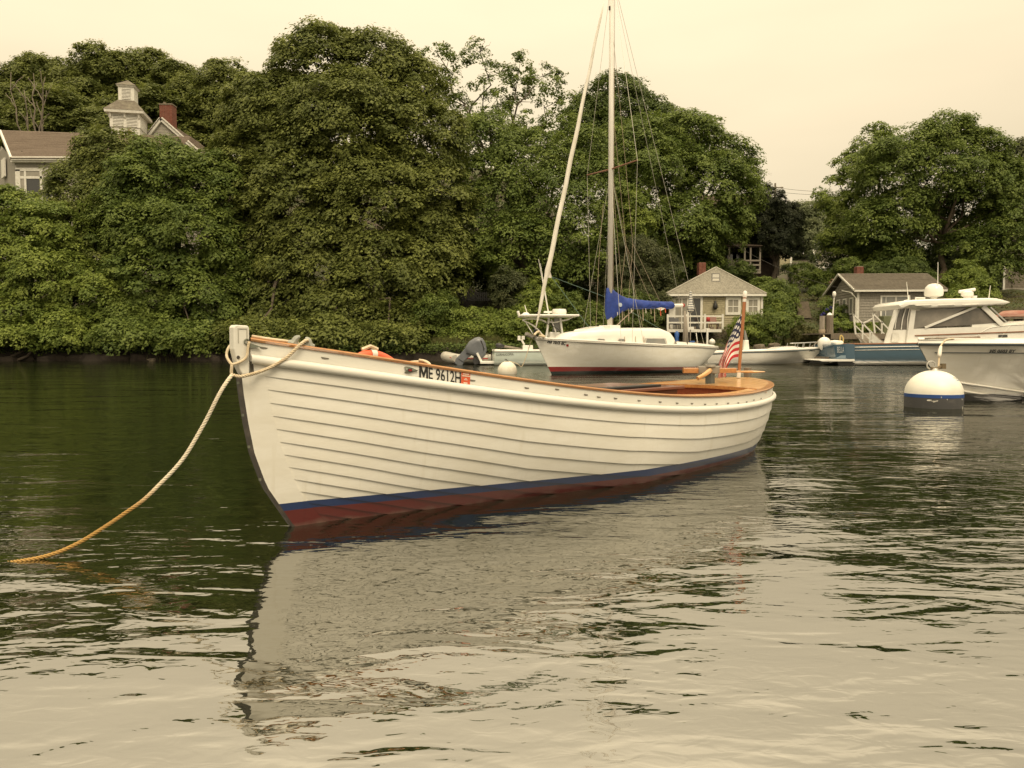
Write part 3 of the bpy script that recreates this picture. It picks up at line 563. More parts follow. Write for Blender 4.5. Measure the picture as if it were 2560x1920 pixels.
def f_bank(g, n):
    x = -36 + 44 * g.random(n); return x, shore(x) + .02 + .22 * np.sin(x * 2.1) * np.sin(x * .7) + np.abs(g.normal(size=n)) * 1.5
cover('low leafy ground cover along the top of the left bank', 'ground_cover', f_bank, 26000, 'dark', 1, .17, .35)
def f_lawn(g, n):
    x = 7 + 32 * g.random(n); return x, shore(x) + .5 + g.random(n) * 16
cover('short lawn grass around the cottages', 'lawn_grass', f_lawn, 30000, 'reed', 2, .12, .06)

# ------------------------------------------------------------------ the white clinker launch
BF = Frame(on_z(727, 1316), 45.506)
XS0, XS1 = -.218, 4.861
_co = np.linalg.solve(np.vander([0, .25, .5, .75, 1.], 5), [.983, .78, .622, .57, .624])
def b_zs(x): return np.polyval(_co, (np.asarray(x, float) - XS0) / (XS1 - XS0))
def _plan(x, x0, x1, xm, B, pb, n, m):
    x = np.asarray(x, float); fr = np.clip((xm - x) / (xm - x0), 0, 1); ba = np.clip((x - xm) / (x1 - xm), 0, 1)
    return np.where(x < xm, B * (1 - fr**pb), B * (1 - ba**n)**(1 / m))
def b_bs(x): return np.maximum(_plan(x, XS0, XS1, 2.96, .701, 1.9, 2.743, 1.916), np.where(np.asarray(x) < 1, .022, 0))
def b_bw(x): return np.maximum(_plan(x, .06, 4.753, 2.338, .58, 1.0, 2.5, 2.0), .018)
RUB = .118                               # rubbing strake below the sheer
_fz = [-.45, -.28, -.15, 0, .015, .15, .23, .405, .565, .725, .85, .93, 1.05]; _fx = [.75, .36, .14, -.005, -.018, -.106, -.159, -.222, -.253, -.276, -.286, -.303, -.303]
def stem_x(z): return np.interp(z, _fz, _fx)
def hood_x(z): return np.interp(z, [-.45, -.28, 0, .146, .195, .355, .47, .65, .80, .9], [.95, .52, .13, .009, -.024, -.093, -.131, -.175, -.20, -.205])
def tail_x(z): return np.interp(z, [-.45, 0, .5], [4.66, 4.753, 4.861])
KEEL = .34
def station(u, nz=60):
    """one cross-section: x, half-breadth, z from under the rubbing strake down to the keel, with girth"""
    x_t = XS0 + u * (XS1 - XS0); zr = float(b_zs(x_t)) - RUB; z = np.linspace(zr, -KEEL, nz)
    x = hood_x(z) + u * (tail_x(z) - hood_x(z)); bt = max(float(b_bs(x[0])), .022); bw = min(float(b_bw(np.interp(0, z[::-1], x[::-1]))), bt * .985)
    ze = (zr - z) / (zr + KEEL); zw = zr / (zr + KEEL); cc = 1.45
    a = math.log(max(1e-4, 1 - (bw / bt)**cc)) / math.log(zw); a = min(max(a, .9), 6); b = bt * np.maximum(1 - ze**a, 0)**(1 / cc); b = np.maximum(b, .02)
    g = np.r_[0, np.cumsum(np.hypot(np.diff(b), np.diff(z)))]; return x, b, z, g
NST = 17
def nw(u): return np.interp(u, [0, .06, .14, .28, .44, .6, .8, .92, 1], [13, 11.6, 9.8, 7.5, 5.9, 4.95, 4.8, 5.3, 6.2])
UST = np.r_[np.linspace(0, .12, 9)[:-1], np.linspace(.12, .8, 22)[:-1], np.linspace(.8, .96, 12)[:-1], np.linspace(.96, 1, 9)]
LINES = np.zeros((len(UST), NST + 1, 3))
for i, u_ in enumerate(UST):
    x, b, z, g = station(u_); gw = np.interp(0, -z, g); n_ = float(nw(u_)); k = np.arange(NST + 1)
    t = np.where(k <= n_, k / n_ * gw, gw + (k - n_) / (NST - n_) * (g[-1] - gw))
    LINES[i] = np.stack([np.interp(t, g, x), np.interp(t, g, b), np.interp(t, g, z)], -1)
HULLP = band_mat('launch_paint', [(.090, (.092, .008, .007), .0175), (.130, (.007, .026, .105), .0125), (9, (.80, .785, .725), 0)], rough=.33, coat=.15, dirt=(.05, (.22, .19, .15)))
launch = thing('launch_boat', 'white clinker built wooden launch moored in front, lettered ME 9612H', 'boat', BF.o, BF.deg)
def side(v, s):                          # port side is towards us (-y)
    v = np.array(v, float); v[..., 1] = -v[..., 1] * s; return v
for s in (1, -1):
    for k in range(NST):
        T, Bm = LINES[:, k], LINES[:, k + 1]; d = Bm - T; nrm = np.stack([np.zeros(len(d)), -d[:, 2], d[:, 1]], -1); nrm /= np.linalg.norm(nrm, axis=1)[:, None] + 1e-9
        fade = np.clip((UST - .0) / .025, 0, 1)[:, None] * (1 - np.clip((UST - .985) / .015, 0, 1))[:, None]
        lip = .0095 * fade; G = [T + nrm * .0005, T + d * .5 + nrm * lip * .55, Bm + nrm * lip, Bm + nrm * lip + d * .012, Bm - nrm * .004]
        mb = MB(); mb.grid(np.stack([side(q, s) for q in G], 1), flip=s < 0); mb.build('plank', HULLP, launch, smooth=35)
def rail_path(dz, out, u0=0.0, n=90, s=1):
    t = np.linspace(u0, 1, n); x = XS0 + np.where(t < .6, t / .6 * .62, .62 + .38 * np.sin((t - .6) / .4 * math.pi / 2)) * (XS1 - XS0)
    P = np.stack([x, b_bs(x), b_zs(x) + dz], -1); T = np.gradient(P, axis=0); nn = np.stack([-T[:, 1], T[:, 0], 0 * T[:, 0]], -1); nn /= np.linalg.norm(nn, axis=1)[:, None] + 1e-9
    nn[0] = nn[1]; P = P + nn * out; P[-1, 1] = 0; return side(P, s), side(nn, s)
WHITEB = mat('launch_white', (.80, .785, .725), .36, col2=(.70, .685, .62), scale=2.2, stretch=(.6, 1, 2.5), bump=.0015, bscale=14, coat=.1)
for s in (1, -1):
    pa, nn = rail_path(-.0195, 0, s=s); pb, _ = rail_path(-RUB, 0, s=s); mb = MB()        # topside strake above the rub rail
    mb.grid(np.stack([pa - nn * .022, pa + nn * .001, pb + nn * .001, pb - nn * .022], 1), flip=s < 0); mb.build('sheer_strake', WHITEB, launch, smooth=35)
    p, nn = rail_path(-.106, .012, s=s); mb = MB(); th = np.linspace(-1.9, 1.75, 11)   # half round rub rail
    G = np.stack([p + nn * (.021 * math.cos(a)) + np.array([0, 0, .024 * math.sin(a)]) for a in th], 1); mb.grid(G, flip=s > 0); mb.build('rub_rail', WHITEB, launch, smooth=True)
    p, nn = rail_path(0, 0, s=s); mb = MB()                                         # varnished cap rail
    G = np.stack([p - nn * .050 + [0, 0, -.019], p - nn * .050 + [0, 0, -.003], p + nn * .010 + [0, 0, -.001], p + nn * .015 + [0, 0, -.008], p + nn * .010 + [0, 0, -.018], p - nn * .05 + [0, 0, -.019]], 1); mb.grid(G, flip=s > 0); mb.build('cap_rail', VARN, launch, smooth=30)
# stem, stem head and the dark band on its leading edge
z_ = np.r_[np.linspace(-.42, .80, 26)]; mb = MB(); fr, ho = stem_x(z_) + .020, hood_x(z_) + .05
G = np.stack([np.stack([fr, 0 * z_ + y * .75, z_], -1) for y in (-.022, .022)] + [np.stack([ho, 0 * z_ + .04, z_], -1), np.stack([ho, 0 * z_ - .04, z_], -1)], 1); G = np.stack([G[:, 0], G[:, 1], G[:, 2], G[:, 3]], 1)
mb.grid(G, closed=True); mb.build('stem', HULLP, launch, smooth=25)
mb = MB(); f0 = stem_x(z_); mb.grid(np.stack([np.stack([f0 + .020, 0 * z_ - .0165, z_], -1), np.stack([f0 + .003, 0 * z_ - .012, z_], -1), np.stack([f0 + .003, 0 * z_ + .012, z_], -1), np.stack([f0 + .020, 0 * z_ + .0165, z_], -1)], 1)); mb.build('stem_band', IRON, launch)
for z in (.76, .60, .44, .27): mb = MB(); mb.box((float(stem_x(z)), -.012, z), (.008, .012, .012)); mb.build('band_bolt', BRONZE, launch)
mb = MB(); pr = [(-.303, .925), (-.303, 1.030), (-.294, 1.043), (-.229, 1.040), (-.222, 1.030), (-.222, .935), (-.225, .80), (-.262, .80), (-.285, .845)]
mb.prism([(x, -.026, z) for x, z in pr], (0, .052, 0)); hd_ = mb.build('stem_head', WHITEB, launch, bevel=.006)
mb = MB(); mb.bx((-.283, -.0285, .955), (-.2785, -.0245, 1.027)); mb.bx((-.2785, -.0285, 1.0225), (-.234, -.0245, 1.027)); mb.bx((-.2385, -.0285, .96), (-.234, -.0245, 1.0225)); mb.build('panel_moulding', mat('grey_seam', (.42, .40, .34), .7), hd_)
mb = MB(); mb.lathe([(0, .004), (.008, .003), (.009, 0)], 10); o = mb.build('bolt_head', IRON, launch); o.location = (-.283, -.027, .885); o.rotation_euler = (R(90), 0, 0)
mb = MB(); mb.add([(-.225, -.034, .955), (-.225, -.034, .93), (-.17, -.052, .935), (-.225, -.02, .955), (-.225, -.02, .93), (-.17, -.035, .935)], [(0, 1, 2), (3, 5, 4), (0, 3, 4, 1), (1, 4, 5, 2), (2, 5, 3, 0)]); mb.build('bow_chock', BRONZE, launch)
mb = MB(); mb.tube([(-.240 + .012 * math.cos(a), -.031, .962 + .012 * math.sin(a)) for a in np.linspace(0, 6.2832, 13)], .0035, 6, False); mb.build('rope_hole', BRONZE, launch)
# inside: lining, floor, deck ring with cockpit opening, engine box
for s in (1, -1):
    mb = MB(); p, nn = rail_path(-.022, -.035, u0=.02, s=s); kp = p[:, 0] < 4.1; p, nn = p[kp], nn[kp]; q = p + np.array([0, 0, -.30]) - nn * .05; mb.grid(np.stack([p, q], 1), flip=s > 0); mb.build('inner_lining', REDWOOD, launch, smooth=True)
ux = np.linspace(.25, 4.0, 24); fb_ = np.maximum(np.minimum(b_bs(ux) - .16, b_bw(ux) - .02), .008); mb = MB(); mb.grid(np.stack([np.stack([ux, -fb_, b_zs(ux) * .35], -1), np.stack([ux, fb_, b_zs(ux) * .35], -1)], 1)); mb.build('floor', REDWOOD, launch)
for x0 in (.9, 1.75):
    mb = MB(); b = float(b_bs(x0)) - .05; z = float(b_zs(x0)) - .17; mb.bx((x0 - .12, -b, z), (x0 + .12, b, z + .025)); mb.build('thwart', VARN, launch, bevel=.004)
AD = np.linspace(0, math.pi, 41); DX0, DXL = 4.02, 4.80                                # aft deck of planks
da, db = MB(), MB(); yy = np.linspace(-1, 1, 15)
for j in range(14):
    mb = MB(); t = np.linspace(0, 1, 10); rows = []
    for tt in t:
        def edge(yn):
            W = .645; y = yn * W; xs_ = np.linspace(DX0, DXL + .03, 80); bb = b_bs(xs_) - .03; xe = xs_[np.where(bb > abs(y))[0][-1]] if (bb > abs(y)).any() else DX0
            x = DX0 + (xe - DX0) * tt; return (x, y, float(b_zs(x)) - .012 + .020 * (1 - yn**2))
        rows.append([edge(yy[j] + .004), edge(yy[j + 1] - .004)])
    rows = np.array(rows); mb.grid(rows, flip=True); mb.grid(rows - [0, 0, .02]); mb.build('deck_plank', VARND, launch)
mb = MB(); yb = np.linspace(-.62, .62, 15); zz = [float(b_zs(DX0)) - .012 + .020 * (1 - (y / .645)**2) for y in yb]
mb.grid(np.array([[(DX0 - .012, y, z + .002), (DX0 - .012, y, z - .026)] for y, z in zip(yb, zz)])); mb.grid(np.array([[(DX0 - .012, y, z + .002), (DX0 + .03, y, z + .002)] for y, z in zip(yb, zz)]), flip=True); mb.build('deck_beam', VARN, launch)
mb = MB(); zt_ = float(b_zs(DX0)) - .022; mb.prism([(DX0 + .03, -.58, zt_), (DX0 + .03, -.46, .38), (DX0 + .03, .46, .38), (DX0 + .03, .58, zt_)], (.025, 0, 0)); mb.build('bulkhead', REDWOOD, launch)
for s in (1, -1):                                                                    # side decks along the cockpit
    xx = np.linspace(2.2, DX0 + .02, 22); o_, i_ = b_bs(xx) - .035, np.minimum(b_bs(xx) - .15, .56); mb = MB(); zz = b_zs(xx)
    mb.grid(np.stack([np.stack([xx, -s * o_, zz - .014], -1), np.stack([xx, -s * i_, zz - .004], -1), np.stack([xx, -s * i_, zz - .05], -1)], 1), flip=s < 0); mb.build('side_deck', VARND, launch, smooth=20)
eb = MB(); eb.bx((1.95, -.30, .22), (3.20, .34, .595)); ebx = eb.build('engine_box', MAHOG, launch, bevel=.006)
mb = MB(); mb.bx((1.90, -.335, .597), (3.25, .375, .622)); mb.build('lid', MAHOG, ebx, bevel=.005)
mb = MB(); mb.bx((2.30, -.28, .624), (2.42, .10, .638)); mb.bx((2.42, -.28, .624), (3.0, -.20, .640)); mb.build('hatch_hinge', BLACK, ebx, bevel=.003)
# lettering, sticker, side light, scuppers on the sheer strake (found where the photo shows them)
def on_top(px, py, side_=1):             # x, z on the near sheer strake for a photo pixel
    off = .3
    for _ in range(30):
        P = BF.loc(px, py, off); off = .5 * off + .5 * float(b_bs(np.clip(P[0], -.15, 4.85)))
    return P
def wrap(V, x0, z0, ang, lift):          # bend flat lettering onto the strake
    V = np.array(V, float); x = x0 + V[:, 0] * math.cos(ang) - V[:, 2] * math.sin(ang) * .0; z = z0 + V[:, 0] * math.sin(ang) + V[:, 2]
    bx_ = b_bs(np.clip(x, XS0, XS1)); return np.stack([x, -(bx_ + lift + V[:, 1]), z], -1)
a, b = on_top(1047, 948), on_top(1151, 960); h_ = on_top(1052, 916)[2] - a[2]; a[2] += .008
ang = math.atan2(b[2] - a[2], b[0] - a[0]); L_ = math.hypot(b[0] - a[0], b[2] - a[2])
wm, x9 = L_ * 21.5 / 104, L_ * 23.2 / 104; hh = h_ * .96
gm = np.array([(0, 0), (0, 1), (.27, 1), (.5, .46), (.73, 1), (1, 1), (1, 0), (.79, 0), (.79, .60), (.57, .10), (.43, .10), (.21, .60), (.21, 0)]); gm = np.stack([gm[:, 0] * wm, 0 * gm[:, 0], gm[:, 1] * hh], -1)
mb = MB(); mb.add(wrap(gm, a[0], a[2], ang, .004), [(0, 1, 11, 12), (1, 2, 10, 11), (2, 3, 9, 10), (3, 4, 8, 9), (4, 5, 6, 8), (6, 7, 8)])
tv, tf = text_verts('E 9612H', hh, L_ - x9, .012); tv[:, 0] += x9; mb.add(wrap(tv, a[0], a[2], ang, .004), tf); mb.build('registration_lettering', INK, launch)
def decal(p0, p1, p2, p3, name, mt, lift=.0045, parent=None):
    q = [on_top(*p) for p in (p0, p1, p2, p3)]; mb = MB(); n = 5; G = []
    for i in range(n):
        t = i / (n - 1); lo_ = q[0] + (q[1] - q[0]) * t; hi_ = q[3] + (q[2] - q[3]) * t; G.append([(p[0], -(float(b_bs(p[0])) + lift), p[2]) for p in (lo_, hi_)])
    mb.grid(np.array(G)); return mb.build(name, mt, parent or launch)
st = decal((1151, 961), (1173.5, 963.5), (1174.5, 931), (1152.5, 929.5), 'sticker', STICK)
for r_ in (((1155.5, 935.8), (1171, 937), (1171, 934.6), (1155.5, 933.4)), ((1153.5, 940.5), (1173, 942.3), (1173, 939.6), (1153.5, 937.8)), ((1160, 946.8), (1165, 947.3), (1165, 945.6), (1160, 945.2)), ((1158, 950), (1167, 950.8), (1167, 948.8), (1158, 948)), ((1157, 959), (1167, 960), (1167, 956.4), (1157, 955.4))):
    decal(*r_, 'sticker_print', PRINT, .006, launch)
p0, p1 = on_top(1010, 925), on_top(1050, 926); mb = MB()
kl = float(np.linalg.norm(p1 - p0)) / .125 * .74; prof = [(x * kl, w * kl) for x, w in [(0, .030), (.018, .036), (.05, .034), (.09, .020), (.125, .005)]]
for sgn in (1,): 
    rows = []
    for x, w in prof: rows.append([(x, -w), (x, -w * .55), (x, 0), (x, w * .55), (x, w)])
    V = np.array([[(r[0], [.0, .012, .016, .012, .0][j], r[1]) for j, r in enumerate(row)] for row in rows])
    W_ = wrap(V.reshape(-1, 3), p0[0], p0[2], math.atan2(p1[2] - p0[2], p1[0] - p0[0]), .001).reshape(V.shape); mb.grid(W_)
lt = mb.build('side_light', BRONZE, launch, smooth=40)
mb = MB(); V = np.array([(x * kl, .0185, z * kl) for x in (.016, .060) for z in (-.017, .017)]); mb.add(wrap(V, p0[0], p0[2], math.atan2(p1[2] - p0[2], p1[0] - p0[0]), .001), [(0, 2, 3, 1)]); mb.build('lens_surround', BLACK, lt)
mb = MB(); V = np.array([(x * kl, .0205, z * kl) for x in (.021, .055) for z in (-.010, .010)]); mb.add(wrap(V, p0[0], p0[2], math.atan2(p1[2] - p0[2], p1[0] - p0[0]), .001), [(0, 2, 3, 1)]); mb.build('lens', mat('red_lens', (.25, .02, .02), .15), lt)
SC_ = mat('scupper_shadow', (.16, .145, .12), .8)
for px, py in [(658, 869.5), (812, 895.5), (1180, 951), (1316, 970), (1392, 973.5), (1464, 987), (1496, 992.7), (1538, 996), (1597, 1001.7), (1649.5, 1005), (1692, 1008), (1729, 1009), (1762, 1010.7), (1791, 1009.5), (1819.5, 1008), (1845, 1007), (1866, 1004.6), (1884, 1000), (1902, 996)]:
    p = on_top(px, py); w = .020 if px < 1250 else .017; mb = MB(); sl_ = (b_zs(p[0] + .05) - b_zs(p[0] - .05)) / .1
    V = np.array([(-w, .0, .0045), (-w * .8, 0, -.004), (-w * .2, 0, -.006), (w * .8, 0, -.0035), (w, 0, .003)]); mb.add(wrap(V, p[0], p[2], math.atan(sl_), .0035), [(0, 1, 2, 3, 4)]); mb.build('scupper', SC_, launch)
# rudder post with cross tiller, stern post
f_ = lambda px, py, off=0: BF.loc(px, py, off)
pz = f_(1775, 958); mb = MB(); mb.bx((pz[0] - .035, -.03, pz[2] - .06), (pz[0] + .035, .03, f_(1775, 926)[2])); mb.build('rudder_post', mat('bronze_green_metal', (.13, .15, .145), .45, metal=.5, col2=(.09, .11, .11), scale=15), launch, bevel=.004)
c_ = f_(1775, 926)
def cdir(L_): return np.array([math.cos(R(45.5)), -math.sin(R(45.5)), 0]) * L_     # runs straight across the view
mb = MB(); mb.bar(c_ + cdir(-.245), c_ + cdir(-.105), .05, .048); mb.build('cross_tiller', VARN, launch, bevel=.004)
mb = MB(); mb.bar(c_ + cdir(.075), c_ + cdir(.235), .05, .044); mb.build('cross_tiller', VARN, launch, bevel=.004)
mb = MB(); mb.bar(c_ + cdir(-.11) + [0, 0, .004], c_ + cdir(.08) + [0, 0, .004], .062, .062); mb.tube([c_ + [0, 0, .03], c_ + [0, 0, .052]], [.055, .05], 14); mb.bar(c_ + cdir(-.115) + [0, 0, .037], c_ + cdir(.10) + [0, 0, .037], .03, .008); mb.build('tiller_head', mat('grey_bracket', (.28, .26, .22), .5, metal=.3, col2=(.2, .18, .15), scale=12), launch, bevel=.005)
fw = -np.array([math.sin(R(45.5)), math.cos(R(45.5)), 0])                             # towards the camera
hp = smooth_path([c_ + fw * .03 + cdir(-.01), c_ + fw * .09 + cdir(-.03) + [0, 0, -.002], c_ + fw * .17 + cdir(-.09) + [0, 0, -.03], c_ + fw * .22 + cdir(-.165) + [0, 0, -.062]], 12)
mb = MB(); mb.tube(hp, np.interp(np.arange(12), [0, 4, 11], [.024, .021, .017]), 8); mb.build('tiller', VARND, launch, smooth=30)
sp_ = f_(1869, 936); mb = MB(); mb.bx((sp_[0] - .03, -.028, sp_[2] - .06), (sp_[0] + .03, .028, f_(1869, 919)[2])); mb.build('stern_post', GREYW, launch, bevel=.005)
a_ = f_(1845, 930.5, .0); b_ = f_(1906, 931.5, .0); b_[0] = a_[0]; mb = MB(); q0, q1 = f_(1836, 929, .03), f_(1836, 929, .03) + cdir(.27) + fw * .05; mb.tube([q0, q0 + (q1 - q0) * .6, q1], [.007, .011, .004], 8); mb.build('yoke_bar', VARND, launch)
# skene bow chock on the cap rail
cA, cB = on_top(722, 857), on_top(790, 868); mb = MB()
def cp(px, py, off=.0): 
    P = on_top(px, py); return np.array([P[0], -(float(b_bs(P[0])) - .012 + off), P[2]])
mb.tube(smooth_path([cp(722, 856), cp(736, 857), cp(741, 850), cp(747, 843.5), cp(753, 841.5)], 12), np.interp(np.arange(12), [0, 3, 8, 11], [.012, .018, .016, .007]), 8)
mb.tube(smooth_path([cp(789, 866.5), cp(778, 864), cp(775, 855), cp(772, 848.5), cp(766, 845.5)], 12), np.interp(np.arange(12), [0, 3, 8, 11], [.012, .018, .016, .007]), 8)
mb.bar(cp(724, 858), cp(788, 868), .03, .016); mb.build('bow_fairlead', mat('galvanised', (.36, .37, .32), .6, metal=.2, col2=(.27, .28, .24), scale=18), launch, smooth=40)

# ------------------------------------------------------------------ ropes of the launch
L2 = lambda P: BF.o + P[0] * BF.u - P[1] * BF.v * 1 + np.array([0, 0, P[2]])        # local to world
bow_w = L2(np.array([-.30, -.02, .80]))
pts = [(581, 936), (564, 959), (506, 1067), (452, 1154), (398, 1212), (361, 1248), (311, 1284), (253, 1323), (195, 1358), (152, 1378), (100, 1394)]
ys_ = np.linspace(bow_w[1] - .02, on_z(60, 1404)[1], len(pts) + 1); W = [at(x, y, Y) for (x, y), Y in zip(pts, ys_)] + [on_z(50, 1403, .0), on_z(15, 1408, -.010), on_z(-60, 1416, -.03)]
ROPEP = bpy.data.materials.new('painter_rope'); ROPEP.use_nodes = True; nt = ROPEP.node_tree; p = nt.nodes['Principled BSDF']; p.inputs['Roughness'].default_value = .85
tc = nt.nodes.new('ShaderNodeTexCoord'); sp = nt.nodes.new('ShaderNodeSeparateXYZ'); nz = nt.nodes.new('ShaderNodeTexNoise'); nz.inputs['Scale'].default_value = 5; ma = nt.nodes.new('ShaderNodeMath'); ma.operation = 'MULTIPLY_ADD'; ma.inputs[1].default_value = .22
mr = nt.nodes.new('ShaderNodeMapRange'); mr.inputs[1].default_value = .28; mr.inputs[2].default_value = .46; mx = nt.nodes.new('ShaderNodeMix'); mx.data_type = 'RGBA'; mx.inputs[6].default_value = (.40, .24, .07, 1); mx.inputs[7].default_value = (.74, .67, .53, 1)
nt.links.new(tc.outputs['Object'], sp.inputs[0]); nt.links.new(tc.outputs['Object'], nz.inputs[0]); nt.links.new(nz.outputs[0], ma.inputs[0]); nt.links.new(sp.outputs[2], ma.inputs[2]); nt.links.new(ma.outputs[0], mr.inputs[0]); nt.links.new(mr.outputs[0], mx.inputs[0]); nt.links.new(mx.outputs[2], p.inputs['Base Color'])
tag(rope_mb(np.array(W), .0092, .046).build('mooring_rope', ROPEP, smooth=True), 'long twisted mooring rope running from the bow into the water at the left', 'rope')
def near(px, py, out=.014): 
    P = on_top(px, py); return L2(np.array([P[0], -(float(b_bs(np.clip(P[0], XS0, 4.8))) + out), P[2]]))
stp = [L2(np.array([-.31, -.012, .80])), L2(np.array([-.285, -.05, .793]))]
W = [near(770, 851.5, .0), near(762, 851.5, .012), near(748, 858, .028), near(707, 894.6, .034), near(677, 913, .036), near(642, 929, .036), near(607, 937.5, .05), stp[1], stp[0]]
tag(rope_mb(np.array(W), .0088, .040).build('bow_rope', ROPEW, smooth=True), 'cream twisted rope looped from the bow fairlead around the stem', 'rope')
W = [L2(np.array(q)) for q in [(-.232, -.040, .962), (-.238, -.040, .935), (-.25, -.042, .885), (-.29, -.034, .858), (-.312, -.02, .852), (-.318, .0, .868), (-.315, .03, .90), (-.295, .036, .94), (-.25, .036, .965), (-.21, .034, .965)]]
mb = MB(); mb.tube(smooth_path(W, 40), .0068, 8); o = mb.build('bridle_loop', ROPEW, smooth=True)
W2 = [L2(np.array(q)) for q in [(-.312, -.02, .850), (-.314, -.016, .82), (-.312, -.014, .798)]]
tag(o, 'smooth pale rope bridle hung through the stem head hole', 'rope')
mb = MB(); mb.tube(smooth_path(W2, 8), .008, 8); mb.build('bridle_tail', ROPEW, o, smooth=True)
mb = MB(); W = [L2(np.array([x, -float(b_bs(x)) + .02 + .008 * math.sin(x * 40), float(b_zs(x)) + .008])) for x in np.linspace(-.2, .02, 10)]; mb.tube(W, .008, 7); tag(mb.build('rope_tail', ROPEW, smooth=True), 'short white rope end lying on the cap rail by the stem head', 'rope')
# drips of weed from the rope
# life ring and coil inside the launch
def ring(name, label, cat, px, py, off, r, rr, mt, rx):
    P = BF.loc(px, py, off); t = thing(name, label, cat, L2(P), BF.deg); mb = MB(); a = np.linspace(0, 2 * math.pi, 33)[:-1]
    G = np.array([[((r + rr * math.cos(b)) * math.cos(t_), (r + rr * math.cos(b)) * math.sin(t_), rr * math.sin(b)) for b in np.linspace(0, 2 * math.pi, 11)[:-1]] for t_ in np.r_[a, a[0]]])
    mb.grid(G, closed=True); o = mb.build('ring', mt, t, smooth=True); t.rotation_euler[0] = rx; return t, o
t, o = ring('life_ring', 'orange life ring standing inside the launch behind the port rail', 'life ring', 950, 947, .0, .165, .030, ORANGE, R(55))
for a in (math.pi / 2 - .1, math.pi + .3, 0, -math.pi / 2):
    mb = MB(); mb.tube([(.165 * math.cos(a + e) + 0, .165 * math.sin(a + e), 0) for e in (-.11, 0, .11)], .033, 10, False); mb.build('band', TRIM, t, smooth=True)
mb = MB(); mb.tube([(.05, .19, .02), (.0, .205, .03), (-.05, .195, .01)], .012, 6); mb.build('cord', ROPEW, t)
P = BF.loc(1040, 919, .15); mb = MB(); a = np.linspace(0, 14, 90); mb.tube(np.stack([.11 * np.cos(a) * (1 - a * .02), .11 * np.sin(a) * (1 - a * .02), a * .003], -1) , .009, 6)
o = mb.build('rope_coil', ROPEW, smooth=True); o.location = L2(P) - np.array([0, 0, .03]); o.rotation_euler = (R(25), 0, 0); tag(o, 'white rope coil showing above the port rail over the letters', 'rope')
# flagstaff and flag
s0, s1 = BF.loc(1846.7, 941), BF.loc(1862, 741); FS = thing('flagstaff', 'varnished wooden flagstaff with white cap on the stern of the launch', 'flagstaff', L2(s0)); d_ = L2(s1) - L2(s0)
mb = MB(); mb.tube([d_ * .06, d_ * .985], [.0155, .0165], 12); mb.build('staff', mat('staff_wood', (.30, .10, .035), .3, col2=(.38, .16, .05), scale=5, stretch=(4, 4, .6), coat=.4), FS, smooth=30)
mb = MB(); mb.tube([d_ * -.02, d_ * .07], .0185, 12); mb.build('socket', TRIM, FS, smooth=30)
mb = MB(); mb.tube([d_ * .985, d_ * 1.0, d_ * 1.05, d_ * 1.066, d_ * 1.072], [.019, .0215, .021, .014, .004], 12); mb.build('cap', WHITE, FS, smooth=30)
mb = MB(); mb.tube([d_ * .93, d_ * .97], .0185, 12); mb.build('collar', TRIM, FS, smooth=30)
fl = bpy.data.materials.new('flag_cloth'); fl.use_nodes = True; nt = fl.node_tree; N = nt.nodes.new; Lk = nt.links.new; p = nt.nodes['Principled BSDF']; p.inputs['Roughness'].default_value = .8
uv = N('ShaderNodeUVMap'); sp = N('ShaderNodeSeparateXYZ'); Lk(uv.outputs[0], sp.inputs[0])
def M(op, a, b=None, c=None):
    q = N('ShaderNodeMath'); q.operation = op
    for i, k in enumerate((a, b, c)):
        if k is None: continue
        if isinstance(k, (int, float)): q.inputs[i].default_value = k
        else: Lk(k, q.inputs[i])
    return q.outputs[0]
U_, V_ = sp.outputs[0], sp.outputs[1]     # u along the fly, v down the hoist
strp = M('LESS_THAN', M('MODULO', M('MULTIPLY', V_, 6.5), 1.0), .5)
can = M('MULTIPLY', M('LESS_THAN', U_, .42), M('LESS_THAN', V_, 7 / 13))
cx, cy = M('MULTIPLY', U_, 3.5 / .42), M('MULTIPLY', V_, 3.0 / (7 / 13))
def dots(ox, oy):
    fx, fy = M('SUBTRACT', M('FRACT', M('ADD', cx, ox)), .5), M('SUBTRACT', M('FRACT', M('ADD', cy, oy)), .5)
    return M('LESS_THAN', M('ADD', M('MULTIPLY', fx, fx), M('MULTIPLY', fy, fy)), .05)
star = M('MAXIMUM', dots(0, 0), dots(.5, .5))
def mixc(f, a, b):
    q = N('ShaderNodeMix'); q.data_type = 'RGBA'; Lk(f, q.inputs[0])
    for i, k in ((6, a), (7, b)):
        if isinstance(k, tuple): q.inputs[i].default_value = (*k, 1)
        else: Lk(k, q.inputs[i])
    return q.outputs[2]
Lk(mixc(can, mixc(strp, (.80, .74, .68), (.52, .024, .038)), mixc(star, (.014, .018, .055), (.72, .70, .66))), p.inputs['Base Color'])
tr = N('ShaderNodeBsdfTranslucent'); Lk(p.inputs['Base Color'].links[0].from_socket, tr.inputs[0]); ms = N('ShaderNodeMixShader'); ms.inputs[0].default_value = .25; Lk(p.outputs[0], ms.inputs[1]); Lk(tr.outputs[0], ms.inputs[2]); Lk(ms.outputs[0], nt.nodes['Material Output'].inputs[0])
z2 = lambda x, y: (1680 + x / 4.739, 660 + y / 4.739)
top = smooth_path([(*z2(828, 590), 0), (*z2(768, 690), .02), (*z2(712, 805), -.01), (*z2(655, 930), .03), (*z2(600, 1070), .0), (*z2(556, 1180), .03), (*z2(556, 1260), .05), (*z2(545, 1350), .06)], 41)
mid_ = smooth_path([(*z2(805, 850), 0), (*z2(745, 880), -.035), (*z2(690, 945), -.01), (*z2(645, 1040), -.05), (*z2(610, 1130), -.02), (*z2(598, 1200), .0), (*z2(592, 1270), .0), (*z2(590, 1345), .01)], 41)
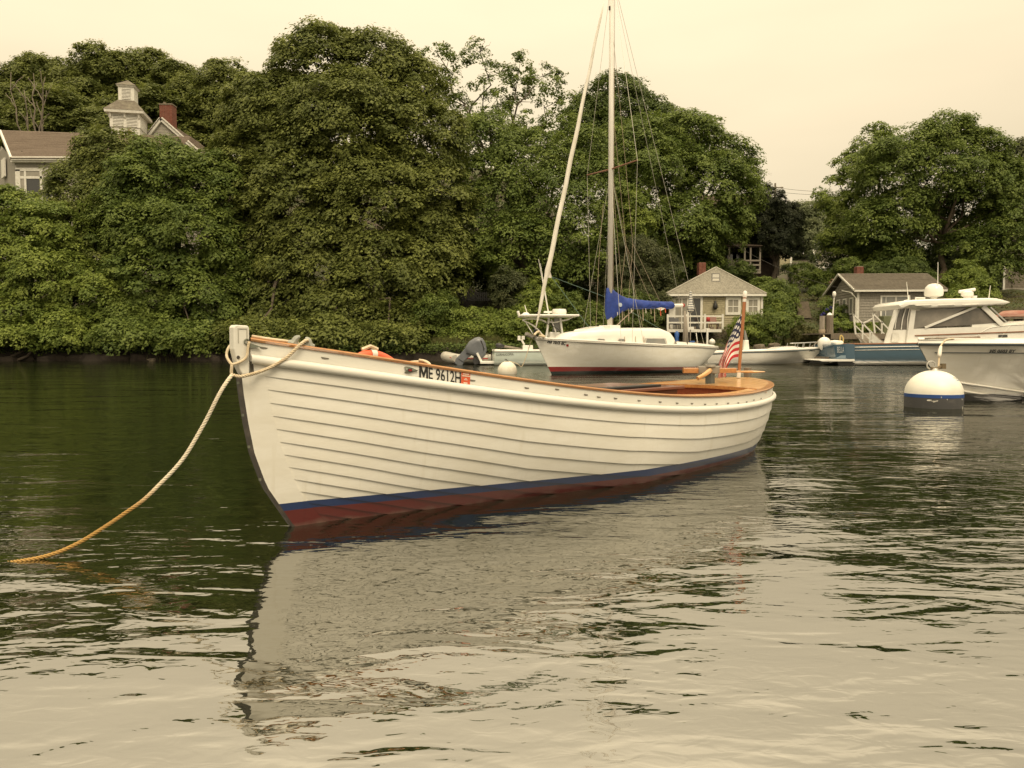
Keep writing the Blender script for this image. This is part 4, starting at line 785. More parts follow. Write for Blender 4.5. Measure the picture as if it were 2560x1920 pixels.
bot = smooth_path([(*z2(787, 1102), 0), (*z2(755, 1106), -.03), (*z2(718, 1118), -.05), (*z2(690, 1150), -.03), (*z2(668, 1190), -.06), (*z2(650, 1225), -.04), (*z2(643, 1270), -.04), (*z2(640, 1335), -.05)], 41)
G, UVs = [], []
for i in range(41):
    row = []
    for j in range(27):
        v = j / 26; a = i / 40; w = np.array([(1 - v) * (1 - 2 * v), 4 * v * (1 - v), v * (2 * v - 1)])
        q = w[0] * top[i] + w[1] * mid_[i] + w[2] * bot[i]; fold = .016 * a * math.sin(v * 13 + a * 5) + .010 * a * math.sin(v * 27 + 1)
        row.append(L2(BF.loc(q[0], q[1], -(q[2] * .6) + fold)))
    G.append(row)
mb = MB(); mb.grid(np.array(G)); o = mb.build('flag', fl, smooth=True); uvl = o.data.uv_layers.new(name='UVMap')
uvv = np.array([(i / 40, j / 26) for i in range(41) for j in range(27)], np.float32); uvl.data.foreach_set('uv', uvv[[l.vertex_index for l in o.data.loops]].ravel())
tag(o, 'small stars and stripes flag drooping from the flagstaff', 'flag')

# ------------------------------------------------------------------ buildings
CAMO = np.array([0, 0, CAMH])
class Bld(Frame):                        # building frame: x along the front, y away from us, z up
    def P(s, px, py, off=0.0): return s.loc(px, py, off)
def shingle_wall(a, b, z0, z1, holes, course=.14, wid=.14, seed=0, top=None, mb=None, y=0.0):
    """courses of separate shingles on a front wall from x=a to b; top(x) limits a gable; holes are x0 x1 z0 z1"""
    g = np.random.default_rng(seed); mb = mb or MB(); n = int((z1 - z0) / course) + 1
    for r in range(n):
        zb = z0 + r * course; x = a - g.random() * wid
        while x < b:
            w = wid * (.6 + .8 * g.random()); xa, xb = max(x, a), min(x + w - .006, b); x += w
            zt = min(zb + course, z1)
            if xb - xa < .01 or zt - zb < .01: continue
            if any(xb > h[0] and xa < h[1] and zb + course * .5 > h[2] and zb + course * .5 < h[3] for h in holes): continue
            if top is not None:
                lim = min(top(xa), top(xb))
                if zb > lim - .02: continue
                zt = min(zt, lim)
            j = g.random() * .006; lo = zb + g.normal() * .004
            mb.add([(xa, y - .034 - j, lo), (xb, y - .034 - j, lo), (xb, y - .004, zt), (xa, y - .004, zt), (xa, y, lo), (xb, y, lo)], [(0, 1, 2, 3), (4, 5, 1, 0)])
    return mb
def roof_courses(c0, c1, c2, c3, n, th, seed=0):
    """overlapping strip courses from eave c0-c1 up to ridge c3-c2"""
    mb = MB(); c0, c1, c2, c3 = [np.array(c, float) for c in (c0, c1, c2, c3)]; nn = np.cross(c1 - c0, c3 - c0); nn /= np.linalg.norm(nn); nn *= np.sign(nn[2]); g = np.random.default_rng(seed)
    for i in range(n):
        a, b = i / n, (i + 1) / n; L0, L1 = c0 + (c3 - c0) * a, c1 + (c2 - c1) * a; U0, U1 = c0 + (c3 - c0) * b, c1 + (c2 - c1) * b
        m = 14; t = np.linspace(0, 1, m)[:, None]; lo = L0 + (L1 - L0) * t; up = U0 + (U1 - U0) * t; j = g.random((m, 1)) * th * .35
        mb.grid(np.stack([lo, lo + nn * (th + j), up + nn * th * .15], 1))
    return mb
def window(parent, x0, x1, z0, z1, y, frame, glass, rails=(), mull=(), fw=.07, name='window', proud=.035):
    mb = MB()
    for q in ((x0, x0 + fw, z0, z1), (x1 - fw, x1, z0, z1), (x0 + fw, x1 - fw, z1 - fw, z1), (x0 + fw, x1 - fw, z0, z0 + fw)): mb.bx((q[0], y - proud, q[2]), (q[1], y + .02, q[3]))
    o = mb.build(name, frame, parent); mb = MB()
    for z in rails: mb.bx((x0 + fw, y - proud * .7, z - .025), (x1 - fw, y + .01, z + .025))
    for x in mull: mb.bx((x - .018, y - proud * .6, z0 + fw), (x + .018, y + .012, z1 - fw))
    if rails or mull: mb.build('sash', frame, o)
    mb = MB(); mb.add([(x0 + fw, y + .004, z0 + fw), (x1 - fw, y + .004, z0 + fw), (x1 - fw, y + .004, z1 - fw), (x0 + fw, y + .004, z1 - fw)], [(0, 1, 2, 3)]); mb.build('pane', glass, o); return o
def brick_stack(parent, x0, x1, y0, y1, z0, z1, name='chimney', cap=False, rows=None, seed=0):
    mb = MB(); mb.bx((x0 + .012, y0 + .012, z0), (x1 - .012, y1 - .012, z1)); o = mb.build(name, MORTAR, parent); h = .11; g = np.random.default_rng(seed); n = int((z1 - z0) / h); m0, m1 = MB(), MB()
    for r in range(n):
        for (ax, c0, c1, fx) in ((0, x0, x1, y0), (1, y0, y1, x0), (1, y0, y1, x1), (0, x0, x1, y1)):
            k = max(2, round((c1 - c0) / .24)); 
            for q in range(k):
                a = c0 + (c1 - c0) * q / k + .006; b = c0 + (c1 - c0) * (q + 1) / k - .006; mb = m0 if g.random() < .65 else m1; z = z0 + r * h + .006; j = g.random() * .006
                if ax == 0: mb.bx((a, fx - .008 - j, z), (b, fx + .02, z + h - .012))
                else: mb.bx((fx - .008 - j, a, z), (fx + .02, b, z + h - .012))
    tag(m0.build('brick', BRICK, o), kind='stuff'); tag(m1.build('brick', BRICKB, o), kind='stuff')
    if cap: 
        mb = MB(); mb.bx((x0 - .05, y0 - .05, z1), (x1 + .05, y1 + .05, z1 + .12)); mb.build('cap', STONE, o)
    return o

# gabled cottage on the water
cb = Bld([at(1790, 822, 47.6)[0], 47.6, 0], 0); P = cb.P; cz = float(land(cb.o[0], 49))
cot = thing('cottage', 'small cottage with pale shingled gable, white trim and a deck facing the water', 'house', cb.o)
zf, ze, zp = P(1790, 822)[2], P(1790, 740)[2], P(1790, 670)[2]; xl, xr = P(1672, 780)[0], P(1906, 780)[0]; D = 6.5
mb = MB(); mb.bx((xl + .02, .03, zf - .1), (xr - .02, D, ze - .02)); mb.build('wall', SHINGY, cot)
sx = lambda px: P(px, 780)[0]; sz = lambda py: P(1790, py)[2]
holes = [(sx(1683), sx(1757), zf - 1, sz(744)), (sx(1813), sx(1852), sz(788), sz(742)), (sx(1864), sx(1900), sz(790), sz(742))]
tag(shingle_wall(xl, xr, zf, ze - .02, holes, .13, .11, 1, y=.03).build('wall_shingles', SHINGY, cot), kind='stuff')
el, er = P(1664, 738)[0], P(1913, 738)[0]; pk = P(1790, 669)[0]
GRIM = mat('grey_rake_trim', (.36, .34, .29), .8); yp = 2.9; zp = P(1790, 669, -yp)[2]; pk = P(1790, 669, -yp)[0]
fr_y = lambda t: -.20 + (yp + .20) * t
def hip(c0, c1, apex0, apex1, n, seed):                     # a hip slope of single shingles, courses narrowing to the ridge
    g = np.random.default_rng(seed); mb = MB(); c0, c1, a0, a1 = [np.array(q, float) for q in (c0, c1, apex0, apex1)]; nn = np.cross(c1 - c0, a0 - c0); nn *= np.sign(nn[2]) / np.linalg.norm(nn)
    for i in range(n):
        t0, t1 = i / n, (i + 1) / n; A0, B0 = c0 + (a0 - c0) * t0, c1 + (a1 - c1) * t0; A1, B1 = c0 + (a0 - c0) * t1, c1 + (a1 - c1) * t1; w = np.linalg.norm(B0 - A0); k = max(2, int(w / .16)); cut = np.sort(np.r_[0, (np.arange(1, k) + g.random(k - 1) * .6 - .3) / k, 1])
        for p, q in zip(cut[:-1], cut[1:]):
            e = .012 / max(w, .1); l = nn * (.022 + .012 * g.random()); mb.add([A0 + (B0 - A0) * (p + e) + l, A0 + (B0 - A0) * (q - e) + l, A1 + (B1 - A1) * (q - e) + nn * .004, A1 + (B1 - A1) * (p + e) + nn * .004, A0 + (B0 - A0) * (p + e), A0 + (B0 - A0) * (q - e)], [(0, 1, 2, 3), (4, 5, 1, 0)])
    return mb
ROOFP = SHINGP
cF0, cF1, ap, cB0, cB1, apB = (el, -.22, ze + .13), (er, -.22, ze + .13), (pk, yp, zp), (el, D + .2, ze + .13), (er, D + .2, ze + .13), (pk, D - 2.4, zp)
mb = MB(); mb.add([cF0, cF1, ap, cB0, cB1, apB], [(0, 1, 2), (1, 4, 5, 2), (4, 3, 5), (3, 0, 2, 5)]); rf = mb.build('roof', ROOFP, cot)
tag(hip(cF0, cF1, ap, ap, 26, 2).build('roof_shingles', ROOFP, rf), kind='stuff'); tag(hip(cF1, cB1, ap, apB, 26, 3).build('roof_shingles', ROOFP, rf), kind='stuff'); tag(hip(cB0, cF0, apB, ap, 26, 4).build('roof_shingles', ROOFP, rf), kind='stuff')
for a_ in (cF0, cF1): mb = MB(); mb.bar(np.array(a_) + [0, 0, .03], np.array(ap) + [0, 0, .04], .12, .05); mb.build('hip_cap', GRIM, rf)
mb = MB(); mb.bx((el, -.24, ze - .02), (er, -.10, ze + .12)); mb.build('fascia', TRIM, cot)
for px0, px1 in ((1673, 1683), (1902, 1907)): mb = MB(); mb.bx((sx(px0), -.015, zf), (sx(px1), .05, ze - .03)); mb.build('corner_board', TRIM, cot)
mb = MB()
for px in (1686, 1720.5, 1754): mb.bx((sx(px) - .08, -.02, zf), (sx(px) + .06, .06, sz(746)))
mb.bx((sx(1683), -.021, sz(746)), (sx(1757), .06, sz(742))); dr = mb.build('sliding_door', TRIM, cot)
for a, b, g_ in ((1689, 1718.5, CURT), (1722.5, 1752, GLASS)): mb = MB(); mb.bx((sx(a), .005, zf), (sx(b), .025, sz(746))); mb.build('pane', g_, dr)
mb = MB(); mb.bx((sx(1704.5) - .03, -.005, zf), (sx(1704.5) + .03, .03, sz(746))); mb.build('sash', TRIM, dr)
for a, b in ((1813.5, 1851.5), (1864.5, 1899.5)): window(cot, sx(a), sx(b), sz(787), sz(743), .0, TRIM, CURT, rails=(sz(766.5),), mull=(sx((a + b) / 2),), fw=.16)
t_s = lambda py: min(.95, max(0, (738.5 - py) / (738.5 - 669)))
def slope(px, py): y = fr_y(t_s(py)); q = P(px, py, -y); return np.array([q[0], y, q[2]])
nrm_ = np.array([0, -(zp - ze) , yp]); nrm_ = nrm_ / np.linalg.norm(nrm_)
mb = MB(); q4 = [slope(1778, 708), slope(1800, 708), slope(1799, 686), slope(1779, 686)]; mb.add(q4 + [p + nrm_ * .10 for p in q4], [(0, 1, 5, 4), (1, 2, 6, 5), (2, 3, 7, 6), (3, 0, 4, 7), (4, 5, 6, 7)]); sk_ = mb.build('skylight', mat('dark_skylight_frame', (.10, .095, .085), .6), cot)
for a_, b_, g_ in ((689, 697.5, CURT), (700, 705.5, GRIM)): mb = MB(); mb.add([p + nrm_ * .106 for p in (slope(1780.5, b_), slope(1797.5, b_), slope(1797, a_), slope(1781, a_))], [(0, 1, 2, 3)]); mb.build('pane', g_, sk_)
brick_stack(cot, P(1747.5, 680, -3.2)[0], P(1764, 680, -3.2)[0], 3.2, 3.75, ze + .3, P(1756, 656, -3.2)[2])
# deck with rail
dk0 = -2.0; fr_ = 2.0; Q = lambda px, py: P(px, py, fr_)
xa, xb = Q(1668, 825)[0], Q(1803, 825)[0]; zt = Q(1735, 823)[2]; zbm = Q(1735, 829.5)[2]; dk = thing('deck', 'white railed timber deck in front of the gabled cottage', 'deck', cb.o)
for j in range(14): mb = MB(); y0 = dk0 + j * (2.0 - .03) / 14; mb.bx((xa, y0, zt - .035), (xb, y0 + .13, zt)); mb.build('plank', GREYP, dk)
mb = MB(); mb.bx((xa - .02, dk0 - .04, zbm - .02), (xb + .02, dk0 - .005, zt - .0)); mb.build('fascia', TRIM, dk)
zr1, zr2 = Q(1735, 790.5)[2], Q(1735, 806.5)[2]
for px in (1669.5, 1716, 1762.5, 1807): x = Q(px, 800)[0]; mb = MB(); mb.bx((x - .055, dk0 - .02, zt), (x + .055, dk0 + .09, zr1 + .12)); mb.build('post', TRIM, dk)
for z in (zr1, zr2): mb = MB(); mb.bx((xa, dk0 + .0, z - .045), (Q(1807, 800)[0], dk0 + .06, z + .045)); mb.build('rail', TRIM, dk)
for px in (1672, 1737, 1782, 1800): x = Q(px, 830)[0]; mb = MB(); mb.bx((x - .09, dk0 + .1, cz - .5), (x + .09, dk0 + .28, zt - .04)); mb.build('leg', GREYW, dk)
# umbrella, chairs and table on the deck
ux = Q(1734, 780)[0]; t = thing('patio_umbrella', 'closed blue and white striped patio umbrella on the cottage deck', 'umbrella', cb.o + [ux, -1.2, zt])
z_of = lambda py: P(1734, py, 1.2)[2] - zt
mb = MB(); mb.tube([(0, 0, 0), (0, 0, z_of(745))], .022, 8); mb.build('pole', TRIM, t)
stripe = bpy.data.materials.new('striped_canvas'); stripe.use_nodes = True; nt = stripe.node_tree; N = nt.nodes.new; Lk = nt.links.new; tc = N('ShaderNodeTexCoord'); wv = N('ShaderNodeTexWave'); wv.bands_direction = 'Z'; wv.inputs['Scale'].default_value = 2.2; wv.inputs['Distortion'].default_value = 1.0
mx = N('ShaderNodeMix'); mx.data_type = 'RGBA'; mx.inputs[6].default_value = (.70, .68, .62, 1); mx.inputs[7].default_value = (.16, .17, .20, 1); rr = N('ShaderNodeMath'); rr.operation = 'GREATER_THAN'; rr.inputs[1].default_value = .55
Lk(tc.outputs['Object'], wv.inputs[0]); Lk(wv.outputs['Fac'], rr.inputs[0]); Lk(rr.outputs[0], mx.inputs[0]); Lk(mx.outputs[2], nt.nodes['Principled BSDF'].inputs['Base Color'])
mb = MB(); G = []
for py, r_ in ((782, .06), (779, .14), (772, .19), (766, .17), (758, .10), (745, .09), (735, .075), (729, .05), (727, .02)):
    G.append([(r_ * (1 + .22 * math.cos(a * 5)) * math.cos(a), r_ * (1 + .22 * math.cos(a * 5)) * math.sin(a), z_of(py)) for a in np.linspace(0, 2 * math.pi, 25)[:-1]])
mb.grid(np.array(G), closed=True); mb.build('canopy', stripe, t, smooth=True)
def deck_chair(label, px, wpx, py0, mt):
    w = wpx * 46.5 / FPX; x = P(px, 810, 1.0)[0]; t = thing('deck_chair', label, 'chair', cb.o + [x, -1.0, zt], 0, 'chairs on the cottage deck'); h = P(px, py0, 1.0)[2] - zt
    mb = MB(); mb.bx((-w / 2, -.25, h * .42), (w / 2, .22, h * .47)); mb.build('seat', mt, t); mb = MB(); mb.bar((0, .22, h * .45), (0, .34, h), w, .04); mb.build('backrest', mt, t)
    for sx_ in (-1, 1):
        for y in (-.22, .2): mb = MB(); mb.bx((sx_ * w / 2 - .02, y - .02, 0), (sx_ * w / 2 + .02, y + .02, h * .42)); mb.build('leg', mt, t)
deck_chair('dark deck chair at the left end of the cottage deck', 1680, 17, 793, CARBON); deck_chair('dark deck chair close behind the left deck chair', 1692, 14, 795, CARBON); deck_chair('brown deck chair under the shingled wall', 1785, 18, 792, MAHOG)
t = thing('deck_table', 'low dark table on the deck below the hanging black float', 'table', cb.o + [P(1781, 812, 1.4)[0], -1.4, zt]); mb = MB(); mb.bx((-.38, -.2, .40), (.38, .2, .44)); mb.build('tabletop', CARBON, t)
for a in (-1, 1):
    for b in (-1, 1): mb = MB(); mb.bx((a * .34 - .02, b * .16 - .02, 0), (a * .34 + .02, b * .16 + .02, .4)); mb.build('leg', CARBON, t)
p = P(1770, 806, 1.5); mb = MB(); g = np.random.default_rng(4); mb.lathe([(.0, 0), (.10, .02), (.13, .16), (.11, .28), (.04, .34), (0, .345)], 10, (0, 0, 0)); o = mb.build('red_bag', RED, smooth=True); o.location = cb.o + [p[0], -1.5, zt + .42]; tag(o, 'red bag on the deck table rim beside a brown chair', 'bag')
p = P(1787, 755); t = thing('hanging_float', 'black pear shaped float hanging on the cottage shingles', 'float', cb.o + [p[0], -.14, 0]); mb = MB(); q = lambda py: P(1787, py)[2]
mb.lathe([(0, q(774.5)), (.10, q(773)), (.155, q(768)), (.13, q(762)), (.07, q(757)), (.065, q(753)), (0, q(752.5))], 14); mb.build('body', BLACK, t, smooth=True); mb = MB(); mb.tube([(0, 0, q(753)), (0, .03, q(746))], .012, 6); mb.build('cord', BLACK, t)
# things between deck and water
def gnd(px, py, Y): p = at(px, py, Y); return np.array([p[0], Y, float(land(p[0], Y))])
o0 = gnd(1714, 852, 45.0); mb = MB(); zt_ = at(1714, 777, 45)[2] - o0[2]; g = np.random.default_rng(8)
for dx, r_, h in ((-.06, .09, 1), (.07, .07, .84), (-.02, .10, .62), (.10, .06, .5)): mb.tube([(dx * 1.8, 0, -.3), (dx, .02, zt_ * h * .5), (dx * .5 - .03, 0, zt_ * h)], [r_ * 1.25, r_, r_ * .6], 7)
o = mb.build('driftwood_post', GREYP, smooth=True); o.location = o0; tag(o, 'grey split driftwood post before the cottage deck', 'post')
o0 = gnd(1726, 850, 45.2); t = thing('notice_board', 'blank white notice board on a thin post under the deck rail', 'sign', o0); z = lambda py: at(1726, py, 45.2)[2] - o0[2]
mb = MB(); mb.bx((-.20, -.02, z(824.5)), (.20, .02, z(817))); mb.build('board', WHITE, t); mb = MB(); mb.bx((-.03, .021, -.2), (.03, .06, z(818))); mb.build('post', GREYP, t)
o0 = gnd(1692, 850, 45.2); mb = MB(); zz = at(1692, 828, 45.2)[2] - o0[2]; mb.lathe([(.13, 0), (.15, .1), (.11, zz * .5), (.14, zz * .85), (.05, zz), (0, zz)], 9); o = mb.build('blue_tarp', BLUE, smooth=True); o.location = o0; tag(o, 'crumpled blue tarp standing against the cottage deck', 'tarp')
o0 = gnd(1730, 853, 44.9); t = thing('cool_box', 'blue plastic cool box on the lawn below the deck', 'cooler', o0); mb = MB(); mb.bx((-.14, -.12, 0), (.14, .12, .22)); mb.build('body', BLUE, t, bevel=.02); mb = MB(); mb.bx((-.145, -.125, .222), (.145, .125, .30)); mb.build('lid', BLUE, t, bevel=.02)
o0 = gnd(1780, 848, 45.2); t = thing('float_ball', 'white ball float on the lawn below the deck', 'float', o0); mb = MB(); mb.lathe([(.19 * math.sin(a), .19 - .19 * math.cos(a)) for a in np.linspace(0, math.pi, 13)], 20); mb.build('ball', WHITE, t, smooth=True); mb = MB(); mb.tube([(0, 0, .375), (0, 0, .42)], .03, 8); mb.build('eye', WHITE, t)
o0 = gnd(1768, 855, 44.9); t = thing('white_post', 'slim white post with cross arm on the lawn', 'post', o0); z = at(1768, 823, 44.9)[2] - o0[2]; mb = MB(); mb.bx((-.05, -.05, -.2), (.05, .05, z)); mb.build('post', WHITE, t); mb = MB(); mb.bx((-.14, -.03, z), (.16, .03, z + .05)); mb.build('arm', WHITE, t)
o0 = gnd(1747, 848, 45.1); mb = MB(); mb.tube([(0, 0, -.1), (-.09, 0, .25), (-.16, 0, at(1744, 832, 45.1)[2] - o0[2])], [.02, .03, .025], 7); o = mb.build('short_oar', TRIM, smooth=True); o.location = o0; tag(o, 'short white oar leaning under the deck', 'oar')

# shingled boathouse with long roof
hb = Bld([at(2142, 812, 46.8)[0], 46.8, 0], -3); P2 = hb.P; bh = thing('boathouse', 'grey shingled boathouse with low brown roof and white corner boards', 'house', hb.o, -3)
x1 = P2(2348, 770)[0]; zg = float(land(hb.o[0], 47)) - .4; zev, zrd = P2(2240, 729)[2], P2(2240, 728)[2] + 1.15; Dp = 4.6
mb = MB(); mb.bx((.02, .03, zg), (x1, Dp, zev)); mb.add([(.03, .03, zev), (.03, Dp, zev), (.03, Dp / 2, zrd - .1)], [(0, 1, 2)]); mb.build('wall', SHING, bh)
hx = lambda px: P2(px, 780)[0]; hz = lambda py: P2(2240, py)[2]
tag(shingle_wall(0, x1, zg, zev - .04, [(hx(2200), hx(2275), hz(790), hz(738))], .165, .15, 5, y=.03).build('wall_shingles', SHING, bh), kind='stuff')
g_ = shingle_wall(-Dp, 0, zg, zrd, [], .165, .15, 6, top=lambda x: zev + (zrd - zev) * (1 - abs(x + Dp / 2) / (Dp / 2)) - .05); V = np.vstack(g_.V); mb = MB(); mb.add(np.stack([V[:, 1], -V[:, 0], V[:, 2]], -1) + [.03, 0, 0], g_.F); tag(mb.build('gable_shingles', SHING, bh), kind='stuff')
mb = MB(); mb.bx((-.03, -.03, zg), (.10, .06, zev - .03)); mb.build('corner_board', TRIM, bh)
mb = MB(); mb.bx((-.32, -.34, zev - .02), (x1 + .3, -.26, zev + .13)); mb.build('fascia', TRIM, bh)
for c in ([(-.34, -.36, zev + .12), (x1 + .32, -.36, zev + .12), (x1 + .32, Dp / 2, zrd + .12), (-.34, Dp / 2, zrd + .12)], [(-.34, Dp + .36, zev + .12), (x1 + .32, Dp + .36, zev + .12), (x1 + .32, Dp / 2, zrd + .12), (-.34, Dp / 2, zrd + .12)]): roof_courses(*c, 14, .03, 3).build('roof', ROOFG, bh)
mb = MB(); mb.bar((-.33, -.36, zev + .08), (-.33, Dp / 2, zrd + .08), .10, .10); mb.bar((-.33, Dp + .36, zev + .08), (-.33, Dp / 2, zrd + .08), .10, .10); mb.build('rake_board', TRIM, bh)
wo = window(bh, hx(2200), hx(2275), hz(800), hz(738.5), .0, TRIM, GLASSL, rails=(), mull=(hx(2214), hx(2237.5), hx(2240)), fw=.10)
for k, y in enumerate((.9, 2.0, 3.1)):
    mb = MB(); mb.bx((-.04, y - .28, zev - 1.35), (.02, y + .28, zev - .3)); o = mb.build('window', TRIM, bh); mb = MB(); mb.bx((-.045, y - .20, zev - 1.27), (-.03, y + .20, zev - .38)); mb.build('pane', GLASSL, o)
brick_stack(bh, hx(2183), hx(2200), Dp / 2 + .35, Dp / 2 + .85, zrd - .4, P2(2190, 666, -Dp / 2 - .6)[2], seed=2)
mb = MB(); mb.tube([(-.22, Dp * .42, zev + .2), (-.32, .1, zev - .05), (-.30, -.1, zev - .2), (-.1, -.06, zev - .4), (-.1, -.06, zg)], .04, 8); mb.build('downpipe', TRIM, bh)

# dark shingled house with a porch on the slope
db_ = Bld([at(1840, 660, 62)[0], 62, 0], 0); P3 = db_.P; dh = thing('dark_house', 'dark brown shingled house with railed porch under the cedar', 'house', db_.o)
X = lambda px: P3(px, 640)[0]; Z = lambda py: P3(1840, py)[2]; gz = float(land(db_.o[0], 62)) - 2
mb = MB(); mb.bx((X(1768), .02, gz), (X(1944), 6, Z(520))); mb.build('wall', DARKW, dh)
tag(shingle_wall(X(1768), X(1944), Z(690), Z(521), [(X(1838), X(1863), Z(592), Z(556)), (X(1800), X(1880), gz, Z(624))], .2, .22, 9, y=.02).build('wall_shingles', DARKW, dh), kind='stuff')
roof_courses((X(1760), -.5, Z(523)), (X(1952), -.5, Z(523)), (X(1952), 3, Z(470)), (X(1760), 3, Z(470)), 10, .04).build('roof', ROOFB, dh)
window(dh, X(1840), X(1861), Z(589), Z(559), -.0, mat('grey_trim', (.26, .23, .19), .8), GLASS, rails=(Z(572.5),), fw=.09)
GT = MATS['grey_trim']; roof_courses((X(1765), -2.4, Z(624)), (X(1882), -2.4, Z(624)), (X(1882), .0, Z(608)), (X(1765), .0, Z(608)), 6, .04).build('porch_roof', ROOFB, dh)
mb = MB(); mb.bx((X(1765), -2.3, Z(627)), (X(1880), -2.2, Z(622))); mb.build('beam', DARKW, dh)
mb = MB(); mb.bx((X(1770), -2.3, Z(690)), (X(1880), 0, Z(685))); mb.build('porch_floor', GT, dh)
for px in (1770, 1803, 1841, 1855, 1878): mb = MB(); mb.bx((X(px) - .06, -2.25, Z(685)), (X(px) + .06, -2.12, Z(624))); mb.build('post', GT, dh)
for py in (659, 669.5, 681.5): mb = MB(); mb.bx((X(1828), -2.28, Z(py) - .06), (X(1879), -2.2, Z(py) + .06)); mb.build('rail', GT, dh)
for k in range(5): x = X(1808 + k * 4.6); mb = MB(); mb.bx((x - .05, -2.28, Z(684)), (x + .05, -2.2, Z(658))); mb.build('baluster', GT, dh)
for px in (1832, 1846): mb = MB(); mb.bx((X(px) - .45, -.01, Z(685)), (X(px) + .3, .03, Z(630))); mb.build('porch_window', GLASS, dh)
mb = MB(); mb.bx((X(1940), -.3, Z(690)), (X(1946), -.2, Z(635))); mb.build('corner_post', GT, dh)
# far house on the right slope
fb = Bld([at(1978, 660, 84)[0], 84, 0], 0); P4 = fb.P; fh = thing('far_house', 'pale house corner with grey roof above the dark hedge', 'house', fb.o); X4 = lambda px: P4(px, 640)[0]; Z4 = lambda py: P4(1978, py)[2]
mb = MB(); mb.bx((X4(1950), .0, Z4(700)), (X4(1980), 5, Z4(600))); mb.build('wall', SHINGY, fh); mb = MB(); mb.bx((X4(1975), -.06, Z4(680)), (X4(1980), .0, Z4(604))); mb.build('corner_board', TRIM, fh)
gr = thing('garage', 'low grey roofed garage beside the pale house corner', 'house', fb.o + [X4(2025), -6, 0]); s_ = 78 / FPX
zz0, zz1 = at(2020, 660, 78)[2], at(2020, 619.5, 78)[2]; mb = MB(); mb.bx((-1.4, 0, zz0 - 2.5), (2.2, 4.5, zz0)); mb.build('wall', TRIM, gr)
roof_courses((-1.62, -.3, zz0 - .1), (2.3, -.3, zz0 - .1), (2.3, 2.2, zz1), (-1.1, 2.2, zz1), 10, .03).build('roof', mat('pale_roofing', (.24, .22, .18), .95, col2=(.19, .175, .14), scale=4), gr)
mb = MB(); mb.bar((-1.66, -.32, zz0 - .1), (-1.14, 2.2, zz1 + .02), .12, .1); mb.build('rake_board', TRIM, gr)
# grey house at the right edge
rb = Bld([at(2512, 700, 61)[0], 61, 0], 0); P5 = rb.P; rh = thing('grey_house', 'tall grey shingled house cut off by the right edge of the view', 'house', rb.o); Z5 = lambda py: P5(2512, py)[2]
mb = MB(); mb.bx((0, .03, Z5(830)), (7, 7, Z5(560))); mb.build('wall', SHING, rh)
tag(shingle_wall(.0, 6, Z5(820), Z5(560), [(0, 6, Z5(727), Z5(721))], .155, .2, 12, y=.03).build('wall_shingles', mat('grey_shingle_wall', (.20, .175, .14), .9, col2=(.15, .13, .10), scale=4), rh), kind='stuff')
mb = MB(); mb.bx((0, -.03, Z5(726.5)), (6, .03, Z5(721.5))); mb.build('band_board', GRIM, rh); mb = MB(); mb.bx((-.16, -.04, Z5(820)), (.0, .2, Z5(560))); mb.build('corner_board', TRIM, rh)
roof_courses((-.5, -.5, Z5(561)), (6.5, -.5, Z5(561)), (6.5, 3.5, Z5(490)), (-.5, 3.5, Z5(490)), 12, .03).build('roof', ROOFG, rh)

# big house with cupola on the left hill
lb_ = Bld([at(75, 400, 62)[0], 62, 0], 0); P6 = lb_.P; bh2 = thing('big_house', 'large grey clapboard house with brown roof, cupola and brick chimney on the left hill', 'house', lb_.o)
X6 = lambda px, o=0: P6(px, 400, o)[0]; Z6 = lambda py, o=0: P6(75, py, o)[2]; gz = float(land(lb_.o[0], 62)) - 1
def clap(x0, x1, z0, z1, y, holes=(), top=None, h=.13):
    mb = MB(); z = z0
    while z < z1:
        segs = [(x0, x1)]
        for hh in holes:
            if z + h * .5 > hh[2] and z + h * .5 < hh[3]: segs = [s2 for s in segs for s2 in ((s[0], min(s[1], hh[0])), (max(s[0], hh[1]), s[1])) if s2[1] - s2[0] > .02]
        for a, b in segs:
            if top is not None:
                a, b = top(a, b, z)
                if b - a < .05: continue
            mb.add([(a, y - .03, z), (b, y - .03, z), (b, y - .005, z + h), (a, y - .005, z + h), (a, y, z), (b, y, z)], [(0, 1, 2, 3), (4, 5, 1, 0)])
        z += h
    return mb
xW0, xW1 = X6(38), X6(430); mb = MB(); mb.bx((xW0, 0, gz), (xW1, 8, Z6(408))); mb.build('wall', CLAP, bh2)
tag(clap(xW0, xW1, gz, Z6(409), 0, [(X6(38), X6(140), gz, Z6(424))]).build('clapboards', CLAP, bh2), kind='stuff')
# porch bay with trim grid
for (a, b, c, d) in ((38, 50, 424, 520), (60, 65, 424, 520), (99, 105, 424, 520), (124, 130, 424, 520), (38, 175, 420, 428), (50, 140, 441, 447), (50, 66, 484, 490)):
    mb = MB(); mb.bx((X6(a), -.06 - .002 * (a % 7), Z6(d)), (X6(b), .02, Z6(c))); mb.build('trim_board', TRIM, bh2)
for a, b, c, d in ((65, 99, 447, 520), (105, 124, 447, 520)): mb = MB(); mb.bx((X6(a), -.01, Z6(d)), (X6(b), .01, Z6(c))); mb.build('porch_opening', GLASS, bh2)
for a, b, c, d in ((50, 60, 428, 441), (65, 99, 428, 441), (105, 124, 428, 441), (50, 60, 447, 520)): tag(clap(X6(a), X6(b), Z6(d), Z6(c), -.01, h=.09).build('louvre_panel', CLAP, bh2), kind='stuff')
mb = MB(); mb.tube([(X6(110), -.12, Z6(410)), (X6(110), -.12, Z6(470))], .05, 8); mb.build('downpipe', CLAP, bh2)
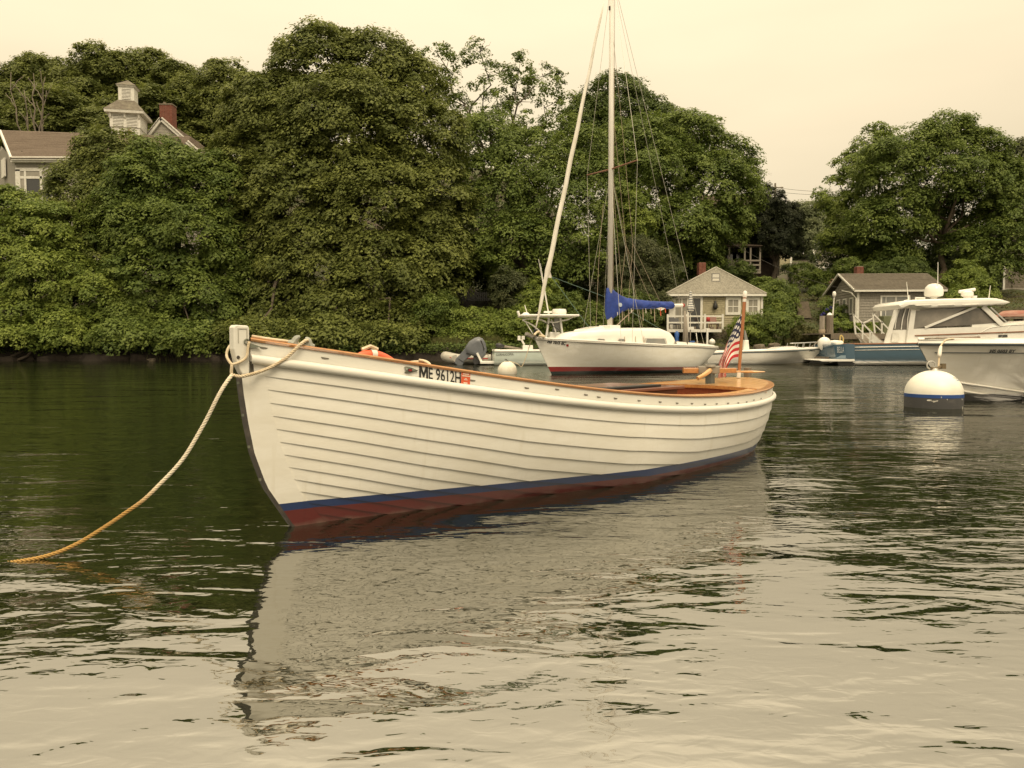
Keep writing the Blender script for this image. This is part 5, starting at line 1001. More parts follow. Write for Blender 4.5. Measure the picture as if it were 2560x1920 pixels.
for x, y in ((X6(38), 0),):                # left gable end, seen at a slant
    mb = MB(); mb.add([(x - .02, 0, gz), (x - .02, -.0, Z6(408)), (x - 3.7, 4, Z6(332)), (x - 7.4, 8, Z6(408)), (x - 7.4, 8, gz)], [(0, 1, 2, 3, 4)]); mb.build('gable_wall', CLAP, bh2)
    m2 = MB(); z = Z6(500); k = 0
    while z < Z6(345):
        f_ = min(1, max(0, (Z6(408) - z) / .001)) if z < Z6(408) else 0; t0 = 0 if z < Z6(408) else (z - Z6(408)) / (Z6(332) - Z6(408)) * .5; t1 = 1 - t0
        a = np.array([x - .03 - 7.38 * t0, 8 * t0, z]); b = np.array([x - .03 - 7.38 * t1, 8 * t1, z]); m2.add([a + [-.03, 0, 0], b + [-.03, 0, 0], b + [0, 0, .13], a + [0, 0, .13]], [(0, 1, 2, 3)]); z += .13
    tag(m2.build('gable_clapboards', CLAP, bh2), kind='stuff')
    mb = MB(); mb.bar((x - .02, -.5, Z6(399)), (x - 3.75, 4, Z6(327, -4)), .16, .2); mb.build('rake_board', TRIM, bh2)
    mb = MB(); mb.bar((x - 2.2, 2.1, Z6(402)), (x - 3.1, 3.1, Z6(402)), .12, 1.5); mb.build('gable_window', TRIM, bh2)
mb = MB(); mb.bx((X6(29, .5), -.55, Z6(404)), (X6(430), -.42, Z6(395))); mb.bx((X6(34), -.42, Z6(408)), (X6(430), -.0, Z6(403.5))); mb.build('eave_board', TRIM, bh2)
roof_courses((X6(27, .5), -.6, Z6(396, .6)), (X6(430), -.6, Z6(396, .6)), (X6(430), 4, Z6(342, -4)), (X6(3, -4), 4, Z6(325.5, -4)), 24, .035, 4).build('roof', ROOFB, bh2)
for px, py in ((49.5, 384), (110, 386)): mb = MB(); p = P6(px, py, -.2); mb.tube([p + [0, .3, -.2], p + [0, .3, .28]], .075, 8); mb.build('vent_pipe', IRON, bh2)
# rear wing gable with chimney
Yw = -7.0; X7 = lambda px: P6(px, 400, Yw)[0]; Z7 = lambda py: P6(75, py, Yw)[2]; y7 = 7.0
mb = MB(); mb.add([(X7(340), y7, Z7(392)), (X7(505), y7, Z7(392)), (X7(407), y7, Z7(302))], [(0, 1, 2)]); mb.build('wing_gable', CLAP, bh2)
s_r = (Z7(302) - Z7(392)) / (X7(505) - X7(407)); s_l = (Z7(302) - Z7(392)) / (X7(407) - X7(340))
tag(clap(X7(340), X7(505), Z7(376), Z7(306), y7 - .02, top=lambda a, b, z: (X7(407) - (Z7(306) - z) / s_l, X7(407) + (Z7(306) - z) / s_r)).build('wing_clapboards', CLAP, bh2), kind='stuff')
for a, b in ((330, 407), (513, 407)):
    mb = MB(); mb.bar((X7(a), y7 - .15, Z7(394)), (X7(b), y7 - .15, Z7(298)), .2, .34); mb.build('rake_board', TRIM, bh2)
mb = MB(); mb.bx((X7(345), y7 - .2, Z7(378)), (X7(500), y7 - .03, Z7(372))); mb.build('cornice', TRIM, bh2)
for a, b in ((330, 407), (513, 407)): roof_courses((X7(a), y7 - .35, Z7(393)), (X7(a), y7 + 8, Z7(393)), (X7(b), y7 + 8, Z7(296)), (X7(b), y7 - .35, Z7(296)), 12, .04).build('roof', ROOFB, bh2)
ch = brick_stack(bh2, X7(389), X7(420.5), y7 + 1.0, y7 + 1.9, Z7(320), P6(404, 262, -8.0)[2], cap=True, seed=3)
mb = MB(); mb.lathe([(.12, 0), (.14, .1), (.10, .14), (.10, .24), (0, .24)], 10, (X7(397), y7 + 1.4, P6(404, 262, -8.0)[2] + .12)); mb.build('chimney_pot', STONE, ch)
# cupola in two tiers
cx_, cy_ = P6(322, 300, -5.5)[0], 5.5; Xc = lambda px: P6(px, 300, -4.6)[0] - P6(322, 300, -4.6)[0]; Zc = lambda py: P6(322, py, -4.6)[2]
cu = bpy.data.objects.new('cupola', None); cu.empty_display_size = .1
mbc = MB(); sq = lambda w, z: [(-w, -w, z), (w, -w, z), (w, w, z), (-w, w, z)]
def frus(mb, levels):
    v = []; 
    for w, z in levels: v += sq(w, z)
    f = [(i * 4 + j, i * 4 + (j + 1) % 4, (i + 1) * 4 + (j + 1) % 4, (i + 1) * 4 + j) for i in range(len(levels) - 1) for j in range(4)] + [(3, 2, 1, 0), tuple(len(v) - 4 + j for j in range(4))]
    mb.add(v, f)
w1 = abs(Xc(366)); a_c = R(12)
def rotc(mb, name, mt, parent=None):
    V = np.vstack(mb.V); c, s = math.cos(a_c), math.sin(a_c); V = np.stack([V[:, 0] * c - V[:, 1] * s + cx_, V[:, 0] * s + V[:, 1] * c + cy_, V[:, 2]], -1); m2 = MB(); m2.add(V, mb.F); return m2.build(name, mt, parent or bh2)
k1 = .80
mb = MB(); frus(mb, [(w1 * .94 * k1, Zc(365)), (w1 * .94 * k1, Zc(322)), (w1 * k1, Zc(320)), (w1 * k1, Zc(288)), (w1 * 1.0 * k1, Zc(281))]); cup = rotc(mb, 'cupola', TRIM)
mb = MB(); frus(mb, [(w1 * 1.27 * k1, Zc(286)), (w1 * 1.30 * k1, Zc(279))]); rotc(mb, 'cornice', TRIM, cup)
w2 = abs(Xc(345)) * .80; mb = MB()
for i in range(7):
    t0, t1 = i / 7, (i + 1) / 7; wa, wb = w1 * 1.30 * k1 + (w2 * 1.02 - w1 * 1.30 * k1) * t0, w1 * 1.30 * k1 + (w2 * 1.02 - w1 * 1.30 * k1) * t1; za, zb = Zc(279) + (Zc(248) - Zc(279)) * t0, Zc(279) + (Zc(248) - Zc(279)) * t1; frus(mb, [(wa + .03, za), (wb + .012, zb)])
rotc(mb, 'cupola_roof', ROOFM, cup)
mb = MB(); frus(mb, [(w2, Zc(250)), (w2, Zc(213))]); rotc(mb, 'belfry', TRIM, cup)
mb = MB(); frus(mb, [(w2 * 1.12, Zc(214)), (w2 * 1.24, Zc(210))]); rotc(mb, 'cornice', TRIM, cup)
mb = MB()
for i in range(5):
    t0, t1 = i / 5, (i + 1) / 5; frus(mb, [(w2 * 1.26 * (1 - t0) + .03, Zc(210) + (Zc(192) - Zc(210)) * t0), (w2 * 1.26 * (1 - t1) + .012, Zc(210) + (Zc(192) - Zc(210)) * t1)])
rotc(mb, 'belfry_roof', ROOFM, cup)
def louvres(x0, x1, z0, z1, d, face, n):
    mb = MB()
    for i in range(n):
        z = z0 + (z1 - z0) * i / n; v = np.array([(x0, -d - .05, z), (x1, -d - .05, z), (x1, -d + .0, z + (z1 - z0) / n * .62), (x0, -d + .0, z + (z1 - z0) / n * .62)])
        if face: v = np.stack([v[:, 1], -v[:, 0], v[:, 2]], -1)
        mb.add(v, [(0, 1, 2, 3)])
    return mb
wk = w1 * k1
for face in (0, 1):
    for sgn in (-1, 1):
        x0, x1 = (.10 * wk, .80 * wk) if sgn > 0 else (-.80 * wk, -.10 * wk)
        mb = MB(); v = np.array([(x0, -wk - .012, Zc(318)), (x1, -wk - .012, Zc(318)), (x1, -wk - .012, Zc(289)), (x0, -wk - .012, Zc(289))]); v = np.stack([v[:, 1], -v[:, 0], v[:, 2]], -1) if face else v
        mb.add(v, [(0, 1, 2, 3)]); rotc(mb, 'louvre_opening', CLAP, cup); tag(rotc(louvres(x0, x1, Zc(318), Zc(289), wk + .01, face, 8), 'louvre', TRIM, cup), kind='stuff')
    tag(rotc(louvres(-.55 * w2, .55 * w2, Zc(245), Zc(217), w2 + .01, face, 8), 'louvre', TRIM, cup), kind='stuff')
    mb = MB(); v = np.array([(-.55 * w2, -w2 - .012, Zc(245)), (.55 * w2, -w2 - .012, Zc(245)), (.55 * w2, -w2 - .012, Zc(217)), (-.55 * w2, -w2 - .012, Zc(217))]); v = np.stack([v[:, 1], -v[:, 0], v[:, 2]], -1) if face else v; mb.add(v, [(0, 1, 2, 3)]); rotc(mb, 'louvre_opening', CLAP, cup)
    for u_ in (-.93, 0, .93):
        mb = MB(); 
        pr = [(wk, Zc(300)), (wk + .10, Zc(296)), (wk + .16, Zc(288)), (wk + .17, Zc(283)), (wk, Zc(283))]; v0 = [(u_ * wk - .07, -d, z) for d, z in pr]
        mb.prism(v0, (.14, 0, 0)); V = np.vstack(mb.V); V = np.stack([V[:, 1], -V[:, 0], V[:, 2]], -1) if face else V; m2 = MB(); m2.add(V, mb.F); rotc(m2, 'bracket', TRIM, cup)
mb = MB(); p = P6(323.5, 340, -2); mb.tube([p + [0, 0, -.5], p + [0, 0, .30]], [.10, .12], 8); mb.lathe([(.26, .28), (.20, .36), (.07, .48), (.03, .58), (0, .6)], 12, p); mb.build('iron_flue', mat('rusty_iron', (.12, .06, .035), .9), bh2)

# ------------------------------------------------------------------ shore things: bank stones, picket fence, steps, car, wires
g = np.random.default_rng(21); stones = [(205, 886, 84), (285, 885, 74), (345, 884, 44), (378, 892, 24), (318, 899, 30), (130, 888, 70), (60, 887, 72), (430, 894, 40), (488, 897, 26), (530, 889, 64), (10, 892, 60)]
sl_ = ['long flat dark stone in the left bank below the olive tree', 'flat dark ledge stone left of the pale pebble', 'squarish dark stone in the middle of the left bank', 'small round pale stone at the water edge of the left bank', 'small low stone at the waterline of the left bank', 'long dark stone under the overhanging left trees', 'dark stone near the fallen branches', 'brown bank stone right of the grass tufts', 'small brown stone close to the bow', 'broad brown stone behind the bow of the launch', 'dark stone at the very left edge of the bank']
def rock_mesh(name, w, d, h, seed, mt):
    g = np.random.default_rng(seed); V = []; ph = np.linspace(0, math.pi, 6); th = np.linspace(0, 2 * math.pi, 10)[:-1]
    V = np.array([[(w / 2 * np.sign(math.cos(t)) * abs(math.cos(t))**.55 * math.sin(p)**.5, d / 2 * np.sign(math.sin(t)) * abs(math.sin(t))**.55 * math.sin(p)**.5, h / 2 * np.sign(math.cos(p)) * abs(math.cos(p))**.6) for t in th] for p in ph]); V += g.normal(size=V.shape) * np.array([w, d, h]) * .035
    mb = MB(); mb.grid(V, closed=True, flip=True); return mb.mesh(name, mt, 40)
for k, (px, py, w) in enumerate(stones):
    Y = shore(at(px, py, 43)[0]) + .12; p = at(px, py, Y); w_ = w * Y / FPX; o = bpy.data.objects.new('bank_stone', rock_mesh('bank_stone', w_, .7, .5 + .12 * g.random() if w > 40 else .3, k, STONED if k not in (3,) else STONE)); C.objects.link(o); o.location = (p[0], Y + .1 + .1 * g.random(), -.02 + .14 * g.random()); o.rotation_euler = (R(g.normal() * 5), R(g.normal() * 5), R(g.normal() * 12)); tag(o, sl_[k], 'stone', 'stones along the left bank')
rk = [(1898, 869, 24, 'square brown boulder behind the flagstaff foot'), (1925, 878, 30, 'flat brown boulder right of the flagstaff'), (1903, 884, 20, 'small boulder below the square one by the flagstaff'), (1935, 866, 26, 'tilted pale boulder under the rose shrubs'), (1968, 874, 40, 'long boulder behind the skiff seat'), (1855, 870, 30, 'boulder half hidden by the flag'), (2005, 876, 36, 'boulder left of the pilings')]
for k, (px, py, w, lab) in enumerate(rk):
    Y = 44.3; p = at(px, py, Y); o = bpy.data.objects.new('boulder', rock_mesh('boulder', w * Y / FPX, .6, .40, 50 + k, STONE)); C.objects.link(o); o.location = p; o.rotation_euler = (0, R(g.normal() * 8), R(g.random() * 40)); tag(o, lab, 'boulder', 'boulders along the cottage shore')
for k, (a, b, lab) in enumerate((((0, 902), (95, 872), 'grey fallen branch lying down the left bank into the water'), ((30, 905), (130, 868), 'second fallen branch, lower and right of the first'))):
    A, B_ = at(*a, 42.4), at(*b, 43.6); mb = MB(); mb.tube(limb_path(A, B_, g, .08, 7), np.linspace(.09, .03, 7), 7); tag(mb.build('fallen_branch', BARK, smooth=True), lab, 'branch')
pf = thing('picket_fence', 'dark picket fence half hidden behind shrubs under the largest maple', 'fence', at(1190, 752, 50.5)); pm = MB(); pm.bx((-.035, -.012, 0), (.035, .012, .55)); pm.add([(-.035, -.012, .55), (.035, -.012, .55), (0, -.012, .61), (-.035, .012, .55), (.035, .012, .55), (0, .012, .61)], [(0, 1, 2), (4, 3, 5), (1, 4, 5, 2), (3, 0, 2, 5)]); pme = pm.mesh('picket', CARBON)
for k in range(26): inst('picket', pme, pf, (-1.45 + k * .125, 0, 0))
mb = MB(); mb.bx((-1.6, .013, .15), (1.8, .05, .20)); mb.bx((-1.6, .013, .42), (1.8, .05, .47)); mb.build('rail', CARBON, pf)
st_t = thing('stone_steps', 'stone garden steps climbing between shrubs right of the gabled cottage', 'steps', gnd(2010, 790, 49.5))
for k in range(7):
    py = 789 - k * 5.9; a, b = at(1994 - k * .2 + (k > 4) * 1, py, 49.5 + k * .28), at(2029 - k * 1.2, py, 49.5 + k * .28); mb = MB(); o_ = np.array(st_t.location); mb.bx(np.array([a[0], a[1], a[2] - .16]) - o_, np.array([b[0], b[1] + .34, b[2]]) - o_); mb.build('step', STONE, st_t)
rp = thing('brick_pile', 'rusty brown stone retaining wall left of the boathouse roof', 'wall', at(2092, 733, 54)); g = np.random.default_rng(2); rme = [rock_mesh('block', .30, .3, .16, 90 + i, mat('rust_stone_%d' % i, c, .95)) for i, c in enumerate(((.10, .055, .035), (.16, .10, .065), (.075, .042, .03)))]
for r_ in range(6):
    for k in range(4): inst('block', rme[int(g.integers(3))], rp, (-.42 + k * .28 + (r_ % 2) * .12, g.normal() * .03, .1 + r_ * .16), g.normal() * .1)
car = thing('parked_car', 'white car parked behind shrubs at the top of the garden', 'car', at(2082, 689, 74)); w = 41 * 74 / FPX
mb = MB(); sec = [(-.84, .28), (-.86, .62), (-.60, .78), (-.42, 1.10), (-.30, 1.17), (.30, 1.17), (.45, 1.08), (.60, .80), (.84, .70), (.86, .28)]; mb.prism([(x * w / 1.72, 0, z * 1.0) for x, z in sec], (0, 2.4, 0)); mb.build('body', GEL, car, bevel=.05)
mb = MB(); mb.add([(-.50 * w / 1.72, -.01, .80), (.50 * w / 1.72, -.01, .82), (.38 * w / 1.72, -.01, 1.08), (-.37 * w / 1.72, -.01, 1.08)], [(0, 1, 2, 3)]); mb.build('window', GLASS, car)
for x in (-.5, .5): 
    mb = MB(); mb.lathe([(0, 0), (.26, 0), (.30, .04), (.30, .16), (0, .2)], 16); o = mb.build('wheel', BLACK, car); o.location = (x * w / 1.72, .03, .28); o.rotation_euler = (R(90), 0, 0)
def cable(name, label, a, b, sag, r, mt=WIRE):
    t = np.linspace(0, 1, 18)[:, None]; P = a + (b - a) * t; P[:, 2] -= 4 * sag * (t * (1 - t))[:, 0]; mb = MB(); mb.tube(P, r, 5); return tag(mb.build(name, mt), label, 'cable')
DW = mat('utility_wire', (.10, .095, .085), .7)
cable('power_line', 'upper overhead power line crossing the gap of sky', at(1930, 467, 96), at(2130, 477, 100), .3, .022, DW); cable('power_line', 'lower overhead power line crossing the gap of sky', at(1925, 477, 96), at(2130, 484, 100), .3, .022, DW)
cable('service_wire', 'pale service wire slanting down across the dark house to the boathouse', at(1793, 583, 56), at(2110, 722, 48.5), .5, .008, DW)
po = thing('utility_pole', 'wooden utility pole top with cross arm above the cedar', 'pole', gnd(1938, 470, 95.5)); p0 = np.array(po.location); z = at(1938, 458, 95.5)[2] - p0[2]
mb = MB(); mb.tube([(0, 0, -.5), (0, 0, z)], [.17, .11], 8); mb.build('pole', GREYW, po); mb = MB(); mb.bx((-.95, -.18, z - .62), (.95, -.10, z - .5)); mb.build('cross_arm', GREYW, po)
for x in (-.8, .1, .8): mb = MB(); mb.lathe([(.05, 0), (.06, .08), (.03, .16), (0, .17)], 8, (x, -.14, z - .5)); mb.build('insulator', TRIM, po)

# ------------------------------------------------------------------ moored boats
def hull_grid(L, B, zb, zm, zs, rake=.7, rake_s=.0, tw=.75, draft=.3, ent=1.7, bil=1.6, flare=.35, nu=29, nz=15, xm=.58):
    """port and starboard skin of a hull: x from the stem head (0) to the stern (L), z up from the water"""
    u = np.r_[np.linspace(0, .15, 7)[:-1], np.linspace(.15, 1, nu - 6)]
    top = np.where(u < xm, 1 - (1 - u / xm)**ent, 1 - (1 - tw) * ((u - xm) / (1 - xm))**2); bt = B / 2 * np.maximum(top, .012)
    zt = zb + (zm - zb) * np.clip(u / xm, 0, 1)**.85; zt = np.where(u > xm, zm + (zs - zm) * ((u - xm) / (1 - xm))**1.5, zt)
    G = np.zeros((len(u), nz, 3)); q = np.linspace(0, 1, nz)
    for i in range(len(u)):
        z = zt[i] - (zt[i] + draft) * q; w = np.clip(u[i] / .55, 0, 1)
        full = np.maximum(1 - q**(1.2 + (bil * 1.6 - .2) * w), 0)**(.95 - .35 * w); vee = (1 - q)**(1 + flare) ; b = bt[i] * (full * (.25 + .75 * w) + vee * (.75 - .75 * w))
        xz = np.clip((zt[i] - z) / (zt[i] + 1e-6), 0, 1.6)
        x = u[i] * L + rake * (1 - u[i])**1.5 * xz - rake_s * u[i]**6 * xz
        G[i] = np.stack([x, -b, z], -1)
    return u, G
def skin(G, name, mt, parent):
    mb = MB(); mb.grid(G, flip=True); M_ = G.copy(); M_[..., 1] *= -1; mb.grid(M_); T = np.vstack([G[-1], M_[-1][::-1]]); mb.add(T, [tuple(range(len(T)))]); return mb.build(name, mt, parent, smooth=38)
def deck_of(G, name, mt, parent, dz=-.02, inn=.02, u0=0, u1=None):
    u1 = u1 or len(G); P = G[u0:u1, 0].copy(); P[:, 2] += dz; P[:, 1] = np.minimum(P[:, 1] + inn, -.004); Q_ = P.copy(); Q_[:, 1] *= -1; c = (P + Q_) / 2; c[:, 2] += .02
    mb = MB(); mb.grid(np.stack([P, c, Q_], 1), flip=False); return mb.build(name, mt, parent, smooth=True)
def gunwale(G, name, mt, parent, r=.03, row=0, out=.0, dz=0, both=True):
    mb = MB()
    for s in ((1, -1) if both else (1,)):
        P = G[:, row].copy(); P[:, 1] = (P[:, 1] - out) * s; P[:, 2] += dz; mb.tube(P, r, 8)
    return mb.build(name, mt, parent, smooth=True)
def side_text(txt, frame, parent, p0, p1, h, G, mt, name, bold=.03, off=.8, lift=.012, shear=0):
    """lettering on the near side, wrapped on the skin grid"""
    V, F = text_verts(txt, h, abs(p1[0] - p0[0]), bold, shear); x = p0[0] + V[:, 0]; z = p0[2] + V[:, 2] + (p1[2] - p0[2]) * V[:, 0] / max(1e-6, p1[0] - p0[0]); y = np.array([skin_y(G, a, b) for a, b in zip(x, z)]) - lift
    mb = MB(); mb.add(np.stack([x, y, z], -1), F); return mb.build(name, mt, parent)
def skin_y(G, x, z):
    ys = []; xs_ = []
    for i in range(len(G)):
        zz = G[i, ::-1, 2]; ys.append(np.interp(z, zz, G[i, ::-1, 1])); xs_.append(np.interp(z, zz, G[i, ::-1, 0]))
    return float(np.interp(x, xs_, ys))
def find_side(F_, G, px, py):
    off = .5
    for _ in range(25): P = F_.loc(px, py, off); off = .5 * off - .5 * skin_y(G, P[0], P[2])
    return F_.loc(px, py, off)
def patch(F_, G, pix, name, mt, parent, lift=.012):
    q = []
    for px, py in pix: P = find_side(F_, G, px, py); P[1] -= lift; q.append(P)
    mb = MB(); mb.add(q, [tuple(range(len(q)))]); return mb.build(name, mt, parent)

# sailboat -----------------------------------------------------------
SF = Frame(on_z(1379, 935.5), 32.6); sb = thing('sailboat', 'white sloop with blue sail cover and red boot stripe, lettered MS 1075 BC', 'sailboat', SF.o, SF.deg)
tip = SF.loc(1336, 847); endp = SF.loc(1791, 870, .5); LS = endp[0] - tip[0]
SG = hull_grid(LS, 2.35, tip[2], .88, endp[2], rake=-tip[0], rake_s=1.0, tw=.50, draft=.35, ent=1.9, bil=1.5, flare=.2)[1]; SG[..., 0] += tip[0]
SPNT = band_mat('sloop_paint', [(.085, (.010, .018, .020), 0), (.235, (.22, .012, .012), .012), (9, (.80, .785, .73), 0)], rough=.25, coat=.2)
skin(SG, 'hull', SPNT, sb); deck_of(SG, 'deck', GEL, sb, -.01); gunwale(SG, 'toe_rail', mat('grey_toe_rail', (.42, .40, .36), .5), sb, .022, 0, .005, -.01)
gunwale(SG + np.array([0, 0, .02]), 'rail_cap', GEL, sb, .03, 0, -.02, .02)
side_text('MS 1075 BC', SF, sb, find_side(SF, SG, 1367, 857.5), find_side(SF, SG, 1412.5, 864), .125, SG, INK, 'registration_lettering', .05, lift=.02)
patch(SF, SG, [(1415, 866), (1420.5, 866.7), (1420.5, 861), (1415, 860.3)], 'sticker', RED, sb, .02)
S_ = lambda px, py, off=0: SF.loc(px, py, off)
def cabin_ring(px_l, pts, off): return
CWD = .72                                     # half width of the cabin trunk
pr = [(1431, 853), (1437, 843), (1447, 834.5), (1462, 831), (1510, 825.5), (1545, 823), (1580, 821.5), (1655, 821), (1668, 826), (1681, 831.5), (1688, 842), (1691, 853.5)]
pp = np.array([S_(x, y, CWD) for x, y in pr]); base = np.interp(pp[:, 0], SG[:, 0, 0], SG[:, 0, 2]) - .02; hbd = -np.interp(pp[:, 0], SG[:, 0, 0], SG[:, 0, 1]) - .12
mb = MB(); G = []
for i in range(len(pp)):
    w = min(CWD, hbd[i]); x, z = pp[i, 0], max(pp[i, 2], base[i] + .005); w2 = w * .84; G.append([(x, -w, base[i]), (x, -w * .97, base[i] + (z - base[i]) * .55), (x, -w * .93, base[i] + (z - base[i]) * .86), (x, -w2, z), (x, -w2 * .5, z + .03), (x, 0, z + .04), (x, w2 * .5, z + .03), (x, w2, z), (x, w * .93, base[i] + (z - base[i]) * .86), (x, w * .97, base[i] + (z - base[i]) * .55), (x, w, base[i])])
mb.grid(np.array(G), flip=True); CAB = mb.build('cabin', GEL, sb, smooth=50)
ctop = lambda x: float(np.interp(x, pp[:, 0], pp[:, 2])) + .03
def cwin(pix, name='window'):
    q = []
    for px, py in pix: P = S_(px, py, CWD + .0); P[1] = -CWD * .985 - .03 + (P[2] - float(np.interp(P[0], pp[:, 0], base))) * .06; q.append(P)
    q = np.array(q); mb = MB(); c = q.mean(0); mb.add(np.vstack([c + (q - c) * 1.18, q + [0, -.006, 0]]), [(i, (i + 1) % len(q), len(q) + (i + 1) % len(q), len(q) + i) for i in range(len(q))]); o = mb.build(name, MATS['grey_toe_rail'], CAB); mb = MB(); mb.add(q + [0, -.004, 0], [tuple(range(len(q)))]); mb.build('pane', GLASSL, o)
cwin([(1496, 853), (1509, 853.6), (1511.5, 850.5), (1509, 847.5), (1496, 846.8), (1494, 849.5)]); cwin([(1547, 855), (1560, 855.7), (1562, 852), (1560, 848), (1548, 847.2), (1545.5, 851)]); cwin([(1613, 858.5), (1664.5, 861), (1660, 847), (1617, 846.5)])
def hatch(x0, x1, w, h, name): mb = MB(); z = (ctop(x0) + ctop(x1)) / 2; mb.bx((x0, -w, z - .06), (x1, w, z + h)); return mb.build(name, GEL, sb, bevel=.02)
xa, xb = S_(1448, 828)[0], S_(1497, 828)[0]; mb = MB(); mb.add([(xa, -.4, ctop(xa) - .05), (xb, -.4, ctop(xb) - .05), (xb, .4, ctop(xb) - .05), (xa, .4, ctop(xa) - .05), (xa + .08, -.36, ctop(xa) + .05), (xb - .1, -.36, ctop(xb) + .09), (xb - .1, .36, ctop(xb) + .09), (xa + .08, .36, ctop(xa) + .05)], [(0, 1, 5, 4), (1, 2, 6, 5), (2, 3, 7, 6), (3, 0, 4, 7), (4, 5, 6, 7)]); mb.build('fore_hatch', GEL, sb, bevel=.03)
hatch(S_(1511, 824)[0], S_(1537, 824)[0], .3, .10, 'mast_step'); hatch(S_(1585, 824)[0], S_(1655, 824)[0], .38, .06, 'slide_hatch')
cx0, cx1 = pp[-1, 0], SG[-1, 0, 0] - .08; mb = MB(); G = []
for x in np.linspace(cx0 - .15, cx1, 8):
    b = -float(np.interp(x, SG[:, 0, 0], SG[:, 0, 1])) * .80; z = float(np.interp(x, SG[:, 0, 0], SG[:, 0, 2])); h = .16 * (1 - .35 * (x - cx0) / (cx1 - cx0)); G.append([(x, -b, z - .03), (x, -b * .96, z + h), (x, -b * .86, z + h + .005), (x, -b * .80, z - .15), (x, b * .8, z - .15), (x, b * .86, z + h + .005), (x, b * .96, z + h), (x, b, z - .03)])
mb.grid(np.array(G), flip=True); mb.add(G[-1], [tuple(range(8))]); mb.build('cockpit_coaming', GEL, sb, smooth=30)
xm_ = S_(1524.5, 812)[0]; zm0 = ctop(xm_) + .08; mzt = 13.2; mb = MB(); mb.tube([(xm_, 0, zm0 - .2), (xm_, 0, 8), (xm_ - .02, 0, mzt)], [.085, .085, .072], 10); mst = mb.build('mast', ALU, sb, smooth=True)
mb = MB(); 
for a in (.045, -.045): mb.tube([(xm_ + .09, a, zm0), (xm_ + .08, a, mzt)], .008, 5)
mb.build('halyard', ROPET, mst)
for px, py in ((1523, 20), (1524, 795)): z = S_(px, py)[2]; mb = MB(); mb.bx((xm_ - .11, -.03, z - .06), (xm_ - .08, .03, z + .06)); mb.build('fitting', IRON, mst)
zsp = S_(1520, 422)[2]; tips = []
for s in (1, -1):
    e = S_(1586, 405, 0) if s > 0 else S_(1458, 423, 0); y = -1.22 if s > 0 else 1.32; E_ = np.array([xm_ + .06, y, zsp + .06]); tips.append(E_); mb = MB(); mb.tube([(xm_, 0, zsp), E_], [.030, .022], 8); mb.build('spreader', TEAK, mst)
mh = np.array([xm_, 0, 12.9]); chain = [np.array([xm_ + .05, s * 1.05, float(np.interp(xm_, SG[:, 0, 0], SG[:, 0, 2]))]) for s in (-1, 1)]
def wire(name, P, r=.006, mt=WIRE, parent=None): mb = MB(); mb.tube(P, r, 5); return mb.build(name, mt, parent or sb)
for E_, c in zip(tips, chain):
    wire('shroud', [mh, E_, c]); 
    for dx in (-.45, .5): wire('lower_shroud', [(xm_, 0, zsp - .08), c + [dx, 0, 0]], .006)
wire('backstay', [mh, (SG[-1, 0, 0] - .05, 0, SG[-1, 0, 2])], .007); wire('topping_lift', [(xm_, 0, 12.8), S_(1700, 758)], .005)
# roller-furled jib on the forestay
fs = S_(1338, 826, 0); ft = S_(1509, 6, 0); a = np.linspace(0, 1, 40)[:, None]; P = fs + (ft - fs) * a; P[:, 0] += .010 * np.sin(a[:, 0] * 34); r_ = np.interp(a[:, 0], [0, .03, .06, .16, .17, .20, .55, .95, 1], [.020, .022, .05, .062, .10, .075, .070, .035, .012]); mb = MB(); mb.tube(P, r_, 9); jb = mb.build('furled_jib', SAILW, sb, smooth=True)
cl = S_(1379, 692, .0); mb = MB(); k = fs + (ft - fs) * .165; mb.add([k + [.02, -.03, .35], k + [.02, .03, .35], cl + [0, 0, .02], cl + [0, 0, -.03], k + [.0, .03, -.1], k + [0, -.03, -.1]], [(0, 2, 1), (1, 2, 3, 4), (0, 5, 3, 2), (5, 4, 3)]); mb.build('clew', SAILW, jb)
wire('jib_sheet', [cl, S_(1472, 818, .9)], .009, GREENL); wire('jib_sheet', [cl, S_(1520, 745, -.4), S_(1655, 825, -.8)], .009, GREENL)
mb = MB(); mb.lathe([(0, -.05), (.10, -.05), (.10, -.035), (.05, -.03), (.05, .03), (.10, .035), (.10, .05), (0, .05)], 14, fs + [.0, 0, -.02]); mb.build('furling_drum', mat('blue_black_drum', (.012, .016, .04), .4), sb, smooth=30)
mb = MB(); t0 = S_(1322, 836); mb.bar(t0, S_(1352, 846) , .10, .05); mb.bar(S_(1316, 834), S_(1330, 842), .16, .09); mb.build('bow_roller', mat('worn_metal', (.30, .28, .25), .5, metal=.4, col2=(.2, .18, .16), scale=12), sb)
mb = MB(); mb.tube(smooth_path([S_(1335, 838, .2), S_(1345, 829, .1), S_(1352, 836, -.1), S_(1360, 842, .3), S_(1348, 840, .1)], 20), .035, 6); mb.build('anchor_warp', ROPEW, sb)
# boom, cover, ties
bz = lambda px, py, off=0: S_(px, py, off); mb = MB(); A, B_ = bz(1526, 768), bz(1708, 763.5); mb.tube([A, B_], .065, 10); bo = mb.build('boom', GEL, sb, smooth=30); mb = MB(); d = (B_ - A) / np.linalg.norm(B_ - A); mb.tube([B_ - d * .05, B_ + d * .02], .068, 10); mb.build('boom_cap', RED, bo)
cols = [(1515.5, 724, 794, .05), (1518, 719.5, 799, .11), (1525, 718.5, 801, .14), (1534, 724, 796, .15), (1543, 732.5, 789, .16), (1552, 738, 782, .18), (1562, 743, 777, .17), (1578, 746.5, 773, .16), (1600, 749.5, 773, .155), (1625, 752, 772, .15), (1650, 753.5, 772, .14), (1668, 754, 772.5, .13), (1680, 754.5, 772, .12), (1684, 758, 768, .06)]
G = []; g = np.random.default_rng(9)
cc = smooth_path(np.array(cols), 44)
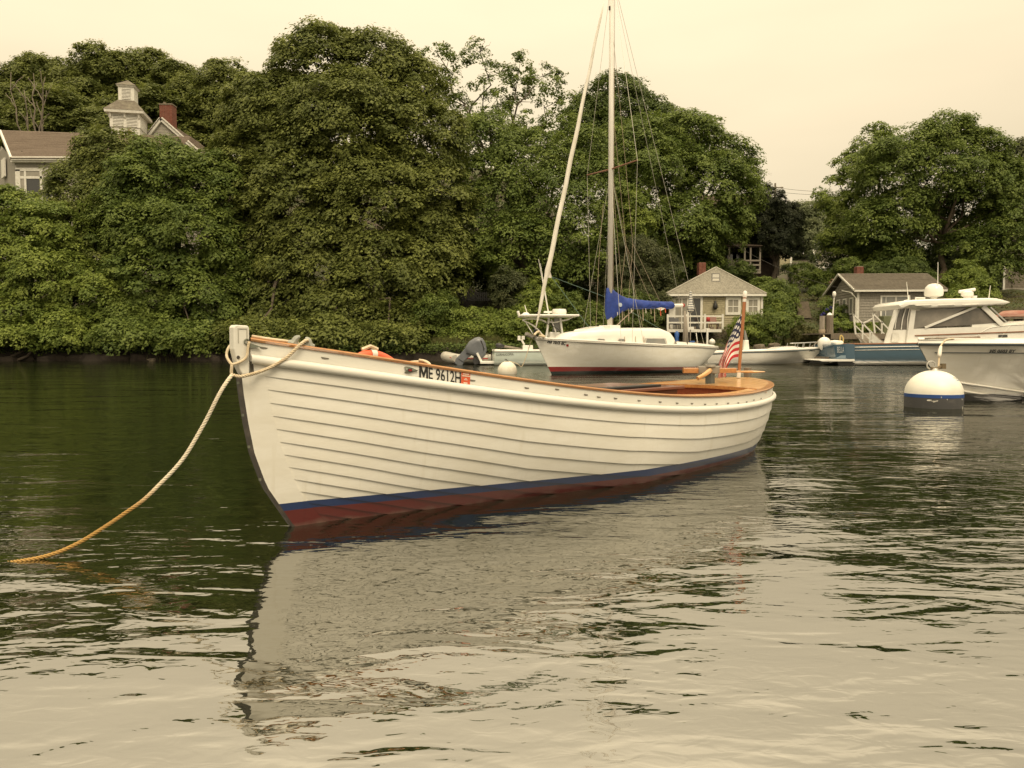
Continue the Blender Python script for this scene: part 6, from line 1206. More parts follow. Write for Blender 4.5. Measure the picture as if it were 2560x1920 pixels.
for px, t_, b_, w in cc:
    p0, p1 = bz(px, t_), bz(px, b_); c = (p0 + p1) / 2; h = (p0[2] - p1[2]) / 2; ring_ = []
    for q in np.linspace(0, 2 * math.pi, 17)[:-1]:
        k = 1 + .13 * math.sin(q * 3 + px * .21) + .11 * math.sin(q * 5 - px * .33) + .05 * math.sin(q * 9 + px * .6) + .02 * g.normal(); ring_.append((c[0], -w * k * .9 * math.cos(q) * (1 - .25 * math.sin(q)), c[2] + h * math.sin(q) * (1 + .03 * math.sin(px * .42))))
    G.append(ring_)
mb = MB(); mb.grid(np.array(G), closed=True); mb.add(G[0], [tuple(range(16))]); mb.add(G[-1], [tuple(range(16))[::-1]]); cv = mb.build('sail_cover', BLUECL, sb, smooth=True)
mb = MB(); p = bz(1550, 762, .17); mb.tube([p + [0, -.03, 0], p + [0, .02, 0]], .065, 16); mb.build('sailmaker_patch', mat('pale_blue_patch', (.45, .52, .62), .7), cv)
for px, l, mt in ((1555, 800, ROPET), (1571, 803, ROPET), (1578, 782, SAILW), (1607, 802, ROPET), (1614, 783, SAILW), (1627, 785, ROPET), (1636, 805, ROPET), (1651, 790, ORANGE), (1663, 782, ORANGE), (1543, 788, SAILW)):
    a, b = bz(px, 771, .12), bz(px + 1, l, .12); mb = MB(); mb.tube([a, (a + b) / 2 + [.02, .02, 0], b], [.012, .017, .012], 5); mb.build('sail_tie', mt, bo)
mb = MB(); mb.add([bz(1640, 771, .1), bz(1652, 776.5, .12), bz(1665, 771, .1), bz(1652, 768, .1)], [(0, 1, 2, 3)]); mb.build('sail_bunt', SAILW, bo)
for o_ in (.06, -.06): wire('boom_vang', [bz(1584, 774, o_), bz(1538, 817, o_)], .016, mat('tan_tackle%d' % (o_ > 0), (.42, .33, .26), .8))
# lazy jacks and running rigging
LJ = [[(1528, 232), (1565, 614)], [(1565, 614), (1550, 742)], [(1565, 614), (1628, 752)], [(1530, 60), (1563, 398), (1582, 610)], [(1582, 610), (1572, 745)], [(1582, 610), (1652, 758)], [(1531, 445), (1553, 700), (1562, 812)], [(1531, 440), (1563, 600), (1606, 818)], [(1508, 510), (1497, 650), (1490, 818)]]
for q in LJ: wire('lazy_jack', [bz(x, y, .05) for x, y in q], .0065, ROPET)
for px in (1561, 1588, 1609): wire('cabin_line', [S_(px, 834, CWD * .9), S_(px + 2, 862, CWD + .10)], .012, ROPET)
# stern lifeline mark
wire('tiller_line', [S_(1692, 852, .4), S_(1717, 864, .8), S_(1745, 854, .3)], .010, ROPET)
ws = SF.loc(1717, 862, .8); mb = MB(); mb.lathe([(.05, 0), (.035, .04), (.045, .10), (0, .105)], 12, ws); mb.build('winch', BRONZE, sb)

# small mooring ball with the sloop's pendant
def ballf(name, label, px, pyb, rpx, prof, mts, n=32):
    Y = on_z(px, pyb)[1]; c = on_z(px, pyb); r = rpx * Y / FPX; t = thing(name, label, 'mooring buoy', (c[0], Y + r, 0)); return t, r
t, r = ballf('mooring_ball', 'small weathered white mooring ball between the launch and the motorboat', 1268, 936, 24.5, 0, 0)
BALLW = mat('stained_ball', (.74, .70, .60), .5, col2=(.55, .44, .30), scale=4, lo=.52, hi=.8)
mb = MB(); mb.lathe([(r * math.sin(a), r * .32 - r * math.cos(a)) for a in np.linspace(0, math.pi, 21)], 32); mb.build('ball', BALLW, t, smooth=True); mb = MB(); mb.lathe([(.07, r * 1.30), (.05, r * 1.36), (.02, r * 1.38), (0, r * 1.38)], 12); mb.tube([(.01, 0, r * 1.36), (-.02, 0, r * 1.5), (-.08, 0, r * 1.53)], .015, 6); mb.build('shackle', IRON, t, smooth=30)
mp = np.array(t.location); P = [mp + [.0, 0, r * 1.37], at(1297, 912, mp[1]), at(1302, 917, mp[1]), at(1312, 900, mp[1] + .1), at(1322, 870, mp[1] + .2), at(1331, 846, SF.o[1] - .3)]; mb = MB(); mb.tube(smooth_path(P, 24), .012, 6); tag(mb.build('mooring_pendant', ROPEW, smooth=True), 'thin pale line from the small mooring ball up to the sloop bow', 'rope')

# centre console motorboat behind the sloop --------------------------
MF = Frame(on_z(1236, 913.5), 4); mo = thing('motorboat', 'pale aqua centre console motorboat with a T top, lettered CORNUCOPIA', 'motorboat', MF.o, MF.deg)
Mq = lambda px, py, off=0: MF.loc(px, py, off); LM_ = 6.9
MG = hull_grid(LM_, 2.35, 1.02, .62, .60, rake=.9, tw=.92, draft=.3, ent=2.0, bil=1.8, flare=.5)[1]; MG[..., 0] = LM_ - MG[..., 0] - .0; MO_ = 1.15
MG = MG[::-1]; MG[..., 1] += 0; MF_off = 1.15
AQ = band_mat('aqua_gelcoat', [(.03, (.45, .45, .40), 0), (9, (.58, .66, .62), 0)], rough=.2, coat=.2); mo.location = MF.o + MF.v * -1.1; MFc = Frame(np.array(mo.location), 4); Mq = lambda px, py, off=0: MFc.loc(px, py, off)
mb = MB(); mb.grid(MG); M2 = MG.copy(); M2[..., 1] *= -1; mb.grid(M2, flip=True); T = np.vstack([MG[0], M2[0][::-1]]); mb.add(T, [tuple(range(len(T)))]); mb.build('hull', AQ, mo, smooth=38)
gunwale(MG, 'gunwale', GEL, mo, .06, 0, -.02, .03); deck_of(MG, 'deck', GEL, mo, -.06, .12); mb = MB(); mb.bx((.02, -1.05, .50), (.28, 1.05, .71)); mb.build('transom_cap', GEL, mo, bevel=.03)
side_text('CORNUCOPIA', MFc, mo, find_side(MFc, MG, 1240, 889.5), find_side(MFc, MG, 1284, 888.5), .105, MG, mat('grey_lettering', (.12, .13, .13), .5), 'name_lettering', .012, lift=.012)
mb = MB(); mb.bx((-.62, -.9, .06), (.02, .9, .17)); mb.build('swim_platform', GEL, mo, bevel=.02); mb = MB(); mb.bar((-.55, -.25, .15), (-.75, -.25, .55), .12, .1); mb.build('platform_bracket', GEL, mo)
p = find_side(MFc, MG, 1251, 909.5); mb = MB(); mb.tube([p + [0, -.012, 0], p + [0, .02, 0]], .028, 10); mb.build('drain', BLACK, mo)
z = lambda py, off=0: Mq(1380, py, off)[2]; x = lambda px, off=0: Mq(px, 830, off)[0]
mb = MB(); mb.bx((x(1298), -.95, z(792.5)), (x(1441), .95, z(787.5))); tt = mb.build('t_top', GEL, mo, bevel=.03)
mb = MB(); mb.lathe([(0, 0), (.27, 0), (.33, .05), (.34, .12), (.33, .2), (.30, .26), (0, .27)], 24, (x(1398), 0, z(787))); mb.build('radome', GEL, tt, smooth=40)
mb = MB(); mb.lathe([(0, 0), (.19, 0), (.19, .03), (.12, .12), (0, .14)], 18, (x(1316), .3, z(787.5))); mb.build('dome', GEL, tt, smooth=40)
mb = MB(); mb.bar((x(1297), -.5, z(793)), (x(1292), -.5, z(779)), .16, .12); mb.build('spreader_light', GEL, tt, bevel=.04); mb = MB(); mb.tube([(x(1319), .3, z(782)), (x(1313), .3, z(762))], .02, 6); mb.build('antenna', GEL, tt)
mb = MB(); mb.bx((x(1358), -.4, z(783)), (x(1377), -.1, z(778.5))); mb.bx((x(1367), -.35, z(788)), (x(1372), -.15, z(783))); mb.build('outrigger_mount', GEL, tt)
for dx, dy in ((0, -.35), (5, -.25)): mb = MB(); mb.tube([(x(1369 + dx * .3), dy, z(786)), (x(1344 + dx), dy, z(650 + dx * 2))], [.022, .012], 7); mb.build('outrigger', GEL, tt)
pipe = lambda pts, off, n, r=.032: (lambda mb: (mb.tube(smooth_path([Mq(a, b, off) for a, b in pts], 14), r, 8), mb.build(n, GEL, mo, smooth=True)))(MB())
for off in (.55, -.55):
    pipe([(1306, 799), (1330, 797), (1352, 799), (1366, 806)], off, 't_top_pipe'); pipe([(1306, 800), (1330, 812), (1352, 832), (1362, 847)], off, 't_top_pipe'); pipe([(1314, 804), (1322, 818), (1332, 834)], off, 't_top_pipe', .024)
    pipe([(1372, 794), (1369, 820), (1364, 850)], off, 't_top_leg', .05); pipe([(1401, 794), (1404, 822), (1409, 852)], off, 't_top_leg', .05); pipe([(1400, 802), (1415, 800), (1427, 795), (1432, 791)], off, 't_top_pipe'); pipe([(1369, 804), (1390, 806), (1405, 801)], off, 't_top_pipe'); pipe([(1378, 798), (1384, 815), (1390, 832)], off, 't_top_pipe', .028)
mb = MB(); mb.prism([(x(1368), -.42, z(880)), (x(1415), -.42, z(880)), (x(1413), -.42, z(842)), (x(1408), -.42, z(832)), (x(1372), -.42, z(830))], (0, .84, 0)); mb.build('console', GEL, mo, bevel=.04)
mb = MB(); mb.add([(x(1378), -.4, z(829)), (x(1404), -.4, z(829)), (x(1399), -.38, z(796)), (x(1383), -.38, z(796))], [(0, 1, 2, 3)]); mb.build('windscreen', GLASSL, mo)
wire('steering_hose', smooth_path([Mq(a, b, .6) for a, b in [(1345, 803), (1375, 812), (1398, 826), (1405, 850)]], 14), .014, IRON, mo)
mb = MB(); mb.bx((x(1306), -.3, z(876)), (x(1331), .3, z(863))); mb.tube([Mq(1311, 862, .2), Mq(1303, 848, .2)], .05, 8); mb.bx((x(1293), -.35, z(851)), (x(1300), -.15, z(840))); mb.bx((x(1303), -.25, z(849)), (x(1311), -.05, z(840))); mb.build('rod_holder_seat', GEL, mo, bevel=.02)
bd = thing('paddle', 'oar with dark blade lying along the motorboat gunwale', 'oar', MFc.o + MFc.u * x(1239) - MFc.v * 0 + np.array([0, 0, z(866)]), MF.deg); mb = MB(); mb.tube([(0, 0, .06), (.15, 0, .05), (.40, 0, .0)], [.07, .12, .06], 8); mb.build('blade', CARBON, bd, smooth=True); mb = MB(); mb.tube([(.38, 0, .0), (1.25, 0, -.12)], [.06, .035], 7); mb.build('shaft', GREYP, bd, smooth=True)
# outboard motor, tilted up
OF = lambda px, py, off=0: Mq(px, py, off); ob = bpy.data.objects.new('outboard_motor', None); C.objects.link(ob); ob.parent = mo; ob['label'] = 'dark grey tilted outboard motor'
def slab(pix, hw, mt, parent, name, bev=.05, off0=0):
    q = [OF(a, b, 0) for a, b in pix]; mb = MB(); mb.prism([p + [0, off0 - hw, 0] for p in q], (0, 2 * hw, 0)); return mb.build(name, mt, parent, bevel=bev)
mb = MB()
cow = [(1164, 884), (1163, 867), (1173, 853), (1187, 844), (1197, 842), (1207, 846), (1214, 858), (1217, 873), (1214, 888), (1206, 897), (1195, 895), (1180, 889), (1172, 887)]
q = np.array([OF(a, b, 0) for a, b in cow]); c = q.mean(0); prf = [(-.27, .55), (-.25, .82), (-.16, .97), (0, 1.0), (.16, .97), (.25, .82), (.27, .55)]; G = np.array([[c + (p - c) * k + [0, y, 0] for p in q] for y, k in prf])
mb.grid(G, closed=True); mb.add(G[0], [tuple(range(len(q)))[::-1]]); mb.add(G[-1], [tuple(range(len(q)))]); mb.build('cowling', GREYCOWL, ob, smooth=50)
slab([(1180, 868), (1163, 870), (1150, 886), (1145, 897), (1158, 906), (1167, 897), (1178, 889)], .13, GREYCOWL, ob, 'midsection', .04); slab([(1150, 886), (1140, 896), (1136, 908), (1145, 914), (1157, 912), (1162, 900)], .09, GREYCOWL, ob, 'lower_unit', .03)
slab([(1141, 886), (1131, 889), (1127, 896), (1134, 903), (1140, 908), (1146, 898)], .03, PVC, ob, 'propeller', .01)
slab([(1191, 862), (1194.5, 861), (1202, 875), (1198, 877)], .003, PVC, ob, 'badge', 0, -.262); slab([(1200, 851), (1204, 852), (1211, 872), (1209, 880), (1206, 868)], .003, BLACK, ob, 'air_vent', 0, -.262)
slab([(1184, 890), (1196, 896), (1206, 900), (1206, 906), (1186, 912), (1182, 904)], .16, CARBON, ob, 'bracket', .02)
# inflatable tender behind the outboard
td = Frame(np.array([at(1165, 908, 36.9)[0], 36.9, 0]), -4); tn = thing('inflatable_dinghy', 'grey inflatable dinghy lying behind the tilted outboard motor', 'dinghy', td.o, td.deg); Tq = lambda px, py: td.loc(px, py, 0)
a0, a1 = Tq(1107, 900)[0], Tq(1224, 900)[0]; mb = MB(); P = smooth_path([(a1, -.62, .22), (a1 * .3, -.65, .22), (a0 * .5, -.62, .25), (a0 + .25, -.35, .33), (a0 + .12, 0, .37), (a0 + .25, .35, .33), (a0 * .5, .62, .25), (a1 * .3, .65, .22), (a1, .62, .22)], 50); mb.tube(P, .225, 12); mb.build('tube', PVC, tn, smooth=True)
mb = MB(); mb.bx((a0 + .5, -.5, .06), (a1 - .1, .5, .12)); mb.build('floor', PVC, tn); mb = MB(); mb.bx((a1 - .18, -.5, .05), (a1 - .10, .5, .48)); mb.build('transom', GREYP, tn); mb = MB(); mb.bx((.1, -.55, .30), (.35, .55, .34)); mb.build('seat', GREYP, tn)
mb = MB(); P = smooth_path([(a1, -.84, .27), (a1 * .3, -.87, .27), (a0 * .5, -.84, .3), (a0 + .18, -.5, .38)], 20); mb.tube(P, .03, 6); mb.build('rub_strake', RED, tn, smooth=True)

# skiff behind the flag ---------------------------------------------
KF0 = on_z(2018, 911.5); KF = Frame(KF0 + [0, .75, 0], 2); sk = thing('skiff', 'white open motor skiff with a round fender on its bow rail, behind the flag', 'motorboat', KF.o, KF.deg); Kq = lambda px, py, off=0: KF.loc(px, py, off)
xb_ = Kq(2059, 868)[0]; xs_ = Kq(1756, 900)[0]; LK = xb_ - xs_; KG = hull_grid(LK, 1.95, Kq(2059, 871)[2], .60, .50, rake=.75, tw=.9, draft=.25, ent=2.0, bil=1.9, flare=.6)[1]; KG[..., 0] = xb_ - KG[..., 0]; KG = KG[::-1]
KP = band_mat('skiff_paint', [(.05, (.50, .47, .38), .0), (.085, (.03, .035, .035), -.045), (9, (.66, .645, .60), 0)], rough=.25, coat=.2)
mb = MB(); mb.grid(KG); M2 = KG.copy(); M2[..., 1] *= -1; mb.grid(M2, flip=True); T = np.vstack([KG[0], M2[0][::-1]]); mb.add(T, [tuple(range(len(T)))]); mb.build('hull', KP, sk, smooth=38)
gunwale(KG, 'rub_rail', mat('slate_rub_rail', (.055, .075, .085), .5), sk, .028, 0, .0, -.02); gunwale(KG, 'gunwale', GEL, sk, .05, 0, -.03, .035); deck_of(KG, 'deck', GEL, sk, -.04, .1)
mb = MB(); x0 = Kq(1932, 870)[0]; 
G = []
for px, h in ((1924, .0), (1930, .10), (1940, .16), (1975, .18), (2000, .09), (2015, .02)):
    X_ = Kq(px, 870)[0]; zt = float(np.interp(X_, KG[:, 0, 0], KG[:, 0, 2])); b = -float(np.interp(X_, KG[:, 0, 0], KG[:, 0, 1])) * .7; G.append([(X_, -b, zt - .05), (X_, -b * .9, zt + h), (X_, b * .9, zt + h), (X_, b, zt - .05)])
mb.grid(np.array(G), flip=True); mb.build('cushioned_seat', GEL, sk, smooth=30)
for s in (1, -1):
    P = [Kq(1975, 858.5, .8 * s), Kq(2010, 857, .68 * s), Kq(2040, 855.5, .4 * s), Kq(2056, 855, .05 * s)]; mb = MB(); mb.tube(smooth_path(P, 14), .022, 7); br = mb.build('bow_rail', STEEL, sk, smooth=True)
    for px in (1982, 2000, 2017, 2032): X_ = Kq(px, 857)[0]; i = np.interp(X_, KG[:, 0, 0], KG[:, 0, 1]); mb = MB(); mb.tube([(X_ - .06, s * i * .95, float(np.interp(X_, KG[:, 0, 0], KG[:, 0, 2]))), (X_, s * i * .93, Kq(px, 857.5, .7)[2])], .016, 6); mb.build('stanchion', STEEL, br)
mb = MB(); mb.prism([Kq(1865, 888, .3), Kq(1874, 877, .3), Kq(1872, 850, .3), Kq(1862, 850, .3), Kq(1858, 884, .3)], (0, .6, 0)); mb.build('console', GEL, sk, bevel=.03); mb = MB(); mb.add([Kq(1861, 850, .3), Kq(1870, 850, .3), Kq(1864, 826, .28), Kq(1861, 826, .28)], [(0, 1, 2, 3)]); mb.build('windscreen', GLASSL, sk)
fd = thing('fender', 'round white fender hanging at the skiff bow rail', 'fender', KF.o + KF.u * Kq(2053, 858)[0] + [0, -.35, Kq(2053, 860)[2]]); mb = MB(); mb.lathe([(.29 * math.sin(a) * (1 - .1 * math.cos(a)), -.33 * math.cos(a)) for a in np.linspace(0, math.pi, 15)], 20); o = mb.build('ball', GEL, fd, smooth=True); mb = MB(); mb.tube([(0, 0, .32), (-.02, .05, .42)], .03, 6); mb.build('eye', ROPEW, fd)
t = Kq(1800, 890); mb = MB(); mb.bx(Kq(1789, 896, .3), Kq(1793, 878, -.3)); mb.bx(Kq(1802, 896, .3), Kq(1806, 878, -.3)); mb.bx(Kq(1787, 879, .3), Kq(1808, 875, -.3)); mb.build('leaning_seat', GEL, sk); mb = MB(); mb.bx(Kq(1793.5, 891, .2), Kq(1801.5, 880, -.2)); mb.build('blue_cushion', mat('pale_blue_vinyl', (.25, .42, .55), .5), sk)
tv_, tf_ = text_verts('MS', .07, .30, .03); p = find_side(KF, KG, 2022, 878.5); mb = MB(); mb.add(tv_ + p + [0, -.015, 0], tf_); mb.build('registration_lettering', INK, sk)

# blue cabin cruiser ------------------------------------------------
CF0 = on_z(2137, 913.5); CF = Frame(CF0 + [0, 1.5, 0], -1.5); cr = thing('cabin_cruiser', 'blue hulled cabin cruiser with white hardtop, radar and satellite dome', 'motorboat', CF.o, CF.deg); Cq = lambda px, py, off=1.5: CF.loc(px, py, off)
LC = 11.5; CG = hull_grid(LC, 3.1, 1.45, 1.0, .93, rake=1.2, tw=.93, draft=.4, ent=2.2, bil=2.2, flare=.6, xm=.5)[1]; CG[..., 0] = LC - CG[..., 0]; CG = CG[::-1]
CBL = (.052, .105, .155); CP = band_mat('cruiser_paint', [(.045, (.010, .014, .016), 0), (.085, (.70, .68, .62), 0), (.115, (.03, .045, .06), 0), (.165, (.70, .68, .62), 0), (9, CBL, 0)], rough=.15, coat=.5)
mb = MB(); mb.grid(CG); M2 = CG.copy(); M2[..., 1] *= -1; mb.grid(M2, flip=True); T = np.vstack([CG[0], M2[0][::-1]]); mb.add(T, [tuple(range(len(T)))]); mb.build('hull', CP, cr, smooth=38)
gunwale(CG, 'toe_rail', TEAK, cr, .028, 0, .0, .01)
for dz_, r_ in ((-.13, .024), (-.26, .012)): P = CG[:, 0].copy(); P[:, 2] += dz_; P[:, 1] -= .012; mb = MB(); mb.tube(P, r_, 6); mb.build('cove_stripe', GEL, cr, smooth=True)
deck_of(CG, 'deck', GEL, cr, -.03, .1)
# transom, angled towards us, with its name
TRB = mat('transom_blue', CBL, .12, coat=.5); ta, tb = Cq(2136.5, 862), Cq(2083, 861, 1.3); mb = MB(); G = []
for py0, py1, zf_ in ((861, 861.5, 0), (870, 870, .3), (885, 884, .7), (897, 893, 1)): G.append([Cq(2136.8, py0), Cq(2120, py0 - 1.5 * (1 - zf_) - 1, 1.52), Cq(2100, py1 - .5, 1.45), Cq(2084 + 5 * zf_, py1, 1.3)])
G = np.array(G); mb.grid(G); B2 = G.copy(); B2[..., 1] = 1.2; mb.add(np.vstack([G[0, ::-1], [(ta[0], 1.2, ta[2]), (tb[0] + .1, 1.2, tb[2])]]), [(0, 1, 2, 3, 4, 5)]); mb.grid(np.stack([G[:, -1], B2[:, -1]], 1), flip=True); trn = mb.build('transom', TRB, cr, smooth=60)
tv_, tf_ = text_verts('BELLA', .26, .30, .005); mb = MB(); p = Cq(2091.5, 881.5, 1.46); mb.add(tv_ + p + [0, -.06, 0], tf_); mb.build('name_lettering', mat('silver_lettering', (.42, .45, .46), .3, metal=.3), trn)
mb = MB(); mb.prism([Cq(2090, 897, 1.5), Cq(2103, 888.5, 1.5), Cq(2137, 888, 1.5), Cq(2137, 898, 1.5)], (0, .8, 0)); mb.build('transom_step', mat('pale_blue_gelcoat', (.22, .30, .36), .2, coat=.3), trn)
mb = MB(); mb.prism([Cq(2047, 901, 1.5), Cq(2053, 898.5, 1.5), Cq(2137, 898, 1.5), Cq(2137, 904, 1.5), Cq(2055, 904, 1.5)], (0, 2.4, 0)); mb.build('swim_platform', GEL, cr, bevel=.02)
mb = MB(); mb.prism([Cq(2092, 904, 1.35), Cq(2137, 904, 1.35), Cq(2137, 914, 1.35), Cq(2098, 914, 1.35)], (0, 2.0, -.2)); mb.build('underbody', BLACK, cr)
# house
WC = 1.15; H_ = lambda px, py, off=WC: CF.loc(px, py, off)
def cpoly(pix, name, mt, off=WC, dy=.0, th=None, parent=None, bev=0):
    q = [H_(a, b, off) + [0, dy, 0] for a, b in pix]; mb = MB()
    if th: mb.prism(q, (0, th, 0))
    else: mb.add(q, [tuple(range(len(q)))])
    return mb.build(name, mt, parent or cr, bevel=bev)
cpoly([(2211, 860), (2222, 860), (2246, 774), (2238, 774)], 'aft_frame', GEL, th=.12)
cpoly([(2211, 860), (2222, 860), (2246, 774), (2238, 774)], 'aft_frame', GEL, off=-WC + .12, th=.12)
cpoly([(2222, 860), (2231, 825), (2272, 825), (2268, 860)], 'cockpit_bulkhead', GEL, th=.08, off=WC - .12); cpoly([(2228, 855), (2231, 831), (2246, 831), (2248, 855)], 'locker_door', TRIM, off=WC - .09, dy=-.02)
wp = mat('smoked_window', (.15, .14, .12), .06, spec=.9, col2=(.29, .26, .22), scale=.9); wpd = mat('smoked_window_dark', (.085, .078, .068), .05, spec=.9, col2=(.19, .165, .135), scale=1.1)  # smoked glass with tan reflections painted into its colour
cpoly([(2231, 824), (2238, 790), (2246, 771), (2276, 771), (2270, 824)], 'aft_window', wpd, off=WC - .14)
for a, b, c, d in ((2237, 822, 2249, 771), (2253, 824, 2264, 772), (2268, 824, 2274, 772)): mb = MB(); mb.tube(smooth_path([H_(a, b, WC - .1), H_((a + c) / 2 - 2, (b + d) / 2, WC - .1), H_(c, d, WC - .1)], 8), .022, 6); mb.build('curtain_zip', GEL, cr)
cpoly([(2266, 860), (2270, 826), (2278, 776), (2290, 776), (2284, 822), (2500, 815), (2560, 806), (2600, 806), (2600, 870), (2280, 866)], 'cabin_side', GEL, th=.10)
cpoly([(2285, 820), (2290, 776), (2418, 769), (2325, 817)], 'side_window', wp, dy=.05); cpoly([(2325, 817.5), (2450, 769), (2464, 769), (2497, 809.5)], 'side_window', wpd, dy=.06)
mb = MB(); mb.bar(H_(2312, 819) + [0, -.01, 0], H_(2440, 767) + [0, -.01, 0], .06, .10); mb.build('window_strut', GEL, cr); mb = MB(); mb.bar(H_(2457, 766) + [0, -.01, 0], H_(2505, 812) + [0, -.01, 0], .06, .20); mb.build('window_pillar', GEL, cr)
mb = MB(); mb.add([H_(2474, 768, 1.0), H_(2517, 808, 1.0), H_(2519, 806, -1.0), H_(2476, 766, -1.0)], [(0, 1, 2, 3)]); mb.build('windscreen', wpd, cr); mb = MB(); mb.bar(H_(2476, 768, 1.02), H_(2519, 808, 1.02), .05, .06); mb.build('windscreen_frame', STEEL, cr)
mb = MB(); mb.prism([H_(2290, 822, -WC + .1), H_(2500, 815, -WC + .1), H_(2460, 770, -WC + .1), H_(2300, 774, -WC + .1)], (0, .02, 0)); mb.build('far_window', wp, cr)
mb = MB(); mb.bx(H_(2330, 858, .5), H_(2440, 822, -.6)); mb.build('saloon_seat', mat('tan_upholstery', (.20, .16, .12), .7), cr)
cpoly([(2430, 812), (2520, 806), (2600, 800), (2600, 840), (2430, 840)], 'fore_cabin', GEL, off=WC - .05, th=2.1)
for a, b, c, d in ((2495.5, 843.5, 2518.5, 836.5), (2436, 845.5, 2449, 841)): mb = MB(); q = [H_(a, b), H_(c, b - .5), H_(c - .5, d), H_(a, d + .5)]; mb.add([p + [0, -.02, 0] for p in q], [(0, 1, 2, 3)]); mb.build('portlight', GLASS, cr)
for (a, b), (c, d) in (((2287, 839), (2560, 829)), ((2340, 845), (2450, 843))): mb = MB(); mb.bar(H_(a, b) + [0, -.02, 0], H_(c, d) + [0, -.02, 0], .03, .05); mb.build('trim_line', TEAK, cr)
# hardtop with visor
pr = [(2213, 766), (2218, 760), (2227, 756.5), (2238, 754.5), (2260, 752.5), (2330, 750.5), (2430, 749), (2450, 750), (2466, 753.5), (2477, 758), (2477.5, 761), (2470, 764.5), (2440, 767), (2370, 771), (2290, 774), (2277, 773.5), (2266, 770), (2254, 764), (2246, 762), (2236, 764), (2229, 770), (2222, 776), (2216, 775)]
q = np.array([H_(a, b, 0) for a, b in pr]); ys_ = [-1.38, -1.36, -1.25, 0, 1.25, 1.36, 1.38]; G = []
for y, k, dz_ in zip(ys_, (.0, .6, 1, 1, 1, .6, .0), (0, 0, 0, .06, 0, 0, 0)):
    c_z = (np.array(q)[:, 2]); zc_ = np.interp(q[:, 0], [q[0, 0], q[10, 0]], [q[0, 2] - .05, q[10, 2] + .02]); G.append(np.stack([q[:, 0], 0 * q[:, 0] + y, zc_ + (c_z - zc_) * (.35 + .65 * k) + dz_ * 0], -1))
mb = MB(); mb.grid(np.array(G), closed=True); mb.add(G[0], [tuple(range(len(q)))[::-1]]); mb.add(G[-1], [tuple(range(len(q)))]); ht = mb.build('hardtop', GEL, cr, smooth=40)
for a in (2309, 2367, 2428): p0, p1 = H_(a - 20, 764 - (a - 2309) * .012, 1.42), H_(a + 20, 762.5 - (a - 2309) * .012, 1.42); mb = MB(); mb.tube([p0 + [0, .03, 0], p0 + [.05, -.01, 0], p1 + [-.05, -.01, 0], p1 + [0, .03, 0]], .022, 6); mb.build('grab_rail', TRIM, ht)
zr = H_(2330, 750, 0)[2]; p = H_(2334, 745, 0); mb = MB(); mb.lathe([(0, 0), (.15, 0), (.12, .12), (.20, .16), (.37, .20), (.40, .28), (.40, .45), (.36, .60), (.25, .72), (.1, .775), (0, .78)], 24, (p[0], 0, zr - .02)); sd_ = mb.build('satellite_dome', GEL, ht, smooth=40)
p = H_(2418, 731, 0); mb = MB(); mb.lathe([(0, 0), (.18, 0), (.15, .14), (.26, .20), (.26, .34), (.16, .42), (0, .43)], 16, (p[0], 0, zr)); rd = mb.build('radar_pedestal', GEL, ht, smooth=40); mb = MB(); a, b = H_(2397, 729.5, .0), H_(2438, 723.5, .0); mb.tube([a, a + (b - a) * .02, a + (b - a) * .98, b], [.05, .075, .075, .05], 10); mb.build('radar_array', GEL, rd, smooth=40)
p = H_(2440, 741, 0); mb = MB(); mb.lathe([(0, 0), (.08, 0), (.08, .10), (.15, .13), (.15, .22), (0, .23)], 16, (p[0], .2, zr - .02)); mb.build('gps_dome', GEL, ht, smooth=40)
for a, b, c, d in ((2271, 752, 2266.5, 705), (2471, 755, 2476, 714), (2344, 740, 2345, 655)): mb = MB(); mb.tube([H_(a, b, .3), H_(c, d, .3)], [.022, .012], 6); mb.build('antenna', GEL, ht)
mb = MB(); mb.bar(H_(2288, 744.5, .5), H_(2312, 745, .5), .04, .06); mb.bar(H_(2290, 751, .5), H_(2289, 744, .5), .04, .04); mb.bar(H_(2311, 751, .5), H_(2312, 743, .5), .04, .04); mb.build('roof_rack', GEL, ht)
mb = MB(); mb.tube([H_(2260, 752, .5), H_(2272, 749, .5), H_(2272.5, 738, .5)], .02, 6); mb.build('roof_horn', GEL, ht)
mb = MB(); mb.tube(smooth_path([H_(2436, 846), H_(2452, 832), H_(2472, 821), H_(2510, 814.5), H_(2560, 811), H_(2620, 809)], 22), .024, 7); br = mb.build('bow_rail', GEL, cr, smooth=True)
for a, b, c, d in ((2501, 845, 2526, 814),): mb = MB(); mb.tube([H_(a, b), H_(c, d)], .022, 6); mb.build('stanchion', GEL, br)
cc_ = thing('white_cover', 'white bundled cover on the dock beside the cruiser transom', 'cover', at(2088, 862, 36.6)); mb = MB(); mb.lathe([(.0, 0), (.28, .02), (.33, .12), (.27, .22), (0, .25)], 12); o = mb.build('bundle', WHITE, cc_, smooth=True); o.scale = (1.2, .8, .9); mb = MB(); mb.tube(smooth_path([(.34, 0, .0), (.36, 0, .35), (.26, 0, .46), (.22, 0, .3), (.28, 0, .1)], 14), .03, 7); mb.build('handle', mat('straw_yellow', (.45, .34, .12), .6), cc_)

